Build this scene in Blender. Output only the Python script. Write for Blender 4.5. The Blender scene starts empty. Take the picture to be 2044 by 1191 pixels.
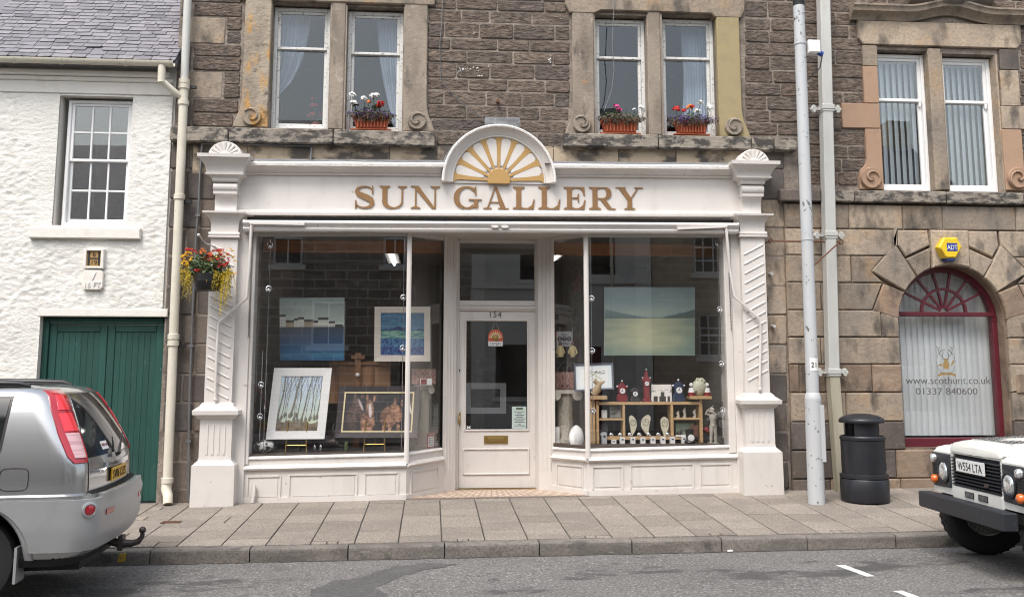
import bpy, math, random
from mathutils import Vector, Matrix, noise
R = math.radians
random.seed(7)
SC = bpy.context.scene
COL = SC.collection

# ------------------------------------------------------------------ camera
FPX, PW, PH, PCY = 1900.0, 2044.0, 1191.0, 486.4
CAMP = Vector((0.0, -12.4, 1.62)); YAW = R(4.8); PIT = math.atan(0.136)
cd = bpy.data.cameras.new('camera'); cam = bpy.data.objects.new('camera', cd); COL.objects.link(cam)
cd.sensor_width = 36.0; cd.lens = FPX / PW * 36.0; cd.shift_y = (PCY - PH / 2) / PW; cd.clip_start = 0.05; cd.clip_end = 2000
cam.location = CAMP; cam.rotation_euler = (math.pi / 2 + PIT, 0, -YAW)
SC.camera = cam

# ------------------------------------------------------------------ light: overcast day
SUN_EL, SUN_AZ = R(58), R(-150)          # azimuth measured from +Y towards +X: behind the camera, to its left
w = bpy.data.worlds.new('World'); SC.world = w; w.use_nodes = True
nt = w.node_tree; nt.nodes.clear()
sky = nt.nodes.new('ShaderNodeTexSky'); sky.sky_type = 'NISHITA'; sky.sun_disc = False
sky.sun_elevation = SUN_EL; sky.sun_rotation = SUN_AZ; sky.air_density = 1.6; sky.dust_density = 4.0; sky.ozone_density = 1.0
hs = nt.nodes.new('ShaderNodeHueSaturation'); hs.inputs['Saturation'].default_value = 0.55
bg = nt.nodes.new('ShaderNodeBackground'); bg.inputs['Strength'].default_value = 0.15
wo = nt.nodes.new('ShaderNodeOutputWorld')
nt.links.new(sky.outputs[0], hs.inputs['Color']); nt.links.new(hs.outputs[0], bg.inputs['Color']); nt.links.new(bg.outputs[0], wo.inputs[0])
sl = bpy.data.lights.new('sun', 'SUN'); sl.energy = 1.25; sl.angle = R(22); sl.color = (1.0, 0.965, 0.92)
sun = bpy.data.objects.new('sun', sl); COL.objects.link(sun)
sdir = Vector((math.sin(SUN_AZ) * math.cos(SUN_EL), math.cos(SUN_AZ) * math.cos(SUN_EL), math.sin(SUN_EL)))
sun.rotation_euler = (-sdir).to_track_quat('-Z', 'Y').to_euler(); sun.location = (0, -6, 12)
SC.view_settings.view_transform = 'Standard'; SC.view_settings.look = 'None'
SC.view_settings.gamma = 1.0; SC.view_settings.use_curve_mapping = False
SC.view_settings.exposure = 0.92
SC.render.engine = 'CYCLES'
try:
    SC.cycles.use_denoising = True; SC.cycles.filter_width = 1.1; SC.cycles.max_bounces = 10; SC.cycles.transparent_max_bounces = 24
    SC.cycles.caustics_reflective = False; SC.cycles.caustics_refractive = False; SC.cycles.sample_clamp_indirect = 6
except Exception: pass

# ------------------------------------------------------------------ survey helpers: a sighting in the photo, at a known depth, gives metres
_f = Vector((math.sin(YAW) * math.cos(PIT), math.cos(YAW) * math.cos(PIT), math.sin(PIT)))
_r = Vector((math.cos(YAW), -math.sin(YAW), 0)); _u = _r.cross(_f)
def ray(px, py): return _f + _r * ((px - PW / 2) / FPX) + _u * (-(py - PCY) / FPX)
def U(px, py, Y=0.0):
    d = ray(px, py); return CAMP + d * ((Y - CAMP.y) / d.y)
def GZ(px, py, z=0.0):
    d = ray(px, py); return CAMP + d * ((z - CAMP.z) / d.z)
def X(px, py, Y=0.0): return U(px, py, Y).x
def Z(px, py, Y=0.0): return U(px, py, Y).z
def pz(x, y=0.0):      # pavement height: rises gently to the right, falls to the kerb
    return 0.05 + 0.010 * x + min(y, 0.0) * (0.0435 + 0.0015 * x)
KY = -2.60             # front of kerb
def rz(x, y=-3.0):     # road height with a little camber
    return pz(x, KY) - 0.133 + 0.012 * min(max(KY - y, 0), 2.6)

# ------------------------------------------------------------------ materials
def _mapvec(n, l, off, seed, scale):
    g = n.new('ShaderNodeNewGeometry'); v = g.outputs['Position']
    if off:
        oi = n.new('ShaderNodeObjectInfo'); m = n.new('ShaderNodeVectorMath'); m.operation = 'SCALE'
        m.inputs[0].default_value = (37.0, 53.0, 29.0); l.new(oi.outputs['Random'], m.inputs['Scale'])
        a = n.new('ShaderNodeVectorMath'); a.operation = 'ADD'; l.new(v, a.inputs[0]); l.new(m.outputs[0], a.inputs[1]); v = a.outputs[0]
    mp = n.new('ShaderNodeMapping'); mp.inputs['Location'].default_value = (seed * 3.7, seed * 1.9, seed * 5.3)
    mp.inputs['Scale'].default_value = scale if isinstance(scale, tuple) else (scale,) * 3
    l.new(v, mp.inputs['Vector']); return mp.outputs[0]
def mat(name, col, rough=0.6, metal=0.0, rnd=0.0, layers=(), bump=(), coat=0.0, off=False, spec=0.5, emit=None, attr=None, rndcol=None):
    m = bpy.data.materials.new(name); m.use_nodes = True; t = m.node_tree; n = t.nodes; l = t.links
    b = n['Principled BSDF']; b.inputs['Roughness'].default_value = rough; b.inputs['Metallic'].default_value = metal
    b.inputs['Specular IOR Level'].default_value = spec
    if coat: b.inputs['Coat Weight'].default_value = coat; b.inputs['Coat Roughness'].default_value = 0.05
    rgb = n.new('ShaderNodeRGB'); rgb.outputs[0].default_value = (*col, 1); c = rgb.outputs[0]
    if attr:
        at = n.new('ShaderNodeAttribute'); at.attribute_name = attr; c = at.outputs['Color']
    if rndcol:
        oi = n.new('ShaderNodeObjectInfo'); cr = n.new('ShaderNodeValToRGB'); el = cr.color_ramp.elements
        while len(el) < len(rndcol): el.new(0.5)
        for i, k in enumerate(rndcol): el[i].position = i / (len(rndcol) - 1); el[i].color = (*k, 1)
        l.new(oi.outputs['Random'], cr.inputs[0]); c = cr.outputs[0]
    rr = None
    for i, ly in enumerate(layers):
        no = n.new('ShaderNodeTexNoise'); no.inputs['Detail'].default_value = ly.get('d', 5); no.inputs['Roughness'].default_value = ly.get('ro', 0.55)
        no.inputs['Scale'].default_value = 1.0
        if ly.get('dist'): no.inputs['Distortion'].default_value = ly['dist']
        l.new(_mapvec(n, l, off, ly.get('seed', i + 1), ly['s']), no.inputs['Vector'])
        mr = n.new('ShaderNodeMapRange'); mr.inputs['From Min'].default_value = ly['lo']; mr.inputs['From Max'].default_value = ly['hi']
        mr.inputs['To Max'].default_value = ly.get('a', 1.0); l.new(no.outputs['Fac'], mr.inputs['Value'])
        mx = n.new('ShaderNodeMix'); mx.data_type = 'RGBA'; mx.clamp_factor = True
        if ly.get('mul'): mx.blend_type = 'MULTIPLY'
        l.new(mr.outputs[0], mx.inputs['Factor']); l.new(c, mx.inputs['A']); mx.inputs['B'].default_value = (*ly['c'], 1); c = mx.outputs['Result']
        if 'r' in ly:
            mf = n.new('ShaderNodeMix'); l.new(mr.outputs[0], mf.inputs['Factor'])
            if rr is None: mf.inputs['A'].default_value = rough
            else: l.new(rr, mf.inputs['A'])
            mf.inputs['B'].default_value = ly['r']; rr = mf.outputs['Result']
    if rnd:
        oi = n.new('ShaderNodeObjectInfo'); mr = n.new('ShaderNodeMapRange'); mr.inputs['To Min'].default_value = 1 - rnd; mr.inputs['To Max'].default_value = 1 + rnd
        l.new(oi.outputs['Random'], mr.inputs['Value']); h = n.new('ShaderNodeHueSaturation'); l.new(mr.outputs[0], h.inputs['Value']); l.new(c, h.inputs['Color']); c = h.outputs[0]
    l.new(c, b.inputs['Base Color'])
    if rr is not None: l.new(rr, b.inputs['Roughness'])
    nrm = None
    for i, (s, d, st, di) in enumerate(bump):
        no = n.new('ShaderNodeTexNoise'); no.inputs['Scale'].default_value = 1.0; no.inputs['Detail'].default_value = d; no.inputs['Roughness'].default_value = 0.6
        l.new(_mapvec(n, l, off, i + 11, s), no.inputs['Vector'])
        bp = n.new('ShaderNodeBump'); bp.inputs['Strength'].default_value = st; bp.inputs['Distance'].default_value = di
        l.new(no.outputs['Fac'], bp.inputs['Height'])
        if nrm is not None: l.new(nrm, bp.inputs['Normal'])
        nrm = bp.outputs[0]
    if nrm is not None: l.new(nrm, b.inputs['Normal'])
    if emit:
        b.inputs['Emission Color'].default_value = (*emit[0], 1); b.inputs['Emission Strength'].default_value = emit[1]
    return m
def glass_mat(name, tint=(1, 1, 1), ior=1.5, rough=0.0, wav=0.0):
    m = bpy.data.materials.new(name); m.use_nodes = True; t = m.node_tree; n = t.nodes; l = t.links; n.clear()
    o = n.new('ShaderNodeOutputMaterial'); mx = n.new('ShaderNodeMixShader'); tr = n.new('ShaderNodeBsdfTransparent'); gl = n.new('ShaderNodeBsdfGlossy')
    tr.inputs[0].default_value = (*tint, 1); gl.inputs['Roughness'].default_value = rough; gl.inputs['Color'].default_value = (1, 1, 1, 1)
    fr = n.new('ShaderNodeFresnel'); g = n.new('ShaderNodeNewGeometry'); mf = n.new('ShaderNodeMix')
    l.new(g.outputs['Backfacing'], mf.inputs['Factor']); mf.inputs['A'].default_value = ior; mf.inputs['B'].default_value = 1 / ior
    l.new(mf.outputs['Result'], fr.inputs['IOR'])
    if wav:
        no = n.new('ShaderNodeTexNoise'); no.inputs['Scale'].default_value = 1.3; no.inputs['Detail'].default_value = 1; l.new(g.outputs['Position'], no.inputs['Vector'])
        bp = n.new('ShaderNodeBump'); bp.inputs['Strength'].default_value = wav; bp.inputs['Distance'].default_value = 0.02; l.new(no.outputs['Fac'], bp.inputs['Height']); l.new(bp.outputs[0], gl.inputs['Normal'])
    l.new(fr.outputs[0], mx.inputs[0]); l.new(tr.outputs[0], mx.inputs[1]); l.new(gl.outputs[0], mx.inputs[2]); l.new(mx.outputs[0], o.inputs[0])
    return m
def sr(r, g, b):      # sRGB bytes -> linear
    return tuple(((v / 255) / 12.92 if v / 255 <= .04045 else ((v / 255 + .055) / 1.055) ** 2.4) for v in (r, g, b))

D_ = dict
M = {}
SOOT = (0.045, 0.04, 0.036)
M['brown'] = mat('brown_rubble', (.12, .09, .075), .92, off=True, rndcol=[(.100, .076, .062), (.132, .098, .077), (.165, .122, .093), (.082, .068, .061), (.185, .138, .104), (.12, .089, .071), (.15, .109, .082), (.105, .083, .07), (.16, .11, .08)],
    layers=[D_(s=(7, 7, 11), lo=.42, hi=.68, c=(.22, .18, .15), a=.5), D_(s=(13, 13, 26), lo=.46, hi=.60, c=(.04, .033, .03), a=.62, d=6), D_(s=2.2, lo=.55, hi=.75, c=(.06, .051, .048), a=.5), D_(s=6, lo=.69, hi=.74, c=(.42, .38, .33), a=.5)],
    bump=[((13, 13, 30), 6, .8, .045), ((6, 6, 13), 4, .7, .045)])
M['mortar'] = mat('lime_mortar', (.29, .245, .205), .95, layers=[D_(s=5, lo=.4, hi=.65, c=(.13, .105, .09), a=.9), D_(s=22, lo=.5, hi=.7, c=(.16, .13, .11), a=.7)], bump=[(30, 6, .8, .02)])
M['ashlar'] = mat('tan_ashlar', (.35, .28, .21), .85, off=True, rnd=.24,
    layers=[D_(s=(2.2, 2.2, 1.2), lo=.42, hi=.72, c=(.2, .165, .135), a=.85), D_(s=3, lo=.56, hi=.74, c=(.40, .25, .13), a=.6), D_(s=(4, 4, 1.8), lo=.53, hi=.68, c=SOOT, a=.85, seed=9, d=7), D_(s=24, lo=.45, hi=.7, c=(.16, .13, .1), a=.5, d=3), D_(s=1.1, lo=.5, hi=.7, c=(.23, .2, .175), a=.7)],
    bump=[(9, 6, .5, .03), (26, 4, .4, .015)])
M['sooty'] = mat('sooty_ashlar', (.14, .115, .10), .88, off=True, rndcol=[(.10, .082, .073), (.15, .125, .108), (.19, .15, .12), (.11, .095, .09), (.16, .125, .1), (.09, .078, .072)],
    layers=[D_(s=(3, 3, 2), lo=.45, hi=.75, c=(.045, .04, .038), a=.85), D_(s=7, lo=.6, hi=.75, c=(.26, .22, .18), a=.6), D_(s=40, lo=.45, hi=.7, c=(.07, .06, .052), a=.5)],
    bump=[(12, 6, .5, .02), (70, 4, .4, .008)])
M['band'] = mat('stained_band_stone', (.45, .36, .26), .85, off=True, rnd=.08,
    layers=[D_(s=(2.2, 2.2, 4), lo=.47, hi=.58, c=(.06, .054, .05), a=.92, d=7), D_(s=(5, 5, 3), lo=.55, hi=.8, c=(.25, .18, .12), a=.7)], bump=[(20, 6, .4, .015)])
M['sill'] = mat('peeling_sill_stone', (.27, .235, .195), .8, off=True,
    layers=[D_(s=(4, 4, 9), lo=.44, hi=.54, c=(.022, .021, .021), a=.9, ro=.7, d=8), D_(s=12, lo=.55, hi=.7, c=(.4, .36, .3), a=.6), D_(s=(3, 3, 3), lo=.5, hi=.8, c=(.14, .115, .095), a=.8)], bump=[((10, 10, 26), 6, .6, .02)])
M['margin'] = mat('window_margin_stone', (.30, .25, .20), .85, off=True, rnd=.1,
    layers=[D_(s=(3, 3, 1.4), lo=.42, hi=.7, c=(.16, .13, .105), a=.9), D_(s=(7, 7, 3), lo=.58, hi=.72, c=(.06, .052, .046), a=.75), D_(s=5, lo=.66, hi=.76, c=(.45, .22, .07), a=.6), D_(s=9, lo=.6, hi=.7, c=(.45, .40, .33), a=.5)], bump=[(18, 7, .6, .02)])
M['rustmargin'] = mat('rust_streaked_margin', (.34, .285, .22), .85, layers=[D_(s=(3, 3, 1.4), lo=.42, hi=.7, c=(.19, .155, .125), a=.9), D_(s=(6, 6, 2.4), lo=.52, hi=.62, c=(.46, .25, .07), a=.85, d=7), D_(s=7, lo=.6, hi=.7, c=(.07, .06, .05), a=.7)], bump=[(14, 7, .7, .03)])
M['ochre'] = mat('ochre_patched_margin', (.32, .26, .14), .85, layers=[D_(s=8, lo=.4, hi=.7, c=(.27, .215, .125), a=.7)], bump=[(30, 5, .25, .01)])
M['redsand'] = mat('red_sandstone', (.36, .235, .16), .85, off=True, rnd=.06, layers=[D_(s=(3, 3, 6), lo=.4, hi=.75, c=(.32, .2, .135), a=.8), D_(s=5, lo=.62, hi=.78, c=(.19, .13, .095), a=.6)], bump=[(30, 5, .25, .01)])
M['rust_ashlar'] = mat('rust_toned_ashlar', (.27, .20, .145), .85, off=True, rnd=.18, layers=[D_(s=(2, 2, 4), lo=.4, hi=.7, c=(.17, .115, .085), a=.85), D_(s=4, lo=.55, hi=.7, c=(.31, .205, .13), a=.55), D_(s=(3.5, 3.5, 1.8), lo=.52, hi=.68, c=SOOT, a=.85, d=7)], bump=[(10, 6, .6, .03)])
M['white'] = mat('shopfront_white_gloss', (.64, .605, .575), .4, layers=[D_(s=2, lo=.4, hi=.75, c=(.575, .54, .51), a=.8), D_(s=(7, 7, 1.6), lo=.55, hi=.75, c=(.49, .455, .42), a=.45), D_(s=14, lo=.68, hi=.73, c=(.36, .32, .28), a=.85, d=7)], bump=[((7, 7, 3), 3, .2, .012), ((30, 30, 8), 3, .12, .006)])
M['white_worn'] = mat('thick_weathered_white', (.74, .71, .68), .5, layers=[D_(s=(14, 14, 50), lo=.55, hi=.7, c=(.45, .43, .41), a=.7)], bump=[(45, 5, .8, .012)])
M['lead'] = mat('lead_flashing', (.22, .225, .235), .6, layers=[D_(s=(4, 4, 20), lo=.45, hi=.65, c=(.10, .10, .105), a=.8), D_(s=15, lo=.6, hi=.75, c=(.55, .55, .55), a=.6)], bump=[(10, 4, .4, .02)])
M['gold'] = mat('gold_paint', (.44, .27, .095), .5, metal=.15, layers=[D_(s=25, lo=.45, hi=.7, c=(.37, .22, .075), a=.6)])
M['bronze'] = mat('bronze_lettering', (.27, .15, .065), .42, metal=.25, layers=[D_(s=12, lo=.4, hi=.7, c=(.22, .12, .05), a=.6)])
M['harl'] = mat('white_house_limewash', (.72, .705, .665), .9, layers=[D_(s=1.5, lo=.45, hi=.75, c=(.63, .615, .57), a=.8), D_(s=(4, 4, .9), lo=.57, hi=.75, c=(.5, .475, .43), a=.6), D_(s=(14, 14, 22), lo=.62, hi=.75, c=(.47, .455, .42), a=.6, d=6)], bump=[((14, 14, 24), 7, .5, .035)])
M['smooth'] = mat('white_house_smooth_margin', (.73, .70, .655), .85, layers=[D_(s=(6, 6, 2), lo=.55, hi=.78, c=(.58, .54, .48), a=.6)], bump=[(12, 6, .3, .02)])
M['slate'] = mat('roof_slate', (.15, .14, .155), .55, off=True, rndcol=[(.13, .12, .135), (.19, .18, .195), (.23, .215, .23), (.165, .155, .172), (.21, .20, .22), (.11, .105, .118)],
    layers=[D_(s=(9, 9, 9), lo=.5, hi=.7, c=(.09, .085, .09), a=.7), D_(s=22, lo=.62, hi=.72, c=(.3, .29, .28), a=.5)], bump=[(24, 6, .5, .01)])
M['cream'] = mat('cream_gutter_paint', (.62, .58, .49), .5, layers=[D_(s=(6, 6, 3), lo=.5, hi=.75, c=(.47, .42, .33), a=.7), D_(s=30, lo=.68, hi=.74, c=(.16, .09, .05), a=.8)], bump=[(30, 4, .2, .01)])
M['upvc'] = mat('window_white', (.78, .78, .78), .35)
M['oldsash'] = mat('weathered_sash_paint', (.62, .62, .6), .6, layers=[D_(s=(20, 20, 30), lo=.56, hi=.66, c=(.27, .25, .23), a=.85, d=8)], bump=[(40, 5, .4, .006)])
M['green'] = mat('green_door_paint', (.012, .062, .05), .5, rnd=.12, layers=[D_(s=(25, 25, 2), lo=.45, hi=.75, c=(.02, .085, .068), a=.7), D_(s=(12, 12, 5), lo=.685, hi=.72, c=(.25, .30, .27), a=.8, d=8), D_(s=(3, 3, .8), lo=.6, hi=.75, c=(.035, .07, .06), a=.7), D_(s=3, lo=.5, hi=.8, c=(.008, .045, .037), a=.6)], bump=[((25, 25, 3), 5, .3, .008)])
M['asphalt'] = mat('worn_asphalt', (.165, .158, .152), .88,
    layers=[D_(s=.7, lo=.42, hi=.7, c=(.125, .12, .116), a=.9), D_(s=38, lo=.44, hi=.60, c=(.075, .071, .068), a=.85, d=3), D_(s=46, lo=.58, hi=.68, c=(.36, .35, .33), a=.85, d=2, seed=6), D_(s=(.55, 1.1, 1), lo=.56, hi=.60, c=(.055, .053, .053), a=.85, d=10, ro=.7, r=.65, seed=3), D_(s=(5, 9, 3), lo=.61, hi=.66, c=(.06, .057, .055), a=.7, d=8, ro=.7, seed=8), D_(s=(14, 14, 5), lo=.71, hi=.73, c=(.03, .03, .03), a=.9, d=2, seed=12)],
    bump=[(40, 4, .8, .012), (4, 3, .25, .03)])
M['slab'] = mat('paving_slab', (.25, .215, .18), .9, off=True, rnd=.17, layers=[D_(s=42, lo=.42, hi=.60, c=(.155, .135, .118), a=.75, d=3), D_(s=58, lo=.56, hi=.68, c=(.40, .365, .325), a=.75, d=2), D_(s=2.0, lo=.45, hi=.75, c=(.175, .153, .135), a=.75), D_(s=7, lo=.66, hi=.74, c=(.10, .088, .08), a=.6, d=6), D_(s=14, lo=.73, hi=.75, c=(.07, .062, .056), a=.8, d=2)], bump=[(45, 3, .6, .01)])
M['slabjoint'] = mat('pavement_bedding', (.05, .045, .038), .95, layers=[D_(s=20, lo=.5, hi=.7, c=(.10, .09, .07), a=.6)])
M['kerb'] = mat('kerb_stone', (.20, .18, .16), .85, off=True, rnd=.1, layers=[D_(s=(2, 2, 6), lo=.42, hi=.7, c=(.10, .09, .083), a=.85), D_(s=40, lo=.45, hi=.62, c=(.10, .088, .08), a=.6, d=3), D_(s=4, lo=.58, hi=.68, c=(.06, .055, .052), a=.75, d=8), D_(s=(3, 3, 9), lo=.66, hi=.72, c=(.33, .31, .29), a=.5)], bump=[(35, 5, .6, .012)])
M['roadpaint'] = mat('road_paint', (.62, .61, .58), .8, layers=[D_(s=60, lo=.55, hi=.66, c=(.25, .24, .23), a=.8)])
M['yellowpaint'] = mat('yellow_road_paint', (.5, .33, .05), .8, layers=[D_(s=40, lo=.5, hi=.62, c=(.15, .13, .11), a=.9)])
M['grass'] = mat('open_ground', (.09, .1, .06), .95)
M['glass'] = glass_mat('window_glass', ior=1.58); M['glassdg'] = glass_mat('double_glazing', tint=(.9, .92, .93), ior=1.95, wav=.03); M['glassplate'] = glass_mat('shop_plate_glass', ior=1.72, wav=.02)
M['glassold'] = glass_mat('old_window_glass', tint=(.80, .84, .88), ior=1.60, wav=.08)
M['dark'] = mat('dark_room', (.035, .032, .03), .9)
M['roomwall'] = mat('shop_wall', (.16, .145, .13), .9)
M['iron'] = mat('grey_metal_pipe', (.13, .135, .14), .55, metal=.3, layers=[D_(s=20, lo=.5, hi=.7, c=(.22, .2, .18), a=.5)])
M['black'] = mat('black_plastic', (.012, .012, .014), .4)
M['blackmatt'] = mat('black_matt', (.010, .010, .011), .75)
M['rust'] = mat('rusty_iron', (.13, .055, .03), .85, bump=[(60, 4, .4, .004)])
M['galv'] = mat('chipped_white_post', (.47, .485, .50), .5, layers=[D_(s=(16, 16, 12), lo=.625, hi=.655, c=(.09, .085, .08), a=.9, d=6), D_(s=(2, 2, 1), lo=.45, hi=.75, c=(.42, .43, .44), a=.7)], bump=[(40, 4, .15, .005)])
M['pipegrey'] = mat('pale_grey_downpipe', (.50, .50, .475), .55, layers=[D_(s=(6, 6, 2), lo=.5, hi=.75, c=(.4, .39, .35), a=.6), D_(s=30, lo=.69, hi=.75, c=(.2, .12, .07), a=.7)])
M['pipecream'] = mat('stained_cream_downpipe', (.40, .37, .285), .6, layers=[D_(s=(8, 8, 2), lo=.45, hi=.75, c=(.28, .25, .17), a=.8)])
M['curtain'] = mat('net_curtain', (.60, .61, .64), .9)
M['blind'] = mat('vertical_blind', (.60, .64, .66), .85, rnd=.05)
M['maroon'] = mat('maroon_paint', (.10, .012, .022), .4, layers=[D_(s=12, lo=.5, hi=.75, c=(.13, .02, .03), a=.6)])
M['terra'] = mat('terracotta_plastic', (.42, .095, .035), .6, layers=[D_(s=20, lo=.5, hi=.75, c=(.33, .08, .03), a=.5)])
M['soil'] = mat('potting_soil', (.03, .02, .014), .95)
def leafm(n, c): return mat(n, c, .6, layers=[D_(s=30, lo=.35, hi=.7, c=tuple(k * .45 for k in c), a=.8)])
M['leaf'] = leafm('green_leaf', (.075, .115, .035)); M['leafbrown'] = leafm('dry_trailing_leaf', (.10, .075, .05)); M['leafyel'] = leafm('yellow_trailing_leaf', (.50, .36, .015))
M['fred'] = leafm('red_petal', (.60, .02, .015)); M['fwhite'] = mat('white_petal', (.8, .8, .78), .7); M['fpink'] = mat('pink_petal', (.72, .07, .28), .7)
M['fpurp'] = mat('violet_petal', (.10, .05, .28), .7); M['fyel'] = mat('yellow_petal', (.75, .42, .02), .7); M['forange'] = mat('orange_petal', (.65, .17, .02), .7)
M['pine'] = mat('pine_wood', (.52, .35, .18), .6, layers=[D_(s=(3, 30, 30), lo=.4, hi=.7, c=(.42, .26, .12), a=.7)])
M['beam'] = mat('orange_stained_beam', (.33, .14, .05), .6, layers=[D_(s=(2, 20, 40), lo=.45, hi=.7, c=(.24, .1, .035), a=.8)])
M['wood'] = mat('brown_easel_wood', (.24, .115, .05), .6, layers=[D_(s=(30, 30, 4), lo=.4, hi=.7, c=(.15, .07, .03), a=.7)])
M['brass'] = mat('aged_brass', (.42, .29, .10), .35, metal=.9)
M['chrome'] = mat('chrome', (.75, .76, .78), .12, metal=1.0)
M['paint'] = mat('painted_canvas', (.5, .5, .5), .55, attr='Col')
M['framewhite'] = mat('pale_picture_frame', (.70, .70, .69), .5)
M['framecream'] = mat('cream_picture_frame', (.70, .64, .56), .55, layers=[D_(s=30, lo=.5, hi=.7, c=(.6, .54, .45), a=.6)])
M['framedark'] = mat('dark_picture_frame', (.03, .022, .025), .5)
M['card'] = mat('white_card', (.75, .75, .74), .8)
M['ink'] = mat('black_ink', (.02, .02, .022), .8)
M['red'] = mat('red_gloss', (.20, .012, .016), .4); M['blue'] = mat('blue_gloss', (.018, .035, .085), .4)
M['cast'] = mat('cast_dark_metal', (.06, .05, .048), .45, metal=.5)
M['stoneware'] = mat('grey_stoneware', (.42, .39, .34), .8, bump=[(40, 4, .4, .01)])

# ------------------------------------------------------------------ mesh builder and scene helpers
ORG = {}
def link(name, mesh, parent=None, m=None):
    o = bpy.data.objects.new(name, mesh); COL.objects.link(o)
    if m is not None and mesh is not None and not mesh.materials: mesh.materials.append(m)
    if parent is not None: o.parent = parent; ORG[o] = ORG.get(parent, Vector())
    return o
def thing(name, label, cat, loc=(0, 0, 0), rz_=0.0, group=None, local=False):
    o = bpy.data.objects.new(name, None); COL.objects.link(o); o.location = loc; o.rotation_euler = (0, 0, rz_)
    o.empty_display_size = .1
    o['label'] = label; o['category'] = cat
    if group: o['group'] = group
    ORG[o] = Vector() if local else Vector(loc)
    return o
def tag(o, label, cat, group=None):
    o['label'] = label; o['category'] = cat
    if group: o['group'] = group
    return o
def struct(o): o['kind'] = 'structure'; return o
def inset(poly, d):
    n = len(poly); out = []
    ar = sum(poly[i][0] * poly[(i + 1) % n][1] - poly[(i + 1) % n][0] * poly[i][1] for i in range(n)); s = 1 if ar > 0 else -1
    for i in range(n):
        p0, p1, p2 = poly[i - 1], poly[i], poly[(i + 1) % n]
        a = Vector((p1[0] - p0[0], p1[1] - p0[1])); b = Vector((p2[0] - p1[0], p2[1] - p1[1]))
        if a.length < 1e-9 or b.length < 1e-9: out.append(p1); continue
        a.normalize(); b.normalize(); na = Vector((-a.y, a.x)) * s; nb = Vector((-b.y, b.x)) * s
        k = na + nb; den = 1 + na.dot(nb)
        if den < .2: den = .2
        k = k / den; out.append((p1[0] + k.x * d, p1[1] + k.y * d))
    return out
class MB:
    def __init__(s): s.v = []; s.f = []; s.sm = False
    def quad(s, a, b, c, d):
        i = len(s.v); s.v += [tuple(a), tuple(b), tuple(c), tuple(d)]; s.f.append((i, i + 1, i + 2, i + 3)); return s
    def poly(s, pts): i = len(s.v); s.v += [tuple(p) for p in pts]; s.f.append(tuple(range(i, i + len(pts)))); return s
    def hexa(s, p):      # 8 corners: 4 of one end, 4 of the other
        i = len(s.v); s.v += [tuple(q) for q in p]
        s.f += [tuple(i + k for k in f) for f in ((3, 2, 1, 0), (4, 5, 6, 7), (0, 1, 5, 4), (1, 2, 6, 5), (2, 3, 7, 6), (3, 0, 4, 7))]; return s
    def box(s, x0, x1, y0, y1, z0, z1):
        return s.hexa([(x0, y0, z0), (x1, y0, z0), (x1, y1, z0), (x0, y1, z0), (x0, y0, z1), (x1, y0, z1), (x1, y1, z1), (x0, y1, z1)])
    def bbox(s, x0, x1, y0, y1, z0, z1, c=.006):      # box with chamfered front edges (front = y0)
        s.block([(x0, z0), (x1, z0), (x1, z1), (x0, z1)], y0, y1, c); return s
    def loft(s, rings, cap=True, closed=True):
        n = len(rings[0]); i0 = len(s.v)
        for r_ in rings: s.v += [tuple(p) for p in r_]
        for k in range(len(rings) - 1):
            for j in range(n if closed else n - 1):
                a = i0 + k * n + j; b = i0 + k * n + (j + 1) % n; s.f.append((a, b, b + n, a + n))
        if cap and closed: s.f.append(tuple(i0 + j for j in range(n))[::-1]); s.f.append(tuple(i0 + (len(rings) - 1) * n + j for j in range(n)))
        return s
    def block(s, poly, y0, y1, c=.006):      # polygon in x,z standing at y0 (front), with a chamfer
        if c > 0: return s.loft([[(x, y1, z) for x, z in poly], [(x, y0 + c, z) for x, z in poly], [(x, y0, z) for x, z in inset(poly, c)]])
        return s.loft([[(x, y1, z) for x, z in poly], [(x, y0, z) for x, z in poly]])
    def tube(s, pts, r, n=8, cap=True):
        pts = [Vector(p) for p in pts]; rings = []; rs = r if isinstance(r, (list, tuple)) else [r] * len(pts); up = None
        for i, p in enumerate(pts):
            t = (pts[min(i + 1, len(pts) - 1)] - pts[max(i - 1, 0)]).normalized()
            if up is None:
                up = Vector((0, 0, 1)) if abs(t.z) < .9 else Vector((0, 1, 0))
            a = t.cross(up)
            if a.length < 1e-6: a = t.cross(Vector((1, 0, 0)))
            a.normalize(); b = a.cross(t).normalized(); up = b
            k = 1.0
            if 0 < i < len(pts) - 1:
                c0 = (pts[i] - pts[i - 1]).normalized().dot(t); k = 1 / max(c0, .5)
            rings.append([p + (a * math.cos(2 * math.pi * j / n) + b * math.sin(2 * math.pi * j / n)) * rs[i] * (1 if k < 1.02 else 1.0) for j in range(n)])
        return s.loft(rings, cap)
    def lathe(s, prof, c=(0, 0, 0), n=20, axis='z'):
        rings = []
        for r_, h in prof:
            ring = []
            for j in range(n):
                a = 2 * math.pi * j / n; p = (r_ * math.cos(a), r_ * math.sin(a), h)
                if axis == 'y': p = (p[0], p[2], p[1])
                elif axis == 'x': p = (p[2], p[0], p[1])
                ring.append((p[0] + c[0], p[1] + c[1], p[2] + c[2]))
            rings.append(ring)
        return s.loft(rings)
    def ball(s, c, r, n=8, k=6, sq=(1, 1, 1)):
        rings = []
        for i in range(k + 1):
            t = math.pi * (i / k) ; rr = max(math.sin(t), .02) * r
            rings.append([(c[0] + sq[0] * rr * math.cos(2 * math.pi * j / n), c[1] + sq[1] * rr * math.sin(2 * math.pi * j / n), c[2] - sq[2] * r * math.cos(t)) for j in range(n)])
        return s.loft(rings)
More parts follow.
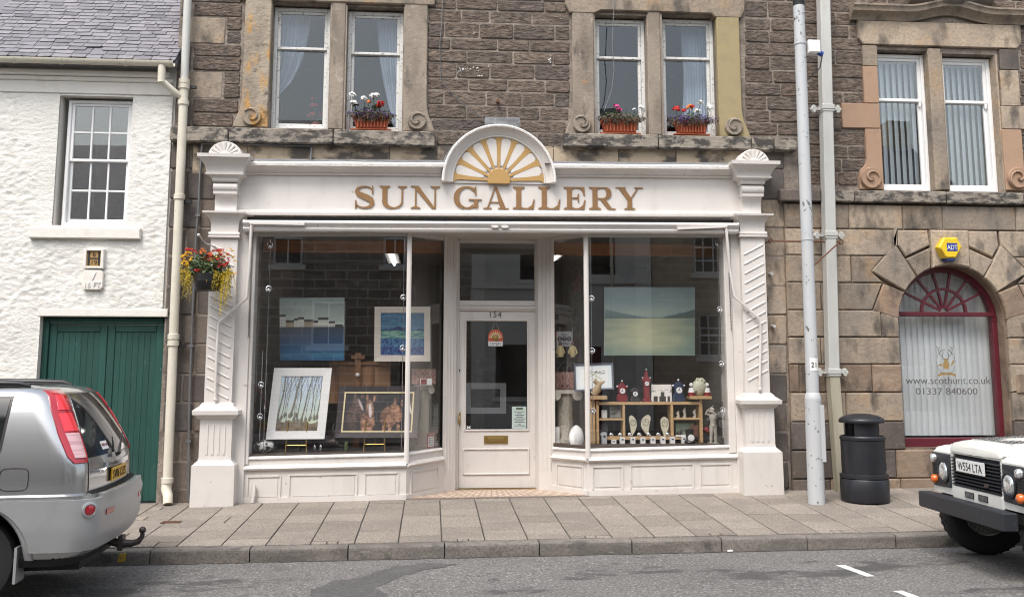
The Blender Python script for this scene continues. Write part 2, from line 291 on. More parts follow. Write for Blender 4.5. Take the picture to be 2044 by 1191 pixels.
    def beam(s, p, q, u, w_, d, ou=0.0, od=0.0):      # box from p to q; u: direction of its width w_, the rest is depth d
        p = Vector(p); q = Vector(q); t = (q - p).normalized(); u = Vector(u); u = (u - t * u.dot(t)).normalized(); n_ = t.cross(u)
        c = [(-.5, -.5), (.5, -.5), (.5, .5), (-.5, .5)]
        return s.hexa([p + u * (a * w_ + ou) + n_ * (b * d + od) for a, b in c] + [q + u * (a * w_ + ou) + n_ * (b * d + od) for a, b in c])
    def sweep(s, path, prof, closed_path=False):      # prof: (out, up) offsets at each station of an x,y,z path given with its outward vector
        rings = [[Vector(p) + Vector(o) * a + Vector((0, 0, 1)) * b for a, b in prof] for p, o in path]
        return s.loft(rings, cap=not closed_path)
    def build(s, name, m, parent=None, smooth=None, label=None):
        me = bpy.data.meshes.new(name); o0 = ORG.get(parent, Vector()) if parent is not None else Vector()
        if o0.length > 0: me.from_pydata([(a[0] - o0.x, a[1] - o0.y, a[2] - o0.z) for a in s.v], [], s.f)
        else: me.from_pydata([tuple(a) for a in s.v], [], s.f)
        import bmesh
        bm = bmesh.new(); bm.from_mesh(me); bmesh.ops.recalc_face_normals(bm, faces=bm.faces)
        if smooth:
            for f in bm.faces: f.smooth = True
        bm.to_mesh(me); bm.free()
        if smooth:
            try: me.set_sharp_from_angle(angle=R(smooth if smooth is not True else 40))
            except Exception: pass
        o = link(name, me, parent, m)
        if label: o['label'] = label
        return o
def solo(name, m, label, cat, mb, group=None, smooth=None):      # a thing of one mesh, its origin at its base
    xs = [p[0] for p in mb.v]; ys = [p[1] for p in mb.v]; zs = [p[2] for p in mb.v]
    c = Vector(((min(xs) + max(xs)) / 2, (min(ys) + max(ys)) / 2, min(zs)))
    mb.v = [(p[0] - c.x, p[1] - c.y, p[2] - c.z) for p in mb.v]
    o = mb.build(name, m, None, smooth); o.location = c; ORG[o] = c; return tag(o, label, cat, group)
def textmesh(txt, size, ext=.002, spacing=1.0, align='CENTER'):
    c = bpy.data.curves.new('t', 'FONT'); c.body = txt; c.size = size; c.extrude = ext; c.align_x = align; c.space_character = spacing; c.resolution_u = 3
    o = bpy.data.objects.new('t', c); COL.objects.link(o); dg = bpy.context.evaluated_depsgraph_get(); dg.update()
    me = bpy.data.meshes.new_from_object(o.evaluated_get(dg)); bpy.data.objects.remove(o); bpy.data.curves.remove(c); return me
def text(txt, size, pos, m, parent, name='lettering', rot=None, ext=.002, spacing=1.0, fit=None, align='CENTER', xs=1.0):
    """text standing in the x,z plane facing -Y at pos (bottom centre); fit = wanted width"""
    me = textmesh(txt, size, ext, spacing, align)
    vx = [v.co.x for v in me.vertices]; wd = max(vx) - min(vx); k = (fit / wd) if fit else xs
    mtx = rot if rot is not None else Matrix.Rotation(math.pi / 2, 4, 'X')
    me.transform(mtx @ Matrix.Diagonal((k, 1, 1, 1))); o0 = ORG.get(parent, Vector()); me.transform(Matrix.Translation(Vector(pos) - o0))
    return link(name, me, parent, m)
def colgrid(name, corners, fn, nx, ny, parent, m=None):      # a painted sheet: corners bl, br, tr, tl; fn(u, v) -> linear rgb
    bl, br, tr, tl = [Vector(c) for c in corners]; o0 = ORG.get(parent, Vector()); vs = []; cs = []
    for j in range(ny + 1):
        for i in range(nx + 1):
            a, b = i / nx, j / ny; p = bl.lerp(br, a).lerp(tl.lerp(tr, a), b) - o0; vs.append(tuple(p)); cs.append((*fn(a, b), 1))
    fs = [(j * (nx + 1) + i, j * (nx + 1) + i + 1, (j + 1) * (nx + 1) + i + 1, (j + 1) * (nx + 1) + i) for j in range(ny) for i in range(nx)]
    me = bpy.data.meshes.new(name); me.from_pydata(vs, [], fs); at = me.color_attributes.new('Col', 'FLOAT_COLOR', 'POINT')
    at.data.foreach_set('color', [k for c in cs for k in c]); return link(name, me, parent, m or M['paint'])
def lerp(a, b, t): return a + (b - a) * t
def mixc(a, b, t): t = max(0, min(1, t)); return tuple(lerp(a[i], b[i], t) for i in range(3))
def jit(a): return random.uniform(-a, a)
def rough_rect(x0, x1, z0, z1, j=.004, cut=.012):      # slightly uneven rectangle with knocked-off corners
    w_, h = x1 - x0, z1 - z0; c = min(cut, w_ / 4, h / 4)
    if cut <= 0: return [(x0 + jit(j), z0 + jit(j)), (x1 + jit(j), z0 + jit(j)), (x1 + jit(j), z1 + jit(j)), (x0 + jit(j), z1 + jit(j))]
    return [(x0 + c + jit(j), z0 + jit(j)), (x1 - c + jit(j), z0 + jit(j)), (x1 + jit(j), z0 + c + jit(j)), (x1 + jit(j), z1 - c + jit(j)), (x1 - c + jit(j), z1 + jit(j)), (x0 + c + jit(j), z1 + jit(j)), (x0 + jit(j), z1 - c + jit(j)), (x0 + jit(j), z0 + c + jit(j))]
def wall_cells(mb, x0, x1, z0, z1, holes, y0, y1):      # wall slab with rectangular openings
    xs = sorted({x0, x1, *[h[0] for h in holes], *[h[1] for h in holes]}); zs = sorted({z0, z1, *[h[2] for h in holes], *[h[3] for h in holes]})
    for a, b in zip(xs, xs[1:]):
        run = None
        for c, d in zip(zs, zs[1:]):
            inn = any(h[0] <= (a + b) / 2 <= h[1] and h[2] <= (c + d) / 2 <= h[3] for h in holes)
            if not inn: run = (run[0], d) if run else (c, d)
            if inn and run: mb.box(a, b, y0, y1, *run); run = None
        if run: mb.box(a, b, y0, y1, *run)

# ================================================================== GROUND, ROAD, PAVEMENT
g = MB(); g.quad((-600, -600, -1.2), (600, -600, -1.2), (600, 600, -1.2), (-600, 600, -1.2)); struct(g.build('ground', M['grass']))
def sheet(name, m, xs, ys, zf):
    b = MB(); n = len(xs)
    for y in ys:
        for x in xs: b.v.append((x, y, zf(x, y)))
    for j in range(len(ys) - 1):
        for i in range(n - 1): a = j * n + i; b.f.append((a, a + 1, a + n + 1, a + n))
    return struct(b.build(name, m))
XS = [-45, -30, -20, -14, -10, -6, -2, 2, 6, 10, 14, 20, 30, 45]
road = sheet('road', M['asphalt'], XS, [-11.5, -9.5, -8, -6.5, -5.3, -4, -3.2, KY + .06], rz)
pave = sheet('pavement', M['slabjoint'], XS, [KY + .1, -1.3, 0, .5], lambda x, y: pz(x, y) - .012)
farpave = sheet('far_pavement', M['slab'], XS, [-15.4, -13, -11.5], lambda x, y: rz(x, -8) + .1)
random.seed(21)
x_ref = GZ(843, 1000, .04).x; CW = .437; ncol = 0
def slab(x0, x1, y0, y1, parent=pave):
    g_ = .0045; dz = jit(.0025); x0 += g_ * 1.5; x1 -= g_ * 1.5; y0 += g_ * 1.15; y1 -= g_ * 1.15
    b = MB(); b.loft([[(x, y, pz(x, y) - .05) for x, y in ((x0, y0), (x1, y0), (x1, y1), (x0, y1))],
                      [(x, y, pz(x, y) - .003 + dz) for x, y in ((x0, y0), (x1, y0), (x1, y1), (x0, y1))],
                      [(x, y, pz(x, y) + dz) for x, y in inset([(x0, y0), (x1, y0), (x1, y1), (x0, y1)], .004)]])
    b.build('slab', M['slab'], parent)
for k in range(-13, 20):
    x0 = x_ref + (k - .5) * CW; x1 = x0 + CW; yk = KY + .155
    if x0 < -2.15:                                            # small block paving in front of the white house
        y = yk + .03
        while y < .1:
            l_ = random.choice((.2, .2, .3, .42)); e = min(y + l_, .16)
            if l_ == .2 and random.random() < .75: xm = x0 + CW * random.choice((.5, .5, .33)); slab(x0, xm, y, e); slab(xm, x1, y, e)
            else: slab(x0, x1, y, e)
            y = e
    else:
        y = yk
        if k % 3 == 1: slab(x0, x0 + .16, y, y + .11); slab(x0 + .16, x0 + .27, y, y + .11); slab(x0 + .27, x1, y, y + .11); y += .11
        st = (.30, .62, .45, .2)[k % 4] + jit(.05); e = y + st
        while True:
            slab(x0, x1, y, min(e, .10)); y = e
            if y > .05: break
            e = y + random.choice((.6, .45, .4))
            if e > -.1: e = .10
# kerb
kerb = MB().box(-45, 45, KY + .02, KY + .14, -1.0, -.9).build('kerb', M['kerb']); struct(kerb)
kj = [GZ(px, py, -.03).x for px, py in ((280, 1100), (487, 1096), (691, 1090), (888, 1084), (1079, 1080), (1263, 1075), (1442, 1072), (1612, 1069), (1785, 1065))]
kj = [kj[0] - 1.25 * i for i in (5, 4, 3, 2, 1)] + kj + [kj[-1] + 1.2 * i for i in (1, 2, 3, 4)]
for a, c in zip(kj, kj[1:]):
    prof = [(.15, -.2), (.15, 0), (.03, 0), (.010, -.006), (.002, -.02), (0, -.04), (0, -.2)]; dz = jit(.003); dy = jit(.004)
    MB().loft([[(x, KY + dy + p, pz(x, KY) + q + dz) for p, q in prof] for x in (a + .006, c - .006)]).build('kerb_stone', M['kerb'], kerb)
fk = MB(); fk.box(-45, 45, -11.65, -11.46, -.7, -.06); struct(fk.build('far_kerb', M['kerb']))
# dark tar-like stain and a small spot on the road
def stain(pts, name='road_stain'):
    P = []
    for (a, c), (e, f) in zip(pts, pts[1:] + pts[:1]):
        for k in range(5): t = k / 5; p = GZ(lerp(a, e, t) + jit(5), lerp(c, f, t) + jit(1.8), rz(-.5, -4)); P.append((p.x, p.y, rz(p.x, p.y) + .003))
    MB().poly(P).build(name, M['stain'], road)
M['stain'] = mat('damp_dark_asphalt', (.092, .088, .088), .75, layers=[D_(s=38, lo=.44, hi=.6, c=(.05, .048, .049), a=.75, d=3), D_(s=46, lo=.62, hi=.70, c=(.2, .195, .19), a=.6, d=2, seed=6), D_(s=3, lo=.5, hi=.7, c=(.11, .106, .104), a=.8, d=8)], bump=[(40, 4, .8, .012)])
stain([(640, 1168), (668, 1156), (716, 1152), (752, 1138), (790, 1127), (850, 1122), (915, 1124), (880, 1131), (838, 1137), (808, 1148), (772, 1162), (752, 1172), (776, 1188), (770, 1215), (640, 1215), (618, 1178)]); stain([(975, 1156), (990, 1154), (996, 1158), (982, 1161)]); stain([(822, 1181), (838, 1180), (836, 1183)])
# dirt lying along the foot of the kerb
b = MB(); xg = -6.0; random.seed(17); e0 = .03
while xg < 8.0:
    x2 = xg + random.uniform(.05, .2); e1 = random.uniform(.012, .05); b.quad((xg, KY + .01, rz(xg, KY) + .004), (x2, KY + .01, rz(x2, KY) + .004), (x2, KY - e1, rz(x2, KY - e1) + .004), (xg, KY - e0, rz(xg, KY - e0) + .004)); xg, e0 = x2, e1
o = b.build('gutter_dirt', mat('gutter_grit', (.045, .04, .036), .95, layers=[D_(s=35, lo=.5, hi=.65, c=(.13, .12, .11), a=.7)]), road); o['kind'] = 'stuff'
# worn markings
def dash(pts, name, label):
    b = MB(); a, c = pts; a = GZ(*a, rz(4.5, -4.5) + .004); c = GZ(*c, rz(4.5, -4.5) + .004); d = (c - a).normalized(); n_ = Vector((-d.y, d.x, 0)) * .045
    P = [a + n_, a - n_]; k = 6
    L = [a.lerp(c, i / k) + n_ * (1 + jit(.12)) for i in range(k + 1)]; Q = [a.lerp(c, i / k) - n_ * (1 + jit(.12)) for i in range(k + 1)]
    for p in L + Q: p.z = rz(p.x, p.y) + .004
    for i in range(k): b.quad(L[i], L[i + 1], Q[i + 1], Q[i])
    o = b.build(name, M['roadpaint']); tag(o, label, 'road marking', 'worn white parking bay dashes')
dash(((1677, 1123), (1738, 1147)), 'parking_bay_line', 'short worn white dash on the asphalt left of the white off-roader')
dash(((1792, 1177), (1850, 1201)), 'parking_bay_line', 'white dash cut by the bottom edge of the photo')
b = MB(); p = GZ(237, 1108, -.1)
b.quad((p.x - .05, KY - .004, pz(p.x, KY) - .1), (p.x + .03, KY - .004, pz(p.x, KY) - .1), (p.x + .035, KY - .004, pz(p.x, KY) - .02), (p.x - .03, KY - .004, pz(p.x, KY) - .025))
b.quad((p.x - .03, KY - .004, pz(p.x, KY) - .025), (p.x + .035, KY - .004, pz(p.x, KY) - .02), (p.x + .035, KY + .05, pz(p.x, KY) + .005), (p.x - .02, KY + .05, pz(p.x, KY) + .005))
tag(b.build('kerb_paint_mark', M['yellowpaint']), 'small faded yellow paint mark on the kerb', 'road marking')
# small iron cover in the block paving
c0 = GZ(343, 1037, .0); b = MB(); b.hexa([(c0.x + a, c0.y + d, pz(c0.x, c0.y) + e) for e in (-.02, .004) for a, d in ((-.11, -.07), (.11, -.07), (.11, .07), (-.11, .07))])
cv = solo('drain_cover', mat('rusty_cover', (.09, .055, .035), .8, bump=[(60, 3, .5, .005)]), 'small rusty rectangular iron cover set in the block paving', 'drain cover', b)
b = MB()
for i in range(6): b.box(c0.x - .095 + i * .034, c0.x - .075 + i * .034, c0.y - .055, c0.y + .055, pz(c0.x, c0.y) + .0035, pz(c0.x, c0.y) + .009)
b.build('rib', M['rust'], cv)
o = MB().ball((GZ(1471, 1098, -.12).x, KY - .03, rz(2.7) + .012), .03, 7, 5, (1.1, .7, .4)); solo('pebble', M['card'], 'pale pebble lying in the gutter against the kerb', 'pebble', o)

# ================================================================== windows, shared builder
def sash_window(parent, x0, x1, z0, z1, y, zm, cols=1, up=1, low=1, fw=.06, sw=.045, fm='upvc', gm='glass', bw=.018, low_back=.035, horns=False):
    """box frame x0..x1, z0..z1 at depth y (front); zm = meeting rail; upper sash in front of the lower"""
    b = MB(); b.bbox(x0, x0 + fw, y, y + .12, z0, z1, .008); b.bbox(x1 - fw, x1, y, y + .12, z0, z1, .008)
    b.bbox(x0 + fw, x1 - fw, y + .002, y + .12, z1 - fw, z1, .008); b.bbox(x0 + fw, x1 - fw, y - .01, y + .12, z0, z0 + fw * .8, .008)
    win = b.build('window', M[fm], parent)
    a0, a1 = x0 + fw, x1 - fw
    for zz0, zz1, yy, rows in ((zm - sw * .4, z1 - fw, y + .02, up), (z0 + fw * .8, zm + sw * .4, y + .02 + low_back, low)):
        s_ = MB(); bt = sw * (1.5 if zz0 < zm - .2 else .9)
        s_.bbox(a0, a0 + sw, yy, yy + .035, zz0, zz1, .006); s_.bbox(a1 - sw, a1, yy, yy + .035, zz0, zz1, .006)
        s_.bbox(a0 + sw, a1 - sw, yy + .001, yy + .035, zz1 - sw * .9, zz1, .006); s_.bbox(a0 + sw, a1 - sw, yy + .001, yy + .035, zz0, zz0 + bt, .006)
        if horns and zz0 > z0 + .3:
            for hx in (a0, a1 - sw): s_.block([(hx + .006, zz0 - .07), (hx + sw * .6, zz0 - .07), (hx + sw - .004, zz0 + .002), (hx + .002, zz0 + .002)], yy + .003, yy + .033, .003)
        s_.build('sash', M[fm], win)
        c0, c1, d0, d1 = a0 + sw, a1 - sw, zz0 + bt, zz1 - sw * .9
        for i in range(1, cols): xx = lerp(c0, c1, i / cols); MB().bbox(xx - bw / 2, xx + bw / 2, yy + .004, yy + .03, d0, d1, .005).build('glazing_bar', M[fm], win)
        for j in range(1, rows):
            zz = lerp(d0, d1, j / rows)
            for i in range(cols): MB().bbox(lerp(c0, c1, i / cols) + (bw / 2 if i else 0), lerp(c0, c1, (i + 1) / cols) - (bw / 2 if i < cols - 1 else 0), yy + .006, yy + .03, zz - bw / 2, zz + bw / 2, .005).build('glazing_bar', M[fm], win)
        for i in range(cols):
            for j in range(rows):
                e = .002; t = jit(.0012)
                pa, pb, pc, pd = lerp(c0, c1, i / cols) + e, lerp(c0, c1, (i + 1) / cols) - e, lerp(d0, d1, j / rows) + e, lerp(d0, d1, (j + 1) / rows) - e
                MB().hexa([(pa, yy + .016, pc), (pb, yy + .016 + t, pc), (pb, yy + .020 + t, pc), (pa, yy + .020, pc), (pa, yy + .016, pd), (pb, yy + .016 + t, pd), (pb, yy + .020 + t, pd), (pa, yy + .020, pd)]).build('pane', M[gm], win)
    return win
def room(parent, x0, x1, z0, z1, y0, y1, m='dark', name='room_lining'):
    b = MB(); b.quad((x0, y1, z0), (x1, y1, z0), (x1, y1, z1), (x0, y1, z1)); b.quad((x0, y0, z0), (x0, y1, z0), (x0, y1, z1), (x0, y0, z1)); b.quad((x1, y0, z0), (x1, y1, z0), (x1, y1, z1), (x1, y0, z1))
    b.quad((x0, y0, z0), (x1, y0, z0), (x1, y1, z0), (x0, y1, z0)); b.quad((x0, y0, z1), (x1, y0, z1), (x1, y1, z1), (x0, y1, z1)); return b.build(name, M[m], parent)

# ================================================================== WHITE HOUSE
WY = .10
wx1 = X(335, 400, WY) ; wx0 = -9.5
wh = thing('white_house', 'whitewashed rough rendered house with slate roof and green garage doors', 'house', (-6, WY, 0))
hx0, hx1, hz0, hz1 = X(112, 320, WY), X(258, 320, WY), Z(185, 450, WY), Z(185, 191, WY)      # window opening
gx0, gx1, gz1 = X(69, 800, WY), X(323, 800, WY), Z(200, 632, WY)                             # garage opening
weave = Z(170, 140, WY)
def smooth_zone(x, z):
    for a, b_, c, d in ((hx0 - .52, hx0, Z(60, 265, WY), hz1 + .0), (hx0 - .22, hx0, hz0 - .05, hz1), (hx1, hx1 + .28, Z(60, 275, WY), hz1), (hx1, hx1 + .1, hz0 - .05, hz1), (-12, 0, hz1 + .0, 9), (gx0 - .24, gx0, 0, gz1 + .1)):
        if a < x < b_ and c < z < d: return 0.12
    return 1.0
st = .021; nx = int((wx1 - wx0) / st); nz = int((weave + .1) / st); b = MB(); idx = {}
def hv(i, j):
    if (i, j) not in idx:
        x = wx0 + (wx1 - wx0) * i / nx; z = -.1 + (weave + .2) * j / nz
        e = min(abs(x - hx0), abs(x - hx1)) if hz0 < z < hz1 else 1
        t = noise.turbulence((x * 7.5, 3.1, z * 14.5), 4, True); t2 = noise.noise((x * 1.7, 8.0, z * 1.9))
        d = (t - .55) * .02 * smooth_zone(x, z) + t2 * .008
        idx[(i, j)] = len(b.v); b.v.append((x, WY + d, z))
    return idx[(i, j)]
for i in range(nx):
    for j in range(nz):
        xc = wx0 + (wx1 - wx0) * (i + .5) / nx; zc = -.1 + (weave + .2) * (j + .5) / nz
        if hx0 < xc < hx1 and hz0 < zc < hz1: continue
        if gx0 < xc < gx1 and zc < gz1 + .03: continue
        b.f.append((hv(i, j), hv(i + 1, j), hv(i + 1, j + 1), hv(i, j + 1)))
b.build('wall', M['harl'], wh, smooth=60)
b = MB(); wall_cells(b, wx0, wx1 - .005, -.5, weave + .15, [(hx0, hx1, hz0, hz1), (gx0, gx1, -.2, gz1)], WY + .035, WY + .4); b.build('wall_body', M['smooth'], wh)
b = MB(); lz0, lz1 = gz1, Z(200, 616, WY)
b.bbox(gx0 - .03, gx1 + .02, WY - .012, WY + .2, lz0, lz1, .01); b.build('garage_lintel', M['smooth'], wh)
b = MB(); b.bbox(X(58, 465, WY - .06), X(280, 465, WY - .06), WY - .07, WY + .3, Z(170, 476, WY - .06), Z(170, 454, WY - .06), .012); b.build('window_sill', M['smooth'], wh)
b = MB(); zc = Z(150, 187, WY); zd = Z(150, 163, WY)
b.bbox(wx0, wx1 - .02, WY - .02, WY + .1, zc, zd, .006); b.bbox(wx0, wx1 + .0, WY - .045, WY + .1, zd, zd + .06, .01); b.bbox(wx0, wx1 - .05, WY - .09, WY + .1, zd + .062, zd + .14, .015); b.build('eaves_course', M['smooth'], wh)
sash_window(wh, hx0 + .07, hx1 - .003, hz0 + .01, hz1 - .03, WY + .11, Z(185, 320, WY + .12), 3, 2, 2, .045, .04, gm='glassdg', bw=.026)
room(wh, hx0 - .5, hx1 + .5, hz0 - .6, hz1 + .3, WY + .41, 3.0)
# garage doors: frame, two leaves of boards
b = MB(); gy = WY + .13; ft = .075
b.bbox(gx0 + .002, gx0 + ft, gy - .03, gy + .1, 0.0, gz1 - .002, .008); b.bbox(gx1 - ft * .7, gx1 - .002, gy - .03, gy + .1, 0, gz1 - .002, .008); b.bbox(gx0 + ft, gx1 - ft * .7, gy - .028, gy + .1, gz1 - .09, gz1 - .004, .008); b.build('garage_door_frame', M['green'], wh)
gm = X(207, 800, gy); dz1 = gz1 - .095
for a, c in ((gx0 + ft + .003, gm - .004), (gm + .004, gx1 - ft * .7 - .003)):
    leaf = MB().box(a, c, gy + .03, gy + .06, .03, dz1).build('garage_door', M['green'], wh); e = .09
    n_ = 7; pw = (c - a - 2 * e) / n_
    for i in range(n_): MB().bbox(a + e + i * pw + .0007, a + e + (i + 1) * pw - .0007, gy + .018, gy + .031, .03, dz1 - e - .003, .0025).build('plank', M['green'], leaf)
    MB().bbox(a, a + e, gy + .006, gy + .031, .03, dz1, .006).build('stile', M['green'], leaf); MB().bbox(c - e, c, gy + .006, gy + .031, .03, dz1, .006).build('stile', M['green'], leaf)
    MB().bbox(a + e + .001, c - e - .001, gy + .008, gy + .031, dz1 - e, dz1, .006).build('top_rail', M['green'], leaf)
# roof with single slates
ey = WY - .2; ez = Z(170, 117, ey) ; RT = R(43); rw1 = X(352, 100, ey) ; roofb = MB()
def rp(x, s, n_=0): return (x, ey + s * math.cos(RT) - n_ * math.sin(RT), ez + s * math.sin(RT) + n_ * math.cos(RT))
roofb.loft([[rp(x, -.02, -.02), rp(x, 4.2, -.02), rp(x, 4.2, -.1), rp(x, -.02, -.1)] for x in (wx0, rw1)]); roof = roofb.build('roof', M['slate'], wh)
random.seed(5); ex = .115; row = 0; s = -.03; nsl = 0
while s < 2.62:
    x = -6.15 + random.random() * .15
    while x < rw1 - .04:
        wd = random.uniform(.175, .25); x2 = min(x + wd, rw1); lift = jit(.003); sk = jit(.008)
        if rw1 - x2 < .07: x2 = rw1
        c = .004; q0, q1 = s + jit(.012), s + jit(.012); L = .26
        pts = [(x + c, q0 + .02), (x + c + .022, q0), (x2 - c - .012, q1), (x2 - c, q1 + .012), (x2 - c, s + L), (x + c, s + L)]
        b = MB(); b.loft([[rp(px_, ps, .020 + lift - .022 * max(0, ps - s) / L) for px_, ps in pts], [rp(px_, ps, .031 + lift - .022 * max(0, ps - s) / L) for px_, ps in pts]])
        if not (abs(x - X(155, 90, ey)) < .11 and row == 2): b.build('slate', M['slate'], roof)
        x = x2; nsl += 1
    s += ex; row += 1
b = MB(); b.loft([[rp(x, 2.75, .0), rp(x, 4.2, .0), rp(x, 4.2, -.02), rp(x, 2.75, -.02)] for x in (wx0, rw1)]); b.build('upper_slating', M['slate'], roof)
# gutter: half round with joints
gxr = X(347, 132, ey - .06); b = MB(); gc = (ey - .055, ez - .035); rg = .062
for x0_, x1_, rr in ((wx0, gxr, rg),) + tuple((X(q, 125, ey - .06) - .02, X(q, 125, ey - .06) + .02, rg + .007) for q in (28, 122, 250, 338)):
    prof = [(gc[0] - rr * math.cos(t), gc[1] - rr * math.sin(t)) for t in [math.pi * k / 10 for k in range(11)]] + [(gc[0] - (rr - .008) * math.cos(t), gc[1] - (rr - .008) * math.sin(t) + .002) for t in [math.pi * (10 - k) / 10 for k in range(11)]]
    b.loft([[(x_, y_, z_) for y_, z_ in prof] for x_ in (x0_, x1_)])
b.build('gutter', M['cream'], wh, smooth=50)
# downpipe between the two buildings
dy = WY - .10; dp = thing('downpipe', 'round cream cast iron downpipe between white house and stone building', 'drainpipe', (X(333, 1000, dy), dy, 0))
pA, pB = U(376, -25, dy), U(333, 985, dy); pC = pB
def onpipe(py): t = (Z(350, py, dy) - pB.z) / (pA.z - pB.z); return pB.lerp(pA, t)
j1 = onpipe(168); MB().tube([pA, j1], .052, 14).build('upper_pipe', M['pipegrey'], dp, smooth=50)
j2 = onpipe(960); MB().tube([j1, j2], .058, 14).build('lower_pipe', M['cream'], dp, smooth=50)
for py in (163, 173, 205, 393, 672, 685, 958):
    c = onpipe(py); dd = (pA - pB).normalized(); MB().tube([c - dd * .035, c - dd * .03, c + dd * .03, c + dd * .035], [.06, .072, .072, .06], 14).build('collar', M['cream'], dp, smooth=50)
for py in (172, 402, 690): c = onpipe(py); MB().box(c.x - .02, c.x + .15, c.y + .02, c.y + .06, c.z - .02, c.z + .02).build('bracket', M['black'], dp)
f0 = onpipe(955); MB().tube([f0, f0 + Vector((-.01, 0, -.12)), Vector((f0.x + .03, f0.y - .06, .13)), Vector((f0.x + .045, f0.y - .1, .035))], [.062, .064, .06, .058], 14).build('shoe', M['cream'], dp, smooth=50)
q0 = U(323, 135, ey - .05); br = [Vector((q0.x, q0.y, gc[1] - .05)), Vector((q0.x + .005, q0.y, q0.z - .2)), onpipe(196)]
MB().tube([br[0], br[1]], .05, 12).build('gutter_outlet', M['cream'], dp, smooth=50); MB().tube([br[1] + Vector((0, 0, .03)), br[1].lerp(br[2], .5), br[2]], .042, 12).build('branch_pipe', M['cream'], dp, smooth=50)
# hydrant plates
hy = WY - .03; p = thing('hydrant_marker', 'small framed hydrant plate with black H and the numbers 6 and 19', 'sign', (X(188, 520, hy), hy, Z(188, 535, hy)))
ax0, ax1, az0, az1 = X(168, 515, hy), X(208, 515, hy), Z(188, 536, hy), Z(188, 497, hy)
b = MB(); e = .035
for r_ in ((ax0, ax0 + e, az0, az1), (ax1 - e, ax1, az0, az1), (ax0 + e, ax1 - e, az1 - e * .7, az1), (ax0 + e, ax1 - e, az0, az0 + e * .8)): b.bbox(r_[0], r_[1], hy - .03, hy + .06, r_[2], r_[3], .005)
b.build('frame', M['smooth'], p); pl = mat('hydrant_yellow', (.36, .22, .07), .6); MB().box(ax0 + e, ax1 - e, hy - .004, hy + .04, az0 + e * .8, az1 - e * .7).build('plate', pl, p)
mx_, mz_ = (ax0 + ax1) / 2, (az0 + az1) / 2; b = MB()
for sx in (-1, 1): b.box(mx_ + sx * .062 - .012, mx_ + sx * .062 + .012, hy - .008, hy - .003, mz_ - .085, mz_ + .09)
b.box(mx_ - .05, mx_ + .05, hy - .0075, hy - .003, mz_ - .005, mz_ + .012); b.build('letter_h', M['ink'], p)
text('6', .085, (mx_, hy - .006, mz_ + .028), M['ink'], p, 'numeral'); text('19', .085, (mx_, hy - .006, mz_ - .078), M['ink'], p, 'numeral')
b = MB(); bx0, bx1, bz0, bz1 = X(165, 560, hy), X(206, 560, hy), Z(185, 578, hy), Z(185, 539, hy); c = .03
b.block([(bx0 + c, bz0), (bx1 - c, bz0), (bx1, bz0 + c), (bx1, bz1 - c), (bx1 - c, bz1), (bx0 + c, bz1), (bx0, bz1 - c), (bx0, bz0 + c)], hy - .02, hy + .05, .006)
p2 = solo('valve_marker', M['smooth'], 'white painted valve plate with raised V and 16 FT below the hydrant plate', 'sign', b)
text('V', .14, ((bx0 + bx1) / 2, hy - .024, bz0 + .125), M['smooth'], p2, ext=.006); text('16 FT', .095, ((bx0 + bx1) / 2, hy - .024, bz0 + .03), M['smooth'], p2, ext=.006, fit=(bx1 - bx0) * .75)

# ================================================================== STONE BUILDING ABOVE THE SHOP
SY = .12
sb = thing('stone_building', 'brown rubble stone building with paired sash windows above the white shopfront', 'building', (.5, SY, 0))
random.seed(11)
bx0, bx1 = X(345, 300, SY), X(1592, 300, SY)
def pr(px0, px1, py0, py1, Y): pm = (py0 + py1) / 2; qm = (px0 + px1) / 2; return X(px0, pm, Y), X(px1, pm, Y), Z(qm, py1, Y), Z(qm, py0, Y)
W1 = pr(540, 658, 6, 256, SY); W2 = pr(690, 805, 14, 262, SY); W3 = pr(1187, 1293, 30, 268, SY); W4 = pr(1322, 1432, 30, 272, SY)
shop_hole = (X(500, 700, 0.05), X(1462, 700, .05), -.3, 3.62)
b = MB(); wall_cells(b, bx0, bx1, -.6, 8.2, [W1, W2, W3, W4, shop_hole], SY + .012, SY + .42); b.build('wall', M['mortar'], sb)
def stone(x0, x1, z0, z1, m='brown', Y=SY, parent=None, name='stone', j=.005, gap=.0085, c=.010, out=0.0, cut=.018):
    if x1 - x0 < .03 or z1 - z0 < .03: return
    return MB().block(rough_rect(x0 + gap, x1 - gap, z0 + gap, z1 - gap, j, cut), Y - out + jit(.009), Y + .03, c).build(name, M[m], parent or sb)
# middle bay, surveyed joints (crop coordinates)
def cx(v, vy): return X(840 + v * .3358, vy * .3358, SY)
rows = [(-70, 0, [30, 120, 330, 560, 720, 862]), (0, 65, [34, 210, 455, 735, 868]), (65, 140, [44, 240, 410, 660, 888]), (140, 232, [40, 140, 350, 550, 795, 888]), (232, 303, [40, 177, 455, 645, 888]), (303, 379, [40, 273, 550, 787, 888]), (379, 470, [36, 210, 410, 677, 888]),
        (470, 545, [36, 286, 515, 740, 888]), (545, 630, [36, 135, 390, 600, 797, 888]), (630, 710, [40, 271, 515, 706, 884]), (710, 784, [62, 400, 590, 868]), (784, 872, [92, 260, 690, 842])]
for y0, y1, js in rows:
    ym = (y0 + y1) / 2; z1, z0 = Z(990, y0 * .3358, SY), Z(990, y1 * .3358, SY)
    for a, c in zip(js, js[1:]): stone(cx(a, ym), cx(c, ym), z0, z1)
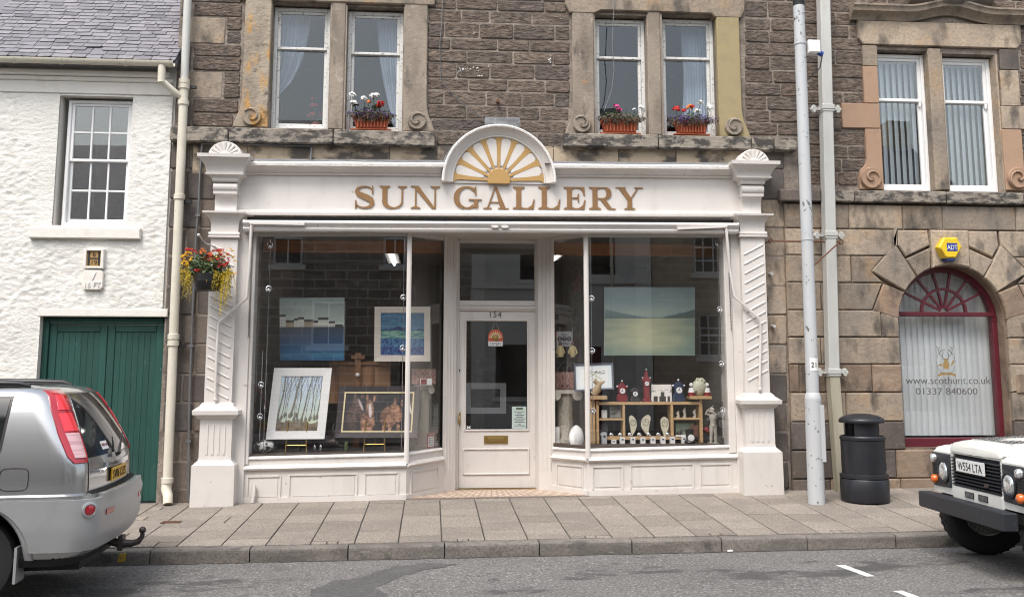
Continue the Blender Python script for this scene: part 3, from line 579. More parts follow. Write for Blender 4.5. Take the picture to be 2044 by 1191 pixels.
def rubble(px0, px1, py_list, lens=(.3, .62), parent=None, m='brown', Y=SY):
    for y0, y1 in zip(py_list, py_list[1:]):
        ym = (y0 + y1) / 2; xm = (px0 + px1) / 2; xa, xb = X(px0, ym, Y), X(px1, ym, Y); z1, z0 = Z(xm, y0, Y), Z(xm, y1, Y); x = xa
        while x < xb - .02:
            e = x + random.uniform(*lens)
            if xb - e < .16: e = xb
            stone(x, min(e, xb), z0, z1, m, Y, parent); x = e
# left strip beside the downpipe: alternating big pale quoins and brown courses
for y0, y1, segs in ((-28, 6, [(380, 484, 'brown')]), (6, 34, [(386, 484, 'brown')]), (34, 61, [(452, 483, 'brown')]), (61, 88, [(451, 482, 'brown')]), (88, 113, [(386, 482, 'brown')]), (113, 142, [(384, 481, 'brown')]), (142, 169, [(446, 480, 'brown')]), (169, 197, [(445, 479, 'brown')]), (197, 226, [(384, 476, 'brown')]), (226, 253, [(382, 466, 'brown')]),
                     (34, 88, [(379, 451, 'ashlar')]), (142, 197, [(374, 445, 'ashlar')])):
    for a, c, m_ in segs: x0_, x1_, z0_, z1_ = pr(a, c, y0, y1, SY); stone(x0_, x1_, z0_, z1_, m_)
for y0, y1 in ((-28, 34), (88, 142), (197, 253)): x0_, x1_, z0_, z1_ = pr(362, 382, y0, y1, SY); stone(x0_, x1_, z0_, z1_, 'sooty')
rubble(1487, 1594, [-30, 2, 36, 62, 86, 112, 140, 166, 192, 220, 245, 270])
rubble(868, 1122, [-60, -34, -23], (.4, .6))
# sill courses and stained band below
def course(pxs, py0, py1, m, Y, d, name, sl=0.0, c=.012):
    for a, e in zip(pxs, pxs[1:]):
        x0_, x1_ = X(a, (py0 + py1) / 2, Y), X(e, (py0 + py1) / 2, Y); mid = (pxs[0] + pxs[-1]) / 2; z1, z0 = Z(mid, py0, Y), Z(mid, py1, Y)
        MB().block(rough_rect(x0_ + .004, x1_ - .004, z0, z1, .003, .015), Y, Y + d, c).build(name, M[m], sb)
course([338, 456, 665, 869], 257, 286, 'sill', SY - .13, .2, 'sill_stone')
course([1124, 1315, 1501, 1546, 1592], 270, 296, 'sill', SY - .13, .2, 'sill_stone')
course([384, 493, 622, 778, 872, 960], 287, 352, 'band', SY - .01, .05, 'band_stone', c=.004)
course([1030, 1105, 1235, 1350, 1492], 296, 352, 'band', SY - .01, .05, 'band_stone', c=.004)
# dressed side strips beside the shopfront
for py0, py1 in zip([286, 338, 398, 455, 511, 571, 628, 687, 746, 803, 862, 921, 975], [338, 398, 455, 511, 571, 628, 687, 746, 803, 862, 921, 975, 1030]):
    for a, e in (((340, 376), (376, 432)) if (py0 // 57) % 2 else ((340, 400), (400, 440))):
        x0_, x1_, z0_, z1_ = pr(a - (py0 - 300) * .03, e - (py0 - 300) * .03, py0, py1, SY); stone(x0_, x1_, z0_, z1_, 'sooty', name='quoin_stone', j=.006, cut=.02)
    x0_, x1_, z0_, z1_ = pr(1500, 1566 + (py0 - 300) * .016, py0, py1, SY); stone(x0_, x1_, z0_, z1_, 'sooty' if py0 > 700 or py0 < 340 else 'ashlar', name='quoin_stone', j=.006, cut=.02)
# window margins with scroll stops
MY = SY - .045
def jamb(side, inner_px, outer_px, top, bot, m, sgn):      # sgn -1: outer edge on the left
    ztop, zbot = Z(inner_px, top, MY), Z(inner_px, bot, MY); xi = X(inner_px, (top + bot) / 2, MY); xo = X(outer_px, (top + bot) / 2, MY)
    h = [(0, .30), (.12, .27), (.3, .2), (.55, .09), (.8, .03), (1.0, 0)]
    out = [(xi, zbot), (xi, ztop), (xo, ztop)] + [(xo + sgn * .11 * (q / .3) ** 1.2 * (1 if q > .0 else 0), zbot + .42 * t) for t, q in reversed(h)]
    if sgn > 0: out = out[::-1]
    MB().block(out, MY + jit(.004), SY + .04, .012).build('window_margin', M[m], sb)
    sx = (xi + xo) / 2 + sgn * .03; sz = zbot + .14; rr = .125
    v = MB(); v.lathe([(rr, SY), (rr, MY - .035), (rr * .9, MY - .05), (.02, MY - .045)], (sx, 0, sz), 24, 'y')
    pts = [Vector((sx + sgn * (rr * .92 - .009 * k) * math.cos(.5 * k + .6), MY - .05 - .0011 * k, sz + (rr * .92 - .009 * k) * math.sin(.5 * k + .6))) for k in range(12)]
    v.tube(pts, [.016] * 11 + [.022], 6); v.build('scroll_stop', M[m if m != 'ochre' else 'margin'], sb, smooth=35)
jamb(0, 539, 486, -30, 255, 'rustmargin', -1); jamb(0, 806, 853, -30, 262, 'margin', 1); jamb(0, 1186, 1143, 12, 269, 'margin', -1); jamb(0, 1433, 1479, 12, 273, 'ochre', 1)
for a, e, t, bt in ((659, 689, -30, 259), (1294, 1321, 12, 270)): x0_, x1_, z0_, z1_ = pr(a, e, t, bt, MY); MB().block(rough_rect(x0_, x1_, z0_, z1_, .004, .02), MY + .01, SY + .3, .02).build('mullion', M['margin'], sb)
x0_, x1_, z0_, z1_ = pr(478, 868, -60, 5, MY); MB().block(rough_rect(x0_, x1_, Z(660, 5, MY), Z(660, -45, MY), .004, .02), MY - .006, SY + .2, .015).build('lintel', M['ashlar'], sb)
zl, zu = Z(1310, 28, MY), Z(1310, -24, MY); xs_ = [X(q, 10, MY) for q in (1128, 1185, 1200, 1290, 1322, 1420, 1486)]
MB().block([(xs_[0], zl + .1), (xs_[0] + .06, zl - .02), (xs_[1], zl - .02), (xs_[2], zl + .03), (xs_[5], zl + .03), (xs_[5] + .05, zl - .02), (xs_[6] - .05, zl - .02), (xs_[6], zl + .1), (xs_[6], zu), (xs_[0], zu)], MY - .006, SY + .2, .012).build('lintel', M['ashlar'], sb)
for a in (W1, W2, W3, W4):      # reveals of the openings
    b = MB(); b.box(a[0] - .02, a[0] + .004, SY - .02, SY + .3, a[2], a[3]); b.box(a[1] - .004, a[1] + .02, SY - .02, SY + .3, a[2], a[3]); b.build('reveal', M['margin'], sb)
for a, pym, px_ in ((W1, 97, 600), (W2, 107, 745), (W3, 116, 1240), (W4, 117, 1377)): sash_window(sb, a[0] + .005, a[1] - .005, a[2] + .005, a[3] - .02, SY + .13, Z(px_, pym, SY + .14), 1, 1, 1, .05, .042, 'oldsash', 'glassold')
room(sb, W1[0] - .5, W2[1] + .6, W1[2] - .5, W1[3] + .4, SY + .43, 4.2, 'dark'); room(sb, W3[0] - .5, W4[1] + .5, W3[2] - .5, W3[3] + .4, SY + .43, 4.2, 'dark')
# net curtains
def curtain(label, edge, x_side, y=SY + .34, folds=9):
    """edge: list of (x, z) of the free edge from top to bottom; cloth hangs between it and x_side"""
    b = MB(); n = 28; rows_ = []
    for xe, z in edge:
        rows_.append([(lerp(x_side, xe, i / n), y + .018 * math.sin(i / n * folds * 2 * math.pi + z * .6) * min(1, abs(xe - x_side) / .2) + .002 * i, z + .02 * math.sin(i * .9)) for i in range(n + 1)])
    for r_ in rows_: b.v += r_
    for j in range(len(rows_) - 1):
        for i in range(n): a = j * (n + 1) + i; b.f.append((a, a + 1, a + n + 2, a + n + 1))
    k = len(b.v); b.v += [(x, yy + .004, z) for x, yy, z in b.v[:k]]; b.f += [tuple(k + q for q in f[::-1]) for f in b.f[:]]
    return solo('curtain', M['curtain'], label, 'curtain', b, smooth=60)
CY = SY + .34
def e_(pts): return [(X(px, py, CY), Z(px, py, CY)) for px, py in pts]
curtain('white net curtain swept aside behind the leftmost upper window', e_([(628, -10), (622, 30), (615, 70), (608, 100), (598, 130), (582, 160), (562, 180), (549, 190)]), W1[0] - .02)
curtain('white net curtain hanging straight behind the geraniums of the second upper window', e_([(745, -5), (752, 40), (755, 80), (758, 120), (765, 165), (775, 210), (785, 255), (786, 275)]), W2[1] + .02)
curtain('tied net curtain at the right of the upper window nearest the lamp post', e_([(1358, 25), (1360, 60), (1362, 100), (1366, 140), (1366, 180), (1364, 230), (1362, 275)]), X(1412, 150, CY))
# old paint flecks on the rubble
b = MB(); random.seed(8)
for cx_, cy_, rx, ry, n_ in ((918, 141, 9, 9, 18), (940, 137, 22, 7, 12), (955, 152, 12, 2, 6), (1097, 119, 4, 8, 9)):
    for _ in range(n_):
        c = U(cx_ + random.gauss(0, rx * .5), cy_ + random.gauss(0, ry * .5), SY - .013); s_ = random.uniform(.004, .012); k = [(c.x + s_ * random.uniform(.5, 1.2) * math.cos(a_), SY - .0125, c.z + s_ * random.uniform(.4, 1) * math.sin(a_)) for a_ in (0, 1.2, 2.5, 3.8, 5.1)]; b.poly(k)
o = b.build('paint_flecks', M['fwhite'], sb); o['kind'] = 'stuff'
# loose cables on the facade
def wire(name, label, pts, r, m, cat='cable'): solo(name, M[m], label, cat, MB().tube(pts, r, 5), smooth=60)
cw = [(885, -20), (884, 0), (882, 40), (878, 90), (879, 160), (892, 175), (915, 200), (945, 225), (970, 240), (988, 247)]
wire('wall_cable', 'thin grey cable running down the brown stone to the sunburst arch', [U(a, c, SY - .03) for a, c in cw], .006, 'iron')
wire('wall_cable', 'thin pale cable hanging in front of the window with the pink flower', [U(a, c, SY - .09) for a, c in ((1228, -15), (1224, 40), (1222, 90), (1226, 140), (1221, 180), (1212, 205), (1206, 222))], .006, 'iron')

# ================================================================== RIGHT-HAND BUILDING WITH THE ARCHED WINDOW
ob = thing('sandstone_office', 'tan ashlar office building with maroon arched window', 'building', (6.5, SY, 0))
random.seed(31); OY = SY
ox0 = X(1566, 560, OY); ox1 = 10.6
acx = X(1897, 600, OY); az = Z(1897, 640, OY); aR = (X(2002, 640, OY) - X(1791, 640, OY)) / 2; abot = Z(1897, 893, OY); atop = az + aR
V1 = pr(1750, 1862, 100, 380, OY); V2 = pr(1887, 1995, 108, 382, OY)
b = MB(); wall_cells(b, bx1 + .002, ox1, Z(1897, 400, OY), 8.2, [V1, V2], OY + .012, OY + .42)
b.build('upper_wall', M['mortar'], ob)
b = MB(); wall_cells(b, ox0 + .01, ox1, -.6, Z(1897, 400, OY) - .002, [(acx - aR, acx + aR, abot, atop)], OY + .02, OY + .42)
N = 20; arc = [(acx + aR * math.cos(math.pi * i / N), az + aR * math.sin(math.pi * i / N)) for i in range(N + 1)]
for i in range(N):      # spandrel masonry fills the square head of the opening down to the arch
    (xa, za), (xb, zb) = arc[i], arc[i + 1]; b.hexa([(xb, y_, z_) if k else (xa, y_, z_) for y_ in (OY + .02, OY + .42) for k, z_ in ((0, za), (1, zb), (1, atop), (0, atop))])
b.build('lower_wall', M['rust_ashlar'], ob)
# upper rubble
def mstone(x0, x1, z0, z1, m='brown', name='stone', out=0.0): stone(x0, x1, z0, z1, m, OY, ob, name, out=out)
ups = [-30, -3, 24, 50, 75, 100, 128, 156, 183, 210, 237, 263, 290, 316, 342, 370]
for y0, y1 in zip(ups, ups[1:]):
    ym = (y0 + y1) / 2; xa = X(1596 + ym * .03, ym, OY); xb = X(1681 if 205 < ym < 258 else 1722 + ym * .02 if ym < 330 else 1712, ym, OY); z1, z0 = Z(1660, y0, OY), Z(1660, y1, OY); x = xa
    if ym < 50: xb = X(1712, ym, OY)
    while x < xb - .02:
        e = x + random.uniform(.26, .55)
        if xb - e < .2: e = xb
        mstone(x, e, z0, z1); x = e
    xa = X(2036, ym, OY); x = xa
    while x < 10.2:
        e = x + random.uniform(.3, .6); mstone(x, e, z0, z1); x = e
for y0, y1 in ((-30, -3), (-3, 14)):
    x = X(1715, 0, OY)
    while x < X(2036, 0, OY): e = x + random.uniform(.35, .6); mstone(x, e, Z(1880, y1, OY), Z(1880, y0, OY)); x = e
# margins of the upper windows
QY = OY - .035
def q(px0, px1, py0, py1, m, name='margin_stone', Y=QY, c=.008, d=.09): x0_, x1_, z0_, z1_ = pr(px0, px1, py0, py1, Y); return MB().block(rough_rect(x0_ + .003, x1_ - .003, z0_ + .003, z1_ - .003, .002, .01), Y, Y + d, c).build(name, M[m], ob)
q(1722, 1752, 90, 132, 'ashlar'); q(1724, 1754, 132, 206, 'redsand'); q(1681, 1757, 206, 256, 'redsand')
xi = X(1762, 320, QY); zt, zb = Z(1740, 257, QY), Z(1740, 378, QY); xo = X(1729, 290, QY)
MB().block([(xi, zb), (xi, zt), (xo, zt), (xo, zb + .42), (xo - .03, zb + .34), (xo - .10, zb + .27), (xo - .12, zb + .15), (xo - .12, zb)], QY, OY + .05, .008).build('margin_stone', M['redsand'], ob)
for cxp, m_, sg in ((1737, 'redsand', -1), (2030, 'redsand', 1)):
    c = U(cxp, 356, QY); rr = .15; v = MB(); v.lathe([(rr, OY), (rr, QY - .03), (rr * .93, QY - .05), (.02, QY - .04)], (c.x, 0, c.z), 28, 'y')
    v.tube([Vector((c.x - sg * (rr * .9 - .0095 * k) * math.cos(.5 * k - .9), QY - .05 - .0012 * k, c.z + (rr * .9 - .0095 * k) * math.sin(.5 * k - .9))) for k in range(14)], [.015] * 13 + [.022], 6); v.build('scroll_stop', M[m_], ob, smooth=35)
q(1860, 1888, 96, 380, 'ashlar', 'mullion', QY + .01, .015, .3)
q(1996, 2034, 98, 140, 'sooty'); q(1998, 2036, 140, 212, 'ashlar'); q(2000, 2060, 212, 258, 'ashlar'); q(2004, 2044, 258, 380, 'redsand')
x0_, x1_, z0_, z1_ = pr(1713, 2038, 46, 93, QY); n_ = 3
MB().block([(x0_, z0_ + .09), (x0_ + .07, z0_), (x1_ - .07, z0_), (x1_, z0_ + .09), (x1_, z1_), (x0_, z1_)], QY - .01, OY + .3, .01).build('lintel', M['ashlar'], ob)
xa, xb, xc = X(1697, 35, QY), X(1895, 35, QY), X(2085, 35, QY); zz = Z(1710, 40, QY); b = MB(); prof = [(0, 0), (-.03, .0), (-.04, .03), (-.09, .07), (-.14, .10), (-.15, .15), (-.17, .17), (-.17, .195), (0, .21)]; rings = []
for i in range(25):
    t = i / 24; x = lerp(xa, xc, t); k = max(0, 1 - abs(t - .5) / .22); s_ = k * k * (3 - 2 * k); rings.append([(x, QY + p_ + .02, zz + r_ + .11 * s_) for p_, r_ in prof])
b.loft(rings); b.build('hood_mould', M['ashlar'], ob, smooth=45)
b = MB(); c = U(1897, 22, QY); rings = []
for i in range(17):
    t = -1 + i / 8; rings.append([(c.x + t * .62, QY + p_ * (1 - .5 * abs(t) ** 3), c.z + .05 + r_ + .09 * abs(t) ** 2) for p_, r_ in ((0, -.05), (-.1, -.03), (-.18, .06), (-.18, .2), (0, .3))])
b.loft(rings); b.build('carved_block', M['sooty'], ob, smooth=45)
for a in (V1, V2):
    b = MB(); b.box(a[0] - .02, a[0] + .004, OY - .01, OY + .3, a[2], a[3]); b.box(a[1] - .004, a[1] + .02, OY - .01, OY + .3, a[2], a[3]); b.build('reveal', M['ashlar'], ob)
sash_window(ob, V1[0] + .005, V1[1] - .005, V1[2] + .004, V1[3] - .02, OY + .13, Z(1805, 200, OY + .14), 1, 1, 1, .055, .05, 'upvc', 'glassdg', horns=True)
sash_window(ob, V2[0] + .005, V2[1] - .005, V2[2] + .004, V2[3] - .02, OY + .13, Z(1935, 204, OY + .14), 1, 1, 1, .055, .05, 'upvc', 'glassdg', horns=True)
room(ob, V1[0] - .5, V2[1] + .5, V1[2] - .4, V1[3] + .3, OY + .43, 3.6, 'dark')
# sill string course
sx = [1557, 1640, 1706, 1890, 2044, 2200, 2380]; Y_ = OY - .12
for a, e in zip(sx, sx[1:]): x0_, x1_ = X(a, 390, Y_), X(e, 390, Y_); MB().block(rough_rect(x0_ + .003, x1_ - .003, Z(1800, 404, Y_), Z(1800, 381, Y_), .003, .012), Y_, OY + .05, .012).build('sill_stone', M['sill' if a != 1557 else 'sooty'], ob)
# rusticated ashlar courses
cz = [407, 457, 510, 564, 619, 673, 727, 783, 841, 898, 955, 1000]
ox1 = 11.2; joints = {0: [1566, 1602, 1695, 1802, 1882, 2028, 2150, 2330], 1: [1568, 1640, 1787, 'A'], 2: [1570, 1700, 'A'], 3: [1571, 1640, 'A'], 4: [1573, 1760, 'A'], 5: [1575, 1640, 'A'], 6: [1577, 1596, 1742, 'A'], 7: [1579, 1690, 'A'], 8: [1580, 1640, 'A'], 9: [1581, 1700, 1790, 1900, 2020, 2150, 2330], 10: [1583, 1660, 1800, 1960, 2100, 2330]}
RY = OY - .05
vz = [Z(1700, py, RY) for py in cz]
def ring_pt(ang, r_): return (acx + r_ * math.cos(ang), az + r_ * math.sin(ang))
def ablock(poly, m, name='ashlar_block', ch=.016): return MB().block(poly, RY + jit(.003), OY + .04, ch).build(name, M[m], ob)
rA = aR + .012
# wedge stones: (angle0, angle1, outer corner polygon given as extra outer points)
h1, h2, h3, h4 = vz[1], vz[2], vz[3], vz[4]
def wedge(a0, a1, outer, m, out=0.0):
    inner = [ring_pt(lerp(a0, a1, i / 5), rA) for i in range(6)]
    poly = inner + outer
    MB().block(poly, RY - out, OY + .04, .016).build('voussoir', M[m], ob)
xo = lambda px, py: (X(px, py, RY), Z(px, py, RY))
def mir(p): return (2 * acx - p[0], p[1])
wl = [((R(111.5), R(128)), [xo(1808, 517), xo(1858, 494)], 'ashlar'), ((R(129.2), R(149)), [xo(1739, 541), xo(1788, 487)], 'ashlar'), ((R(150.2), R(178.5)), [xo(1743, 620), xo(1764, 566)], 'rust_ashlar')]
for (a0, a1), outer, m_ in wl:
    wedge(a0, a1, outer, m_, .004)
    inn = [ring_pt(math.pi - lerp(a0, a1, i / 5), rA) for i in range(6)]; MB().block((inn + [mir(p) for p in outer])[::-1], RY - .004, OY + .04, .016).build('voussoir', M[m_], ob)
MB().block([ring_pt(R(110), rA), ring_pt(R(90), rA), ring_pt(R(70), rA), (acx + .27, h1 - .004), (acx - .27, h1 - .004)][::-1], RY - .05, OY + .04, .02).build('keystone', M['ashlar'], ob)
random.seed(77)
for ci in range(len(cz) - 1):
    z1, z0 = vz[ci] - .004, vz[ci + 1] + .004; zm = (z0 + z1) / 2; js = joints[ci]; pym = (cz[ci] + cz[ci + 1]) / 2
    xs_ = [X(j, pym, RY) for j in js if j != 'A']
    mm = lambda: 'ashlar' if ci < 5 or (ci < 7 and random.random() < .5) else random.choice(('rust_ashlar', 'rust_ashlar', 'ashlar')) if ci < 8 else random.choice(('rust_ashlar', 'sooty', 'sooty'))
    if js[-1] != 'A':
        for a, e in zip(xs_, xs_[1:]): ablock(rough_rect(a + .003, e - .003, z0, z1, .003, 0), mm())
        continue
    if ci == 1: lim = [(X(1790, 470, RY), z1), xo(1789, 487), (X(1768, 510, RY), z0)]
    elif ci == 2: lim = [(X(1766, 512, RY), z1), xo(1740, 541), (X(1764, 562, RY), z0)]
    elif ci == 3: lim = [(X(1763, 566, RY) - .005, z1), (X(1743, 618, RY) - .005, z0)]
    else: lim = [(acx - rA - .002, z1), (acx - rA - .002, z0)]
    for side in (0, 1):
        F = (lambda p: p) if side == 0 else mir
        pts = [p for p in lim]
        if side == 0:
            for a, e in zip(xs_, xs_[1:]): ablock(rough_rect(a + .003, e - .003, z0, z1, .003, 0), mm())
            poly = [(xs_[-1] + .003, z0), (xs_[-1] + .003, z1)] + [(p[0] - .004, p[1]) for p in pts]; ablock(poly[::-1], mm())
        else:
            far = acx + (acx - X(1640 if ci % 2 else 1690, pym, RY)); poly = [(far, z0), (far, z1)] + [(mir(p)[0] + .004, p[1]) for p in pts]; ablock(poly, mm()); ablock(rough_rect(far + .005, 10.6, z0, z1, .003, 0), mm())
    if ci == 1:      # blocks resting between keystone and wedges
        pl_ = [(X(1791, 487, RY), z1), xo(1790, 487), (xo(1808, 516)[0] + .0, xo(1808, 515)[1]), xo(1857, 493), (acx - .27, z1)]
        pl_ = [(X(1793.5, 470, RY), z1), xo(1793.5, 489), xo(1809, 512), xo(1857, 489), (acx - .29, z1)]
        ablock(pl_, 'ashlar'); ablock([mir(p) for p in pl_][::-1], 'ashlar')
# arched window
AY = OY + .16
aw = MB(); fw = .075
def archring(mb, r0, r1, y0, y1, zc=az, xc=acx, a0=0.0, a1=math.pi, n=32):
    rings = [[(xc + r_ * math.cos(lerp(a0, a1, i / n)), y_, zc + r_ * math.sin(lerp(a0, a1, i / n))) for r_, y_ in ((r0, y0), (r1, y0), (r1, y1), (r0, y1))] for i in range(n + 1)]; mb.loft(rings)
archring(aw, aR - fw, aR - .002, AY, AY + .09)
aw.bbox(acx - aR + .002, acx - aR + fw, AY, AY + .09, abot + .12, az - .001, .006); aw.bbox(acx + aR - fw, acx + aR - .002, AY, AY + .09, abot + .12, az - .001, .006)
aw.bbox(acx - aR + .002, acx + aR - .002, AY - .03, AY + .09, abot, abot + .12, .008)
win = aw.build('arched_window', M['maroon'], ob, smooth=40)
tz = Z(1897, 627, AY); MB().bbox(acx - aR + fw * .6, acx + aR - fw * .6, AY - .012, AY + .07, tz - .03, tz + .03, .008).build('transom', M['maroon'], win)
r1 = .32; b = MB(); archring(b, r1 - .018, r1 + .018, AY + .01, AY + .05, tz + .03); b.build('glazing_bar', M['maroon'], win)
for k in range(1, 7):
    a = math.pi * k / 7; p0 = (acx + .1 * math.cos(a), AY + .03, tz + .03 + .02); 
    p0 = (acx + .16 * math.cos(a), AY + .03, tz + .035 + .05 * math.sin(a)); rr = aR - fw + .015
    # meet the ring
    d = Vector((math.cos(a), 0, math.sin(a))); e = Vector((acx, AY + .03, tz + .03)) + d * .0
    t = 0
    while (Vector((e.x + d.x * t - acx, 0, e.z + d.z * t - az))).length < rr: t += .01
    MB().beam(e + d * .05, e + d * t, (0, 1, 0), .034, .03).build('glazing_bar', M['maroon'], win)
def fanpts(r_, z0_): return [(acx + r_ * math.cos(math.pi * i / 24), z0_ + r_ * math.sin(math.pi * i / 24)) for i in range(25)]
pp = [(x_, max(z_, tz + .03)) for x_, z_ in fanpts(aR - fw + .01, az) if z_ > tz]; pp = [(acx + aR - fw, tz + .03)] + pp + [(acx - aR + fw, tz + .03)]
MB().loft([[(x_, AY + .03, z_) for x_, z_ in pp], [(x_, AY + .036, z_) for x_, z_ in pp]]).build('pane', M['glass'], win)
gyl = AY + .03; pan = MB().box(acx - aR + fw - .005, acx + aR - fw + .005, gyl, gyl + .006, abot + .115, tz - .028).build('pane', M['glass'], win)
txtm = mat('grey_window_lettering', (.09, .085, .08), .6); goldv = mat('gold_vinyl', (.30, .20, .07), .6)
text('www.scothunt.co.uk', .145, (X(1893, 766, gyl), gyl - .003, Z(1893, 766, gyl)), txtm, win, fit=X(1978, 760, gyl) - X(1808, 760, gyl), ext=.0008); text('01337 840600', .13, (X(1890, 788, gyl), gyl - .003, Z(1890, 787, gyl)), txtm, win, fit=X(1952, 780, gyl) - X(1829, 780, gyl), ext=.0008)
# stag emblem on the glass: ring, antlers, head, scroll
b = MB(); c = U(1888, 722, gyl); yy = gyl - .004
for k in range(24):
    if k % 6 != 5: a0 = 2 * math.pi * k / 24; a1 = 2 * math.pi * (k + .8) / 24; b.tube([(c.x + .135 * math.cos(a0), yy, c.z + .17 * math.sin(a0)), (c.x + .135 * math.cos(a1), yy, c.z + .17 * math.sin(a1))], .0035, 4)
for sg in (-1, 1):
    A = [(.015, .03), (.05, .07), (.09, .11), (.10, .17), (.075, .21)]
    b.tube([(c.x + sg * x_, yy, c.z + z_) for x_, z_ in A], .004, 4)
    for (x_, z_), (dx, dz_) in zip(A[1:4], ((-.02, .06), (-.03, .06), (.03, .05))): b.tube([(c.x + sg * x_, yy, c.z + z_), (c.x + sg * (x_ + dx), yy, c.z + z_ + dz_)], .0035, 4)
b.build('emblem_line', txtm, win)
b = MB(); b.block([(c.x + x_, c.z + z_) for x_, z_ in ((-.035, -.09), (.03, -.1), (.045, -.03), (.02, .02), (.045, .035), (.015, .045), (-.015, .045), (-.045, .035), (-.02, .02), (-.05, -.04))][::1], yy, yy + .002, 0); b.block([(c.x + x_, c.z + z_) for x_, z_ in ((.06, -.07), (.11, -.02), (.12, .03), (.09, .01))], yy, yy + .002, 0); b.block([(c.x + x_, c.z + z_) for x_, z_ in ((-.12, -.04), (-.07, -.07), (-.06, -.02))], yy, yy + .002, 0)
b.build('emblem', goldv, win)
b = MB(); b.block([(c.x - .13, c.z - .17), (c.x - .07, c.z - .145), (c.x + .07, c.z - .145), (c.x + .13, c.z - .17), (c.x + .13, c.z - .205), (c.x + .07, c.z - .18), (c.x - .07, c.z - .18), (c.x - .13, c.z - .205)], yy, yy + .002, 0); b.build('emblem_scroll', goldv, win)
b = MB(); b.box(acx - aR - .3, acx + aR + .3, OY + .43, OY + .44, 0, 3.5); room(ob, acx - aR - .3, acx + aR + .3, 0, 3.4, OY + .43, 3.0, 'roomwall')
# vertical blinds, one thing per window, each slat a part
def blind(label, x0, x1, ztop, zbot, y, n, tilt, group=None, short=(), toparc=False):
    t = thing('vertical_blind', label, 'blind', ((x0 + x1) / 2, y, zbot), group=group); pw = (x1 - x0) / n
    MB().box(x0, x1, y - .02, y + .02, ztop, ztop + .03).build('headrail', M['upvc'], t)
    for i in range(n):
        xm = x0 + (i + .5) * pw; hw = pw * .56; z0_ = zbot + (.3 if i in short else 0); dx, dyy = hw * math.cos(tilt), hw * math.sin(tilt); b = MB(); zt_ = ztop
        b.hexa([(xm - dx, y - dyy, z0_), (xm, y - .004, z0_), (xm + dx, y + dyy, z0_), (xm, y + .001, z0_), (xm - dx, y - dyy, zt_), (xm, y - .004, zt_), (xm + dx, y + dyy, zt_), (xm, y + .001, zt_)]); b.build('slat', M['blind'], t)
    return t
blind('pale vertical blind behind the big arched window', acx - aR + .02, acx + aR - .02, atop - .04, abot + .14, AY + .2, 17, R(9))
blind('half open vertical blind behind the upper window next to the red sandstone scroll', V1[0] + .03, V1[1] - .07, V1[3] - .1, V1[2] + .1, OY + .30, 8, R(32))
blind('half open vertical blind behind the upper window at the edge of the photo', V2[0] + .03, V2[1] - .07, V2[3] - .1, V2[2] + .1, OY + .30, 8, R(32))
# panelled stone pier detail at the right edge
x0_, x1_, z0_, z1_ = pr(2030, 2060, 745, 785, RY - .02); MB().block(rough_rect(x0_, x1_ + .25, z0_, z1_, .002, .01), RY - .02, OY, .015).build('raised_panel', M['rust_ashlar'], ob)
# alarm box
ay = RY - .06; p = thing('alarm_box', 'yellow hexagonal burglar alarm box with blue square on the keystone', 'alarm', (X(1897, 518, ay), ay, Z(1897, 518, ay)))
hx = [xo2 for xo2 in [(X(a, c, ay - .08), Z(a, c, ay - .08)) for a, c in ((1873, 493), (1884, 474), (1910, 474), (1920, 493), (1908, 515), (1885, 515))]]
yel = mat('alarm_yellow', (.72, .50, .02), .35); MB().block(hx[::-1], ay - .09, ay + .01, .018).build('cover', yel, p)
MB().block([(X(a, c, ay - .08), Z(a, c, ay - .08)) for a, c in ((1885, 515.5), (1908, 515.5), (1905, 521), (1889, 521))], ay - .085, ay + .01, .006).build('strobe', mat('alarm_blue', (.02, .03, .12), .25), p)
bq = pr(1890, 1911, 485, 501, ay - .09); MB().box(bq[0], bq[1], ay - .093, ay - .088, bq[2], bq[3]).build('logo_panel', mat('alarm_logo_blue', (.015, .03, .25), .4), p)
text('ADT', .095, ((bq[0] + bq[1]) / 2, ay - .0955, bq[2] + .018), M['card'], p, fit=(bq[1] - bq[0]) * .98, ext=.001)
b = MB()
for k in range(6): q0 = U(1874 + k * 2.2, 497 + k * 3.4, ay - .09); b.box(q0.x, q0.x + .045, ay - .096, ay - .088, q0.z - .006, q0.z + .004)
b.build('sounder_slot', mat('alarm_slot', (.3, .17, .01), .6), p)

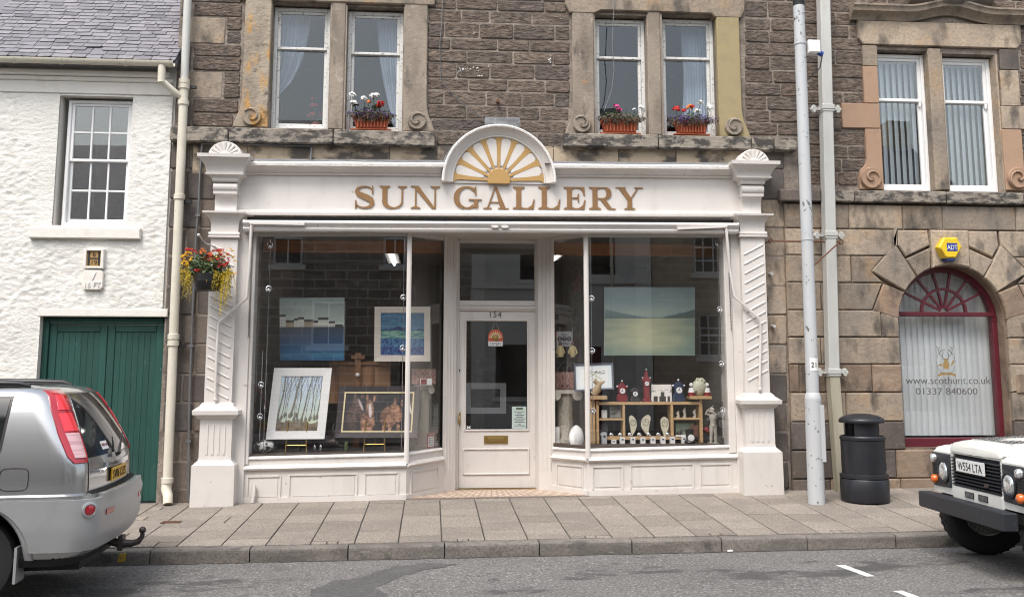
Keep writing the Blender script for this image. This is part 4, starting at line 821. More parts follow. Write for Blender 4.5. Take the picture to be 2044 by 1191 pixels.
# ================================================================== THE SHOPFRONT
sf = thing('shopfront', 'off-white painted wooden shopfront with gold SUN GALLERY lettering and sunburst arch', 'shopfront', (.45, 0, 0))
YP = -.12
def pilaster(pxc, sgn, hw, zl, zplinth):
    """sgn: +1 bars climb to the right; zl: list of heights from survey"""
    xc = X(pxc, 640, YP); (z_pt, z_cb, z_ct, z_rb, z_rt, z_fb, z_cap0, z_cap1, z_con0, z_con1, z_r2, z_cy0, z_cy1, z_top) = zl
    b = MB(); zb = pz(xc, -.2) - .03
    def rings(pr_): b.loft([[(xc - h, yf, z), (xc + h, yf, z), (xc + h, SY, z), (xc - h, SY, z)] for z, h, yf in pr_])
    rings([(zb, .262, -.235), (z_pt - .05, .258, -.23), (z_pt - .045, .25, -.222), (z_pt, .205, -.165), (z_pt + .012, .2, -.16), (z_pt + .03, .2, -.16)])
    base = b.build('pilaster', M['white'], sf)
    def sub(name, pr_, m='white'):
        nonlocal b; b = MB(); rings(pr_); return b.build(name, M[m], base)
    sub('dado', [(z_pt + .03, .195, -.155), (z_cb, .195, -.155)])
    sub('dado_cap', [(z_cb, .2, -.16), (z_cb + .02, .225, -.185), (z_cb + .05, .245, -.21), (z_cb + .06, .275, -.235), (z_cb + .11, .28, -.24), (z_ct - .09, .27, -.232), (z_ct - .04, .205, -.16), (z_ct - .03, .205, -.16), (z_ct, .175, -.125)])
    sub('shaft', [(z_ct, hw, YP + .005), (z_rb, hw, YP + .005)])
    sub('necking', [(z_rb, hw + .012, -.14), (z_rb + .012, hw + .028, -.155), (z_rb + .03, hw + .028, -.155), (z_rb + .036, hw + .014, -.142), (z_rb + .05, hw + .028, -.155), (z_rt, hw + .024, -.15)])
    n = 8; cy = [(lerp(z_cap0, z_cap1, i / n), hw + .005 + .075 * (i / n) ** 2.2, -.125 - .085 * (i / n) ** 2.2) for i in range(n + 1)]
    sub('capital', [(z_rt, hw + .004, -.124), (z_cap0, hw + .004, -.124)] + cy + [(z_cap1 + .003, hw + .095, -.225), (z_cap1 + .028, hw + .098, -.228)])
    # console bracket
    c0 = z_cap1 + .028; sub('console_block', [(c0, .15, -.06), (z_con1, .15, -.06)])
    b = MB(); h = z_con1 - c0; prof = [(-.06, 0), (-.115, .0), (-.105, .12 * h), (-.10, .3 * h), (-.11, .45 * h), (-.14, .56 * h), (-.175, .6 * h), (-.18, .66 * h)]
    b.loft([[(x, y_, c0 + z_) for y_, z_ in prof + [(-.06, .66 * h)]] for x in (xc - .135, xc + .135)]); b.build('console_body', M['white'], base, smooth=35)
    b = MB(); cz_ = c0 + .83 * h; rr = .165 * h
    b.lathe([(rr * .55, xc - .152), (rr, xc - .15), (rr, xc + .15), (rr * .55, xc + .152)], (0, -.145, cz_), 20, 'x'); b.box(xc - .148, xc + .148, -.19, -.06, c0 + .6 * h, c0 + .69 * h); b.build('console_roll', M['white'], base, smooth=35)
    cy2 = [(lerp(z_cy0, z_cy1, i / n), .23 + .085 * (i / n) ** 2, -.25 - .11 * (i / n) ** 2) for i in range(n + 1)]
    sub('crown', [(z_con1, .152, -.2), (z_con1 + .02, .165, -.215), (z_r2, .165, -.215)] + [(lerp(z_r2, z_cy0 - .02, i / 4), .165 + .05 * (i / 4) ** 2, -.215 - .04 * (i / 4) ** 2) for i in range(1, 5)] + [(z_cy0 - .018, .238, -.268), (z_cy0, .238, -.268)] + cy2 + [(z_cy1 + .003, .325, -.37), (z_top, .328, -.373)])
    # shell on top
    s_ = MB(); R0 = .215; zb0 = z_top - .02; s_.loft([[(xc + R0 * f * math.cos(math.pi * i / 20), y_, zb0 + R0 * .92 * f * math.sin(math.pi * i / 20)) for i in range(21)] for f, y_ in ((1, -.08), (1, -.27), (.95, -.29), (.9, -.29))])
    shell = s_.build('shell', M['white'], base, smooth=35); rr = MB()
    for k in range(9):
        a = math.pi * (k + .5) / 9; d = Vector((math.cos(a), 0, .92 * math.sin(a))); p0 = Vector((xc, -.288, zb0 + .012)); rr.tube([p0 + d * .055, p0 + d * .12, p0 + d * .18], [.006, .016, .02], 7)
    rr.lathe([(.05, -.28), (.05, -.3), (.03, -.31), (.005, -.31)], (xc, 0, zb0 + .02), 14, 'y'); rr.build('shell_rib', M['white'], base, smooth=50); shell.name = 'shell'
    # diagonal fret bars
    z = z_rb - .09; dzb = .128
    while z > z_ct + .17:
        b = MB(); p0 = Vector((xc - sgn * (hw - .045), YP, z - .135)); p1 = Vector((xc + sgn * (hw - .03), YP, z))
        d = (p1 - p0).normalized(); nrm = Vector((-d.z, 0, d.x)) * .014
        oc = [p0 + nrm * .9, p0 - d * .012, p0 - nrm * .9, p1 - nrm, p1 + d * .014, p1 + nrm]; ic = [p0 + nrm * .35, p0 - d * .003, p0 - nrm * .35, p1 - nrm * .4, p1 + d * .004, p1 + nrm * .4]
        b.loft([[(q_.x, YP + .006, q_.z) for q_ in oc], [(q_.x, YP - .001, q_.z) for q_ in oc], [(q_.x, YP - .006, q_.z) for q_ in ic]]); b.build('fret_bar', M['white'], base); z -= dzb
    # dado flutes
    for k in range(4):
        xx = xc + (-.105 + .07 * k); b = MB(); b.loft([[(xx + sx * .014, y_, z_) for sx, z_ in ((-1, z_pt + .09), (-.6, z_pt + .075), (.6, z_pt + .075), (1, z_pt + .09), (1, z_cb - .07), (.6, z_cb - .055), (-.6, z_cb - .055), (-1, z_cb - .07))] for y_ in (-.15, -.163)]); b.build('flute', M['white'], base)
    return base, xc
def zz(px, pys, Y): return [Z(px, p_, Y) for p_ in pys]
pilL, xL = pilaster(441, -1, .168, zz(430, [919, 837, 803], -.16) + zz(440, [475, 463, 450, 449, 427], -.14) + zz(448, [423, 363, 357, 347, 319, 312], -.2), 0)
pilR, xR = pilaster(1508, 1, .165, zz(1515, [893, 815, 784], -.16) + zz(1505, [474, 462, 450, 449, 432], -.14) + zz(1505, [430, 368, 362, 354, 333, 326], -.2), 0)
# fascia board, cornice, arch
fz0, fz1 = Z(980, 427, -.05), Z(980, 352, -.05); fx0, fx1 = xL + .15, xR - .15; tilt = .010
def fz(x, z): return z + tilt * (x - .85)
b = MB(); b.hexa([(x_, y_, fz(x_, z_)) for y_ in (-.04, SY) for x_, z_ in ((fx0 - .05, fz0 + .03), (fx1 + .05, fz0 + .03), (fx1 + .05, fz1 + .12), (fx0 - .05, fz1 + .12))]); b.build('fascia', M['white'], sf)
def straight(name, x0, x1, prof, m, smooth=None): return MB().loft([[(x, y_, fz(x, z_)) for y_, z_ in prof] for x in (x0, x1)]).build(name, M[m], sf, smooth)
straight('fascia_rail', fx0 - .1, fx1 + .1, [(-.04, fz0 - .03), (-.095, fz0 - .03), (-.1, fz0), (-.095, fz0 + .028), (-.06, fz0 + .04), (-.04, fz0 + .05)], 'white')
acX, arR = X(996, 355, -.1), .755; acZ = Z(996, 362, -.1)
cz0 = fz1; cp = [(-.03, cz0 - .0), (-.075, cz0), (-.085, cz0 + .012), (-.075, cz0 + .024), (-.09, cz0 + .03), (-.10, cz0 + .05), (-.15, cz0 + .085), (-.165, cz0 + .09)]
cpt = [(-.165, cz0 + .09), (-.2, cz0 + .092), (-.205, cz0 + .125), (-.19, cz0 + .15), (-.03, cz0 + .165), (-.03, cz0 + .09)]
for x0_, x1_ in ((fx0 - .02, acX - arR + .05), (acX + arR - .05, fx1 + .02)):
    straight('cornice', x0_, x1_, cp + [(-.03, cz0 + .09)], 'white', 35); straight('cornice_top', x0_, x1_, cpt, 'white_worn', 35)
    straight('flashing', x0_ - .1, x1_ + .02, [(-.19, cz0 + .155), (-.02, cz0 + .2), (SY - .014, cz0 + .25), (SY - .014, cz0 + .16)], 'lead')
tym = MB(); n = 40; pts = [(acX + .62 * math.cos(math.pi * i / n), acZ + .62 * math.sin(math.pi * i / n)) for i in range(n + 1)]
tym.loft([[(x_, y_, z_) for x_, z_ in [(acX + .62, acZ - .02)] + pts + [(acX - .62, acZ - .02)]] for y_ in (-.02, -.06)]); tym = tym.build('tympanum', M['white'], sf)
def arch_profile(prof, name, m, a0=-.02, a1=math.pi + .02): b = MB(); b.loft([[(acX + r_ * math.cos(lerp(a0, a1, i / 48)), y_, acZ + r_ * math.sin(lerp(a0, a1, i / 48)) * 1.0) for r_, y_ in prof] for i in range(49)]); return b.build(name, M[m], sf, smooth=35)
arch_profile([(.600, -.03), (.600, -.085), (.612, -.098), (.625, -.09), (.64, -.105), (.66, -.11), (.70, -.15), (.713, -.165), (.713, -.03)], 'arch_moulding', 'white')
arch_profile([(.713, -.03), (.713, -.165), (.72, -.2), (.738, -.205), (.752, -.19), (.76, -.03)], 'arch_rim', 'white_worn')
arch_profile([(.752, -.14), (.757, -.17), (.785, -.02), (.80, SY - .013), (.77, SY - .013)], 'flashing', 'lead', .12, math.pi - .12)
q0, q1 = U(968, 246, 0), U(1036, 254, 0); MB().box(q0.x, q1.x, -.1, SY - .013, acZ + .70, U(1000, 238, 0).z).build('flashing', M['lead'], sf)
b = MB(); rs = .15; pts = [(acX + rs * math.cos(math.pi * (i / 24) * 1.12 - .19), acZ + .03 + rs * 1.05 * math.sin(math.pi * (i / 24) * 1.12 - .19)) for i in range(25)]; pts = [(x_, max(z_, acZ - .035)) for x_, z_ in pts]
pts = [(acX + rs * math.cos(math.pi * i / 20), acZ + .02 + rs * math.sin(math.pi * i / 20)) for i in range(21)] + [(acX - rs * .95, acZ - .03), (acX + rs * .95, acZ - .03)]
b.block(pts, -.105, -.05, .006); b.build('gold_sun', M['gold'], sf)
for k in range(9):
    a = R(5 + k * 21.25); d = Vector((math.cos(a), 0, math.sin(a))); t = Vector((-d.z, 0, d.x)); c = Vector((acX, 0, acZ + .01)); b = MB(); R1 = .598
    pl_ = []
    for r_, w_ in ((.13, .013), (.3, .02), (.45, .029), (.54, .036), (.57, .046), (.587, .066), (R1, .075)): pl_.append((r_, w_))
    P = [c + d * r_ + t * w_ for r_, w_ in pl_] + [c + d * r_ - t * w_ for r_, w_ in reversed(pl_)]
    b.loft([[(p_.x, -.058, p_.z) for p_ in P], [(p_.x, -.078, p_.z) for p_ in P]]); b.build('gold_ray', M['gold'], sf)
    if k < 8:      # white petals between the rays
        a2 = R(5 + (k + .5) * 21.25); d2 = Vector((math.cos(a2), 0, math.sin(a2))); t2 = Vector((-d2.z, 0, d2.x)); P = []
        for r_, w_ in ((.2, .018), (.34, .045), (.46, .067), (.52, .075), (.555, .068), (.578, .045), (.585, .012)): P.append((r_, w_))
        Q = [c + d2 * r_ + t2 * w_ for r_, w_ in P] + [c + d2 * r_ - t2 * w_ for r_, w_ in reversed(P)]; cc = sum(Q, Vector()) / len(Q)
        b = MB(); b.loft([[(p_.x, -.059, p_.z) for p_ in Q], [(p_.x, -.07, p_.z) for p_ in Q], [(lerp(p_.x, cc.x, .08), -.0755, lerp(p_.z, cc.z, .08)) for p_ in Q]]); b.build('petal', M['white'], sf)

# ---- wide bracketed-serif capitals, drawn stroke by stroke (cap height 1)
def letter(ch):
    """list of polygons (x, z) and bands [(centre points), (widths)]"""
    P = []; T = .22; t = .055
    def rect(a, b_, c, d): P.append([(a, c), (b_, c), (b_, d), (a, d)])
    def stem(x, z0=0.0, z1=1.0, T_=T, foot=True, head=True, ov=.12):
        rect(x - T_ / 2, x + T_ / 2, z0, z1)
        if foot: P.append([(x - T_ / 2 - ov, 0), (x + T_ / 2 + ov, 0), (x + T_ / 2 + ov, t * .8), (x + T_ / 2, t * 2.0), (x - T_ / 2, t * 2.0), (x - T_ / 2 - ov, t * .8)])
        if head: P.append([(x - T_ / 2 - ov, 1), (x - T_ / 2 - ov, 1 - t * .8), (x - T_ / 2, 1 - t * 2), (x + T_ / 2, 1 - t * 2), (x + T_ / 2 + ov, 1 - t * .8), (x + T_ / 2 + ov, 1)])
    def band(pts, ws):
        n = len(pts); L, Q = [], []
        for i in range(n):
            a = Vector(pts[max(i - 1, 0)]); c = Vector(pts[min(i + 1, n - 1)]); d = (c - a).normalized(); nn = Vector((-d.y, d.x)) * ws[i] / 2; p_ = Vector(pts[i]); L.append(p_ + nn); Q.append(p_ - nn)
        for i in range(n - 1): P.append([tuple(L[i]), tuple(L[i + 1]), tuple(Q[i + 1]), tuple(Q[i])])
    def arc(cx_, cz_, rx, rz_, a0, a1, w0, w1, n=14, thick=None):      # stroke swells where it runs vertically
        pts = []; ws = []
        for i in range(n + 1):
            a = R(lerp(a0, a1, i / n)); pts.append((cx_ + rx * math.cos(a), cz_ + rz_ * math.sin(a))); ws.append(lerp(w0, w1, abs(math.cos(a)) ** 1.5))
        band(pts, ws)
    if ch == 'S':
        C = [(.86, .80), (.76, .91), (.58, .965), (.38, .955), (.22, .88), (.165, .755), (.24, .64), (.42, .56), (.62, .48), (.80, .38), (.855, .25), (.79, .11), (.63, .04), (.43, .032), (.25, .09), (.13, .2)]
        Wd = [.06, .06, .065, .08, .13, .19, .23, .25, .26, .25, .20, .15, .09, .065, .06, .06]; band(C, Wd); rect(.83, .885, .66, 1.0); rect(.10, .155, 0, .36); W = .98
    elif ch == 'U':
        stem(.30, .3, 1, T, False); stem(1.06, .3, 1, .075, False, ov=.16); arc(.68 - .0, .34, .385, .315, 180, 270, .07, T); arc(.68, .34, .38, .315, 270, 360, .07, .075); W = 1.32
    elif ch == 'N':
        stem(.24, 0, 1, .07, True, False, .17); stem(1.09, 0, 1, .07, False, True, .17); P.append([(.10, 1), (.36, 1), (1.12, .0), (1.05, .0), (.96, .0)]); rect(.02, .3, .955, 1); W = 1.3
    elif ch == 'G':
        arc(.58, .5, .46, .468, 50, 310, .07, .235, 22); rect(.93, .985, .62, 1.0); band([(.86, .86), (.955, .76), (.96, .66)], [.06, .09, .05]); rect(.88, 1.07, .06, .42); band([(.86, .13), (.95, .09), (1.0, .06)], [.07, .1, .06]); rect(.66, 1.22, .39, .44); W = 1.24
    elif ch == 'A':
        P.append([(.50, 1), (.60, 1), (1.02, .0), (.76, .0)]); P.append([(.50, 1), (.56, 1), (.215, .0), (.14, 0)]); rect(.30, .78, .27, .32); rect(.0, .36, 0, .05); rect(.66, 1.14, 0, .05); P.append([(.13, .05), (.26, .05), (.24, .1), (.19, .1)]); W = 1.14
    elif ch == 'L':
        stem(.32, 0, 1, T, True, True, .15); rect(.3, .98, 0, .055); P.append([(.98, 0), (1.03, .44), (.98, .44), (.90, .18), (.72, .05), (.72, 0)]); W = 1.03
    elif ch == 'E':
        stem(.32, 0, 1, T, True, True, .15); rect(.3, .98, 0, .055); P.append([(.98, 0), (1.03, .42), (.98, .42), (.90, .18), (.72, .05), (.72, 0)]); rect(.3, .98, .945, 1); P.append([(.72, 1), (.72, .95), (.88, .86), (.95, .62), (1.0, .62), (.99, 1)]); rect(.4, .72, .49, .54); P.append([(.70, .32), (.74, .32), (.74, .70), (.70, .70), (.66, .54), (.56, .53), (.56, .50), (.66, .49)]); W = 1.03
    elif ch == 'R':
        stem(.32, 0, 1, T, True, True, .15); rect(.4, .75, .945, 1); rect(.4, .72, .46, .515); arc(.70, .73, .24, .243, -90, 90, .06, .22, 14); P.append([(.52, .48), (.76, .49), (1.06, .06), (1.22, .05), (1.22, 0), (.95, 0), (.86, .04)]); W = 1.24
    elif ch == 'Y':
        rect(.54, .76, .06, .48); P.append([(.40, 0), (.90, 0), (.90, .045), (.76, .1), (.54, .1), (.40, .045)]); P.append([(.10, 1), (.38, 1), (.76, .46), (.54, .42)]); P.append([(1.03, 1), (1.10, 1), (.72, .46), (.64, .46)]); rect(0, .46, .955, 1); rect(.88, 1.27, .955, 1); W = 1.27
    return P, W
spans = [('S', 48, 197), ('U', 215, 418), ('N', 432, 630), ('G', 722, 912), ('A', 922, 1092), ('L', 1110, 1265), ('L', 1280, 1437), ('E', 1450, 1605), ('R', 1620, 1808), ('Y', 1808, 1990)]
for k, (ch, a, c) in enumerate(spans):
    x0_, x1_ = X(690 + a * .2984, 395, -.06), X(690 + c * .2984, 395, -.06); z0_ = fz((x0_ + x1_) / 2, Z(996, 417, -.06)); hgt = .302; P, W = letter(ch); b = MB(); sx = (x1_ - x0_) / W
    for i, pl_ in enumerate(P):
        yf = -.052 - .0005 * (i % 17); b.loft([[(x0_ + u * sx, y_, z0_ + v * hgt) for u, v in pl_] for y_ in (-.042, yf)])
    o = b.build('letter', M['bronze'], sf); o['label'] = 'bronze raised capital ' + ch

# ---- glazed bays
def bay(A, B, zt, zb, zm, zbase, panels, name, posts=True):
    """A, B plan points left to right; zt, zb glass edges; zm torus moulding; all as (at A, at B)"""
    A = Vector((A[0], A[1], 0)); B = Vector((B[0], B[1], 0)); d = (B - A); L = d.length; d.normalize(); n_ = Vector((d.y, -d.x, 0))      # outward
    def P(t, z, o): p_ = A + d * t; return Vector((p_.x + n_.x * o, p_.y + n_.y * o, z))
    def zf(pair, t): return lerp(pair[0], pair[1], t / L)
    def slab_(mb, t0, t1, za, zb_, o0, o1, da=0.0, db=0.0): mb.hexa([P(t, zf(z_, t) + dd, o) for o in (o0, o1) for t, z_, dd in ((t0, za, da), (t1, za, da), (t1, zb_, db), (t0, zb_, db))])
    b = MB(); slab_(b, 0, L, zbase, zm, -.05, .0, 0, -.02); base = b.build('stallriser', M['white'], sf)
    b = MB(); slab_(b, 0, L, zbase, zbase, -.02, .018, 0, .09); b.build('skirting', M['white'], base)
    b = MB(); rings = []
    for t in (0, L): rings.append([P(t, zf(zm, t) + z_, o) for o, z_ in ((-.04, -.03), (.008, -.03), (.014, -.022), (.035, -.018), (.045, 0), (.035, .018), (.012, .022), (.004, .034), (-.04, .05))])
    b.loft(rings); b.build('sill_moulding', M['white'], base, smooth=35)
    b = MB(); slab_(b, 0, L, zm, zb, -.06, -.012, .03, -.03); b.build('bottom_rail', M['white'], base)
    b = MB(); rings = [[P(t, zf(zb, t) + z_, o) for o, z_ in ((-.06, -.035), (.004, -.035), (.008, -.02), (-.012, -.004), (-.045, .002), (-.06, .0))] for t in (0, L)]; b.loft(rings); b.build('glazing_sill', M['white_worn'], base)
    b = MB(); slab_(b, 0, L, zt, zt, -.07, -.012, 0, .16); b.build('top_rail', M['white'], base)
    b = MB(); slab_(b, .012, L - .012, zb, zt, -.046, -.040, -.01, .01); pane = b.build('pane', M['glassplate'], base)
    for t0, t1, z0_, z1_ in panels:      # raised bead round each panel, recessed field
        b = MB(); e = .017
        def zfp(t, v): return lerp(zf(zbase, t), zf(zm, t), v)
        for (a0, a1, v0, v1, ins) in ((t0, t1, z0_, z0_, 0), (t0, t1, z1_, z1_, 1), (t0, t0, z0_, z1_, 2), (t1, t1, z0_, z1_, 3)):
            p0, p1 = P(a0, zfp(a0, v0), .0), P(a1, zfp(a1, v1), .0)
            u_ = Vector((0, 0, 1)) if ins < 2 else d
            b.beam(p0, p1, u_, .02, .028)
        b.build('panel_bead', M['white'], base)
        b = MB(); b.hexa([P(t, zfp(t, v), o) for o in (-.01, .007) for t, v in ((t0 + .03, z0_ + .08), (t1 - .03, z0_ + .08), (t1 - .03, z1_ - .08), (t0 + .03, z1_ - .08))]); b.build('panel_field', M['white'], base)
    return base
BY = .0
AL = (X(488, 930, BY), BY); BL = (X(811, 930, BY), BY); pyb = .66; CL = (X(884, 920, pyb), pyb)
AR = (X(1174, 920, BY), BY); BR = (X(1471, 910, BY), BY); CR = (X(1102, 920, pyb), pyb)
zT = Z(660, 474, .04), Z(812, 471, .04); 
g1 = (Z(500, 472, .04), Z(808, 471, .04)); g1b = (Z(500, 911, .04), Z(806, 903, .04)); m1 = (Z(485, 935, 0), Z(811, 928, 0)); s1 = (pz(AL[0]) - .03, pz(BL[0]) - .03)
g4 = (Z(1178, 473, .04), Z(1445, 474, .04)); g4b = (Z(1178, 895, .04), Z(1455, 887, .04)); m4 = (Z(1174, 918, 0), Z(1471, 911, 0)); s4 = (pz(AR[0]) - .03, pz(BR[0]) - .03)
def tt(px, A): return X(px, 970, 0) - A[0]
bay(AL, BL, g1, g1b, m1, s1, [(tt(494, AL), tt(559, AL), .14, .78), (tt(577, AL), tt(712, AL), .14, .80), (tt(728, AL), tt(794, AL), .14, .80)], 'left')
bay(AR, BR, g4, g4b, m4, s4, [(tt(1183, AR), tt(1243, AR), .2, .82), (tt(1259, AR), tt(1384, AR), .2, .84), (tt(1398, AR), tt(1459, AR), .2, .82)], 'right')
LB = math.hypot(CL[0] - BL[0], pyb)
g2 = (g1[1], Z(880, 480, pyb)); g2b = (g1b[1], Z(880, 893, pyb)); m2 = (m1[1], Z(884, 915, pyb)); s2 = (s1[1], pz(CL[0]) - .03)
bay(BL, CL, g2, g2b, m2, s2, [(.1, LB - .12, .16, .80)], 'left return')
g3 = (Z(1106, 480, pyb), g4[0]); g3b = (Z(1106, 891, pyb), g4b[0]); m3 = (Z(1100, 912, pyb), m4[0]); s3 = (pz(CR[0]) - .03, s4[0])
LB2 = math.hypot(CR[0] - AR[0], pyb); bay(CR, AR, g3, g3b, m3, s3, [(.12, LB2 - .1, .18, .82)], 'right return')
# corner mullions, jambs, recess soffit
for P_, zb_, zt_ in ((BL, m1[1], g1[1]), (AR, m4[0], g4[0])):
    b = MB(); w_ = .03; b.loft([[(P_[0] + a * w_, P_[1] + c * w_ + .008, z_) for a, c in ((-1, -.6), (-.4, -1), (.4, -1), (1, -.6), (1, 1), (-1, 1))] for z_ in (zb_ + .02, zt_ + .1)]); b.build('corner_mullion', M['white'], sf)
b = MB(); zt_ = fz0 + .02
def strip(x0_, x1_, y0, y1, z0_=None, z1_=None): b.bbox(x0_, x1_, y0, y1, z0_ if z0_ is not None else pz(x0_) - .04, z1_ if z1_ is not None else zt_, .006)
xg0 = X(505, 700, .04); strip(xL + .12, AL[0] + .004, -.03, SY + .1); b.build('side_jamb', M['white'], sf)
b = MB(); strip(AL[0] + .004, xg0, -.008, SY + .1, m1[0] + .05); b.build('side_jamb', M['white'], sf)
b = MB(); strip(X(1448, 700, .04), BR[0] - .004, -.008, SY + .1, m4[1] + .05); b.build('side_jamb', M['white'], sf)
b = MB(); strip(BR[0] - .004, xR - .12, -.03, SY + .1); b.build('side_jamb', M['white'], sf)
DY = .96
b = MB(); zs0 = Z(990, 470, DY) + .02
b.loft([[(x_, y_, z_) for x_, y_ in ((BL[0] - .02, .02), (AR[0] + .02, .02), (CR[0] + .25, 1.2), (CL[0] - .25, 1.2))] for z_ in (g1[1] + .1, g1[1] + .13)]); b.build('recess_soffit', M['white'], sf)
b = MB(); b.box(AL[0] - .2, BR[0] + .2, .0, SY + .1, g1[1] + .14, fz0 + .04); b.build('head_board', M['white'], sf)
# door posts with reeding, transom light
for px0, px1, Cp, sg in ((885, 914, CL, 1), (1071, 1102, CR, -1)):
    x0_, x1_ = X(px0, 700, pyb + .1), X(px1, 700, DY - .02); xa, xb = min(x0_, x1_), max(x0_, x1_)
    b = MB(); b.loft([[(x_, y_, z_) for x_, y_ in ([(xa, pyb - .0), (xb - .03, pyb + .16), (xb, DY - .03), (xb, DY + .1), (xa, DY + .1)] if sg > 0 else [(xb, pyb), (xb, DY + .1), (xa, DY + .1), (xa, DY - .03), (xa + .03, pyb + .16)])] for z_ in (pz(xa) - .03, g1[1] + .11)]); post = b.build('door_post', M['white'], sf)
    for k in range(3):
        t = .25 + k * .25; xx = lerp(xa if sg > 0 else xb, xb - .03 if sg > 0 else xa + .03, t); yy = lerp(pyb, pyb + .16, t); MB().tube([(xx, yy - .002, pz(xa) + .25), (xx, yy - .002, g1[1] + .08)], .007, 6).build('reed', M['white'], post)
dx0, dx1 = X(914, 750, DY), X(1071, 750, DY); dz0, dz1 = Z(990, 975, DY), Z(990, 621, DY); tz0, tz1 = Z(990, 600, DY), Z(990, 485, DY)
MB().bbox(dx0, dx1, DY - .01, DY + .08, tz1, g1[1] + .1, .006).build('door_head', M['white'], sf)
b = MB(); b.bbox(dx0, dx1, DY - .02, DY + .08, dz1 + .004, tz0, .006); b.bbox(dx0, dx1, DY - .045, DY, dz1 + .03, dz1 + .06, .008); b.bbox(dx0, dx1, DY - .035, DY, dz1 + .075, dz1 + .1, .008)
fr = b.build('transom_frame', M['white'], sf); MB().box(dx0, dx1, DY + .03, DY + .036, tz0 - .005, tz1 + .005).build('pane', M['glassplate'], fr)
b = MB(); b.bbox(dx0 - .01, dx0 + .015, DY - .02, DY + .09, dz0, g1[1] + .08, .004); b.bbox(dx1 - .015, dx1 + .01, DY - .02, DY + .09, dz0, g1[1] + .08, .004); b.build('door_frame', M['white'], sf)
# door leaf
b = MB(); dl0, dl1 = dx0 + .018, dx1 - .018; gl0, gl1, gz0, gz1_ = X(930, 750, DY), X(1053, 750, DY), Z(990, 857, DY), Z(990, 640, DY)
b.box(dl0, gl0, DY + .01, DY + .055, dz0 + .012, dz1); b.box(gl1, dl1, DY + .01, DY + .055, dz0 + .012, dz1); b.box(gl0, gl1, DY + .0105, DY + .055, gz1_, dz1); b.box(gl0, gl1, DY + .0105, DY + .055, dz0 + .012, gz0)
door = b.build('door', M['white'], sf)
b = MB(); e = .022
for a0, a1, c0, c1 in ((gl0 - e, gl0 + .004, gz0 - e, gz1_ + e), (gl1 - .004, gl1 + e, gz0 - e, gz1_ + e), (gl0 + .004, gl1 - .004, gz1_ - .004, gz1_ + e), (gl0 + .004, gl1 - .004, gz0 - e, gz0 + .004)): b.bbox(a0, a1, DY - .006, DY + .02, c0, c1, .008)
b.build('glazing_bead', M['white'], door); MB().box(gl0, gl1, DY + .028, DY + .034, gz0, gz1_).build('pane', M['glassplate'], door)
px0_, px1_, pz0_, pz1_ = X(923, 920, DY), X(1057, 920, DY), Z(990, 947, DY), Z(990, 894, DY); b = MB()
for a0, a1, c0, c1 in ((px0_, px0_ + e, pz0_, pz1_), (px1_ - e, px1_, pz0_, pz1_), (px0_ + e, px1_ - e, pz1_ - e, pz1_), (px0_ + e, px1_ - e, pz0_, pz0_ + e)): b.bbox(a0, a1, DY - .008, DY + .012, c0, c1, .009)
b.build('panel_moulding', M['white'], door)
c = U(990, 877, DY); b = MB(); b.bbox(c.x - .165, c.x + .165, DY - .004, DY + .012, c.z - .055, c.z + .055, .005); lb = b.build('letterbox', M['brass'], door); MB().bbox(c.x - .125, c.x + .125, DY - .018, DY - .003, c.z - .028, c.z + .032, .008).build('letterbox_flap', mat('worn_brass_flap', (.30, .21, .08), .45, metal=.8), lb)
c = U(916, 835, DY); b = MB(); b.bbox(c.x - .022, c.x + .022, DY - .004, DY + .011, c.z - .09, c.z + .085, .004); hd = b.build('handle', M['brass'], door); MB().tube([(c.x, DY - .0, c.z + .05), (c.x, DY - .05, c.z + .04), (c.x + .005, DY - .06, c.z), (c.x, DY - .05, c.z - .045), (c.x, DY, c.z - .055)], .011, 8).build('pull', M['brass'], hd, smooth=60)
c = U(916, 739, DY); MB().lathe([(.02, DY + .012), (.02, DY - .004), (.012, DY - .01), (.002, DY - .01)], (c.x, 0, c.z), 12, 'y').build('lock', M['cast'], door)
c = U(988, 633, DY); text('154', .115, (c.x, DY + .006, c.z - .001), mat('number_grey', (.10, .09, .085), .5), door, 'house_number', ext=.004, spacing=1.15)
MB().box(dx0, dx1, DY - .05, DY + .05, dz0 - .012, dz0 + .006).build('threshold', M['brass'], sf)
# tiled lobby floor
Cc, Cb, Ct = (.55, .47, .38), (.17, .10, .075), (.30, .20, .15)
def tiles(u, v):
    a, c_ = u * 26, v * 7; s_ = math.sin(a * math.pi) * math.sin(c_ * math.pi)
    if v < .07 or v > .93: return Cb
    if abs(s_) < .22: return Cb if (int(a) + int(c_)) % 2 else Ct
    return Cc if (int(a) + int(c_)) % 2 else (.44, .33, .25)
z1_ = pz(BL[0]) ; y_t = -.05
colgrid('lobby_tiles', [(BL[0] + .02, y_t, pz(BL[0]) + .012), (AR[0] - .02, y_t, pz(AR[0]) + .006), (CR[0] - .0, DY + .02, dz0 - .004), (CL[0] + .0, DY + .02, dz0 - .004)], tiles, 156, 60, sf, mat('encaustic_tile', (.4, .3, .2), .5, attr='Col'))
b = MB(); b.hexa([(x_, y_, z_) for z_ in (-.2, None) for x_, y_ in ((0, 0),) * 4] if False else [(BL[0] + .0, y_t - .012, pz(BL[0]) - .05), (AR[0], y_t - .012, pz(AR[0]) - .05), (AR[0], y_t + .0, pz(AR[0]) - .05), (BL[0], y_t, pz(BL[0]) - .05), (BL[0] + .0, y_t - .012, pz(BL[0]) + .014), (AR[0], y_t - .012, pz(AR[0]) + .008), (AR[0], y_t, pz(AR[0]) + .008), (BL[0], y_t, pz(BL[0]) + .014)]); b.build('step_edge', M['slab'], sf)
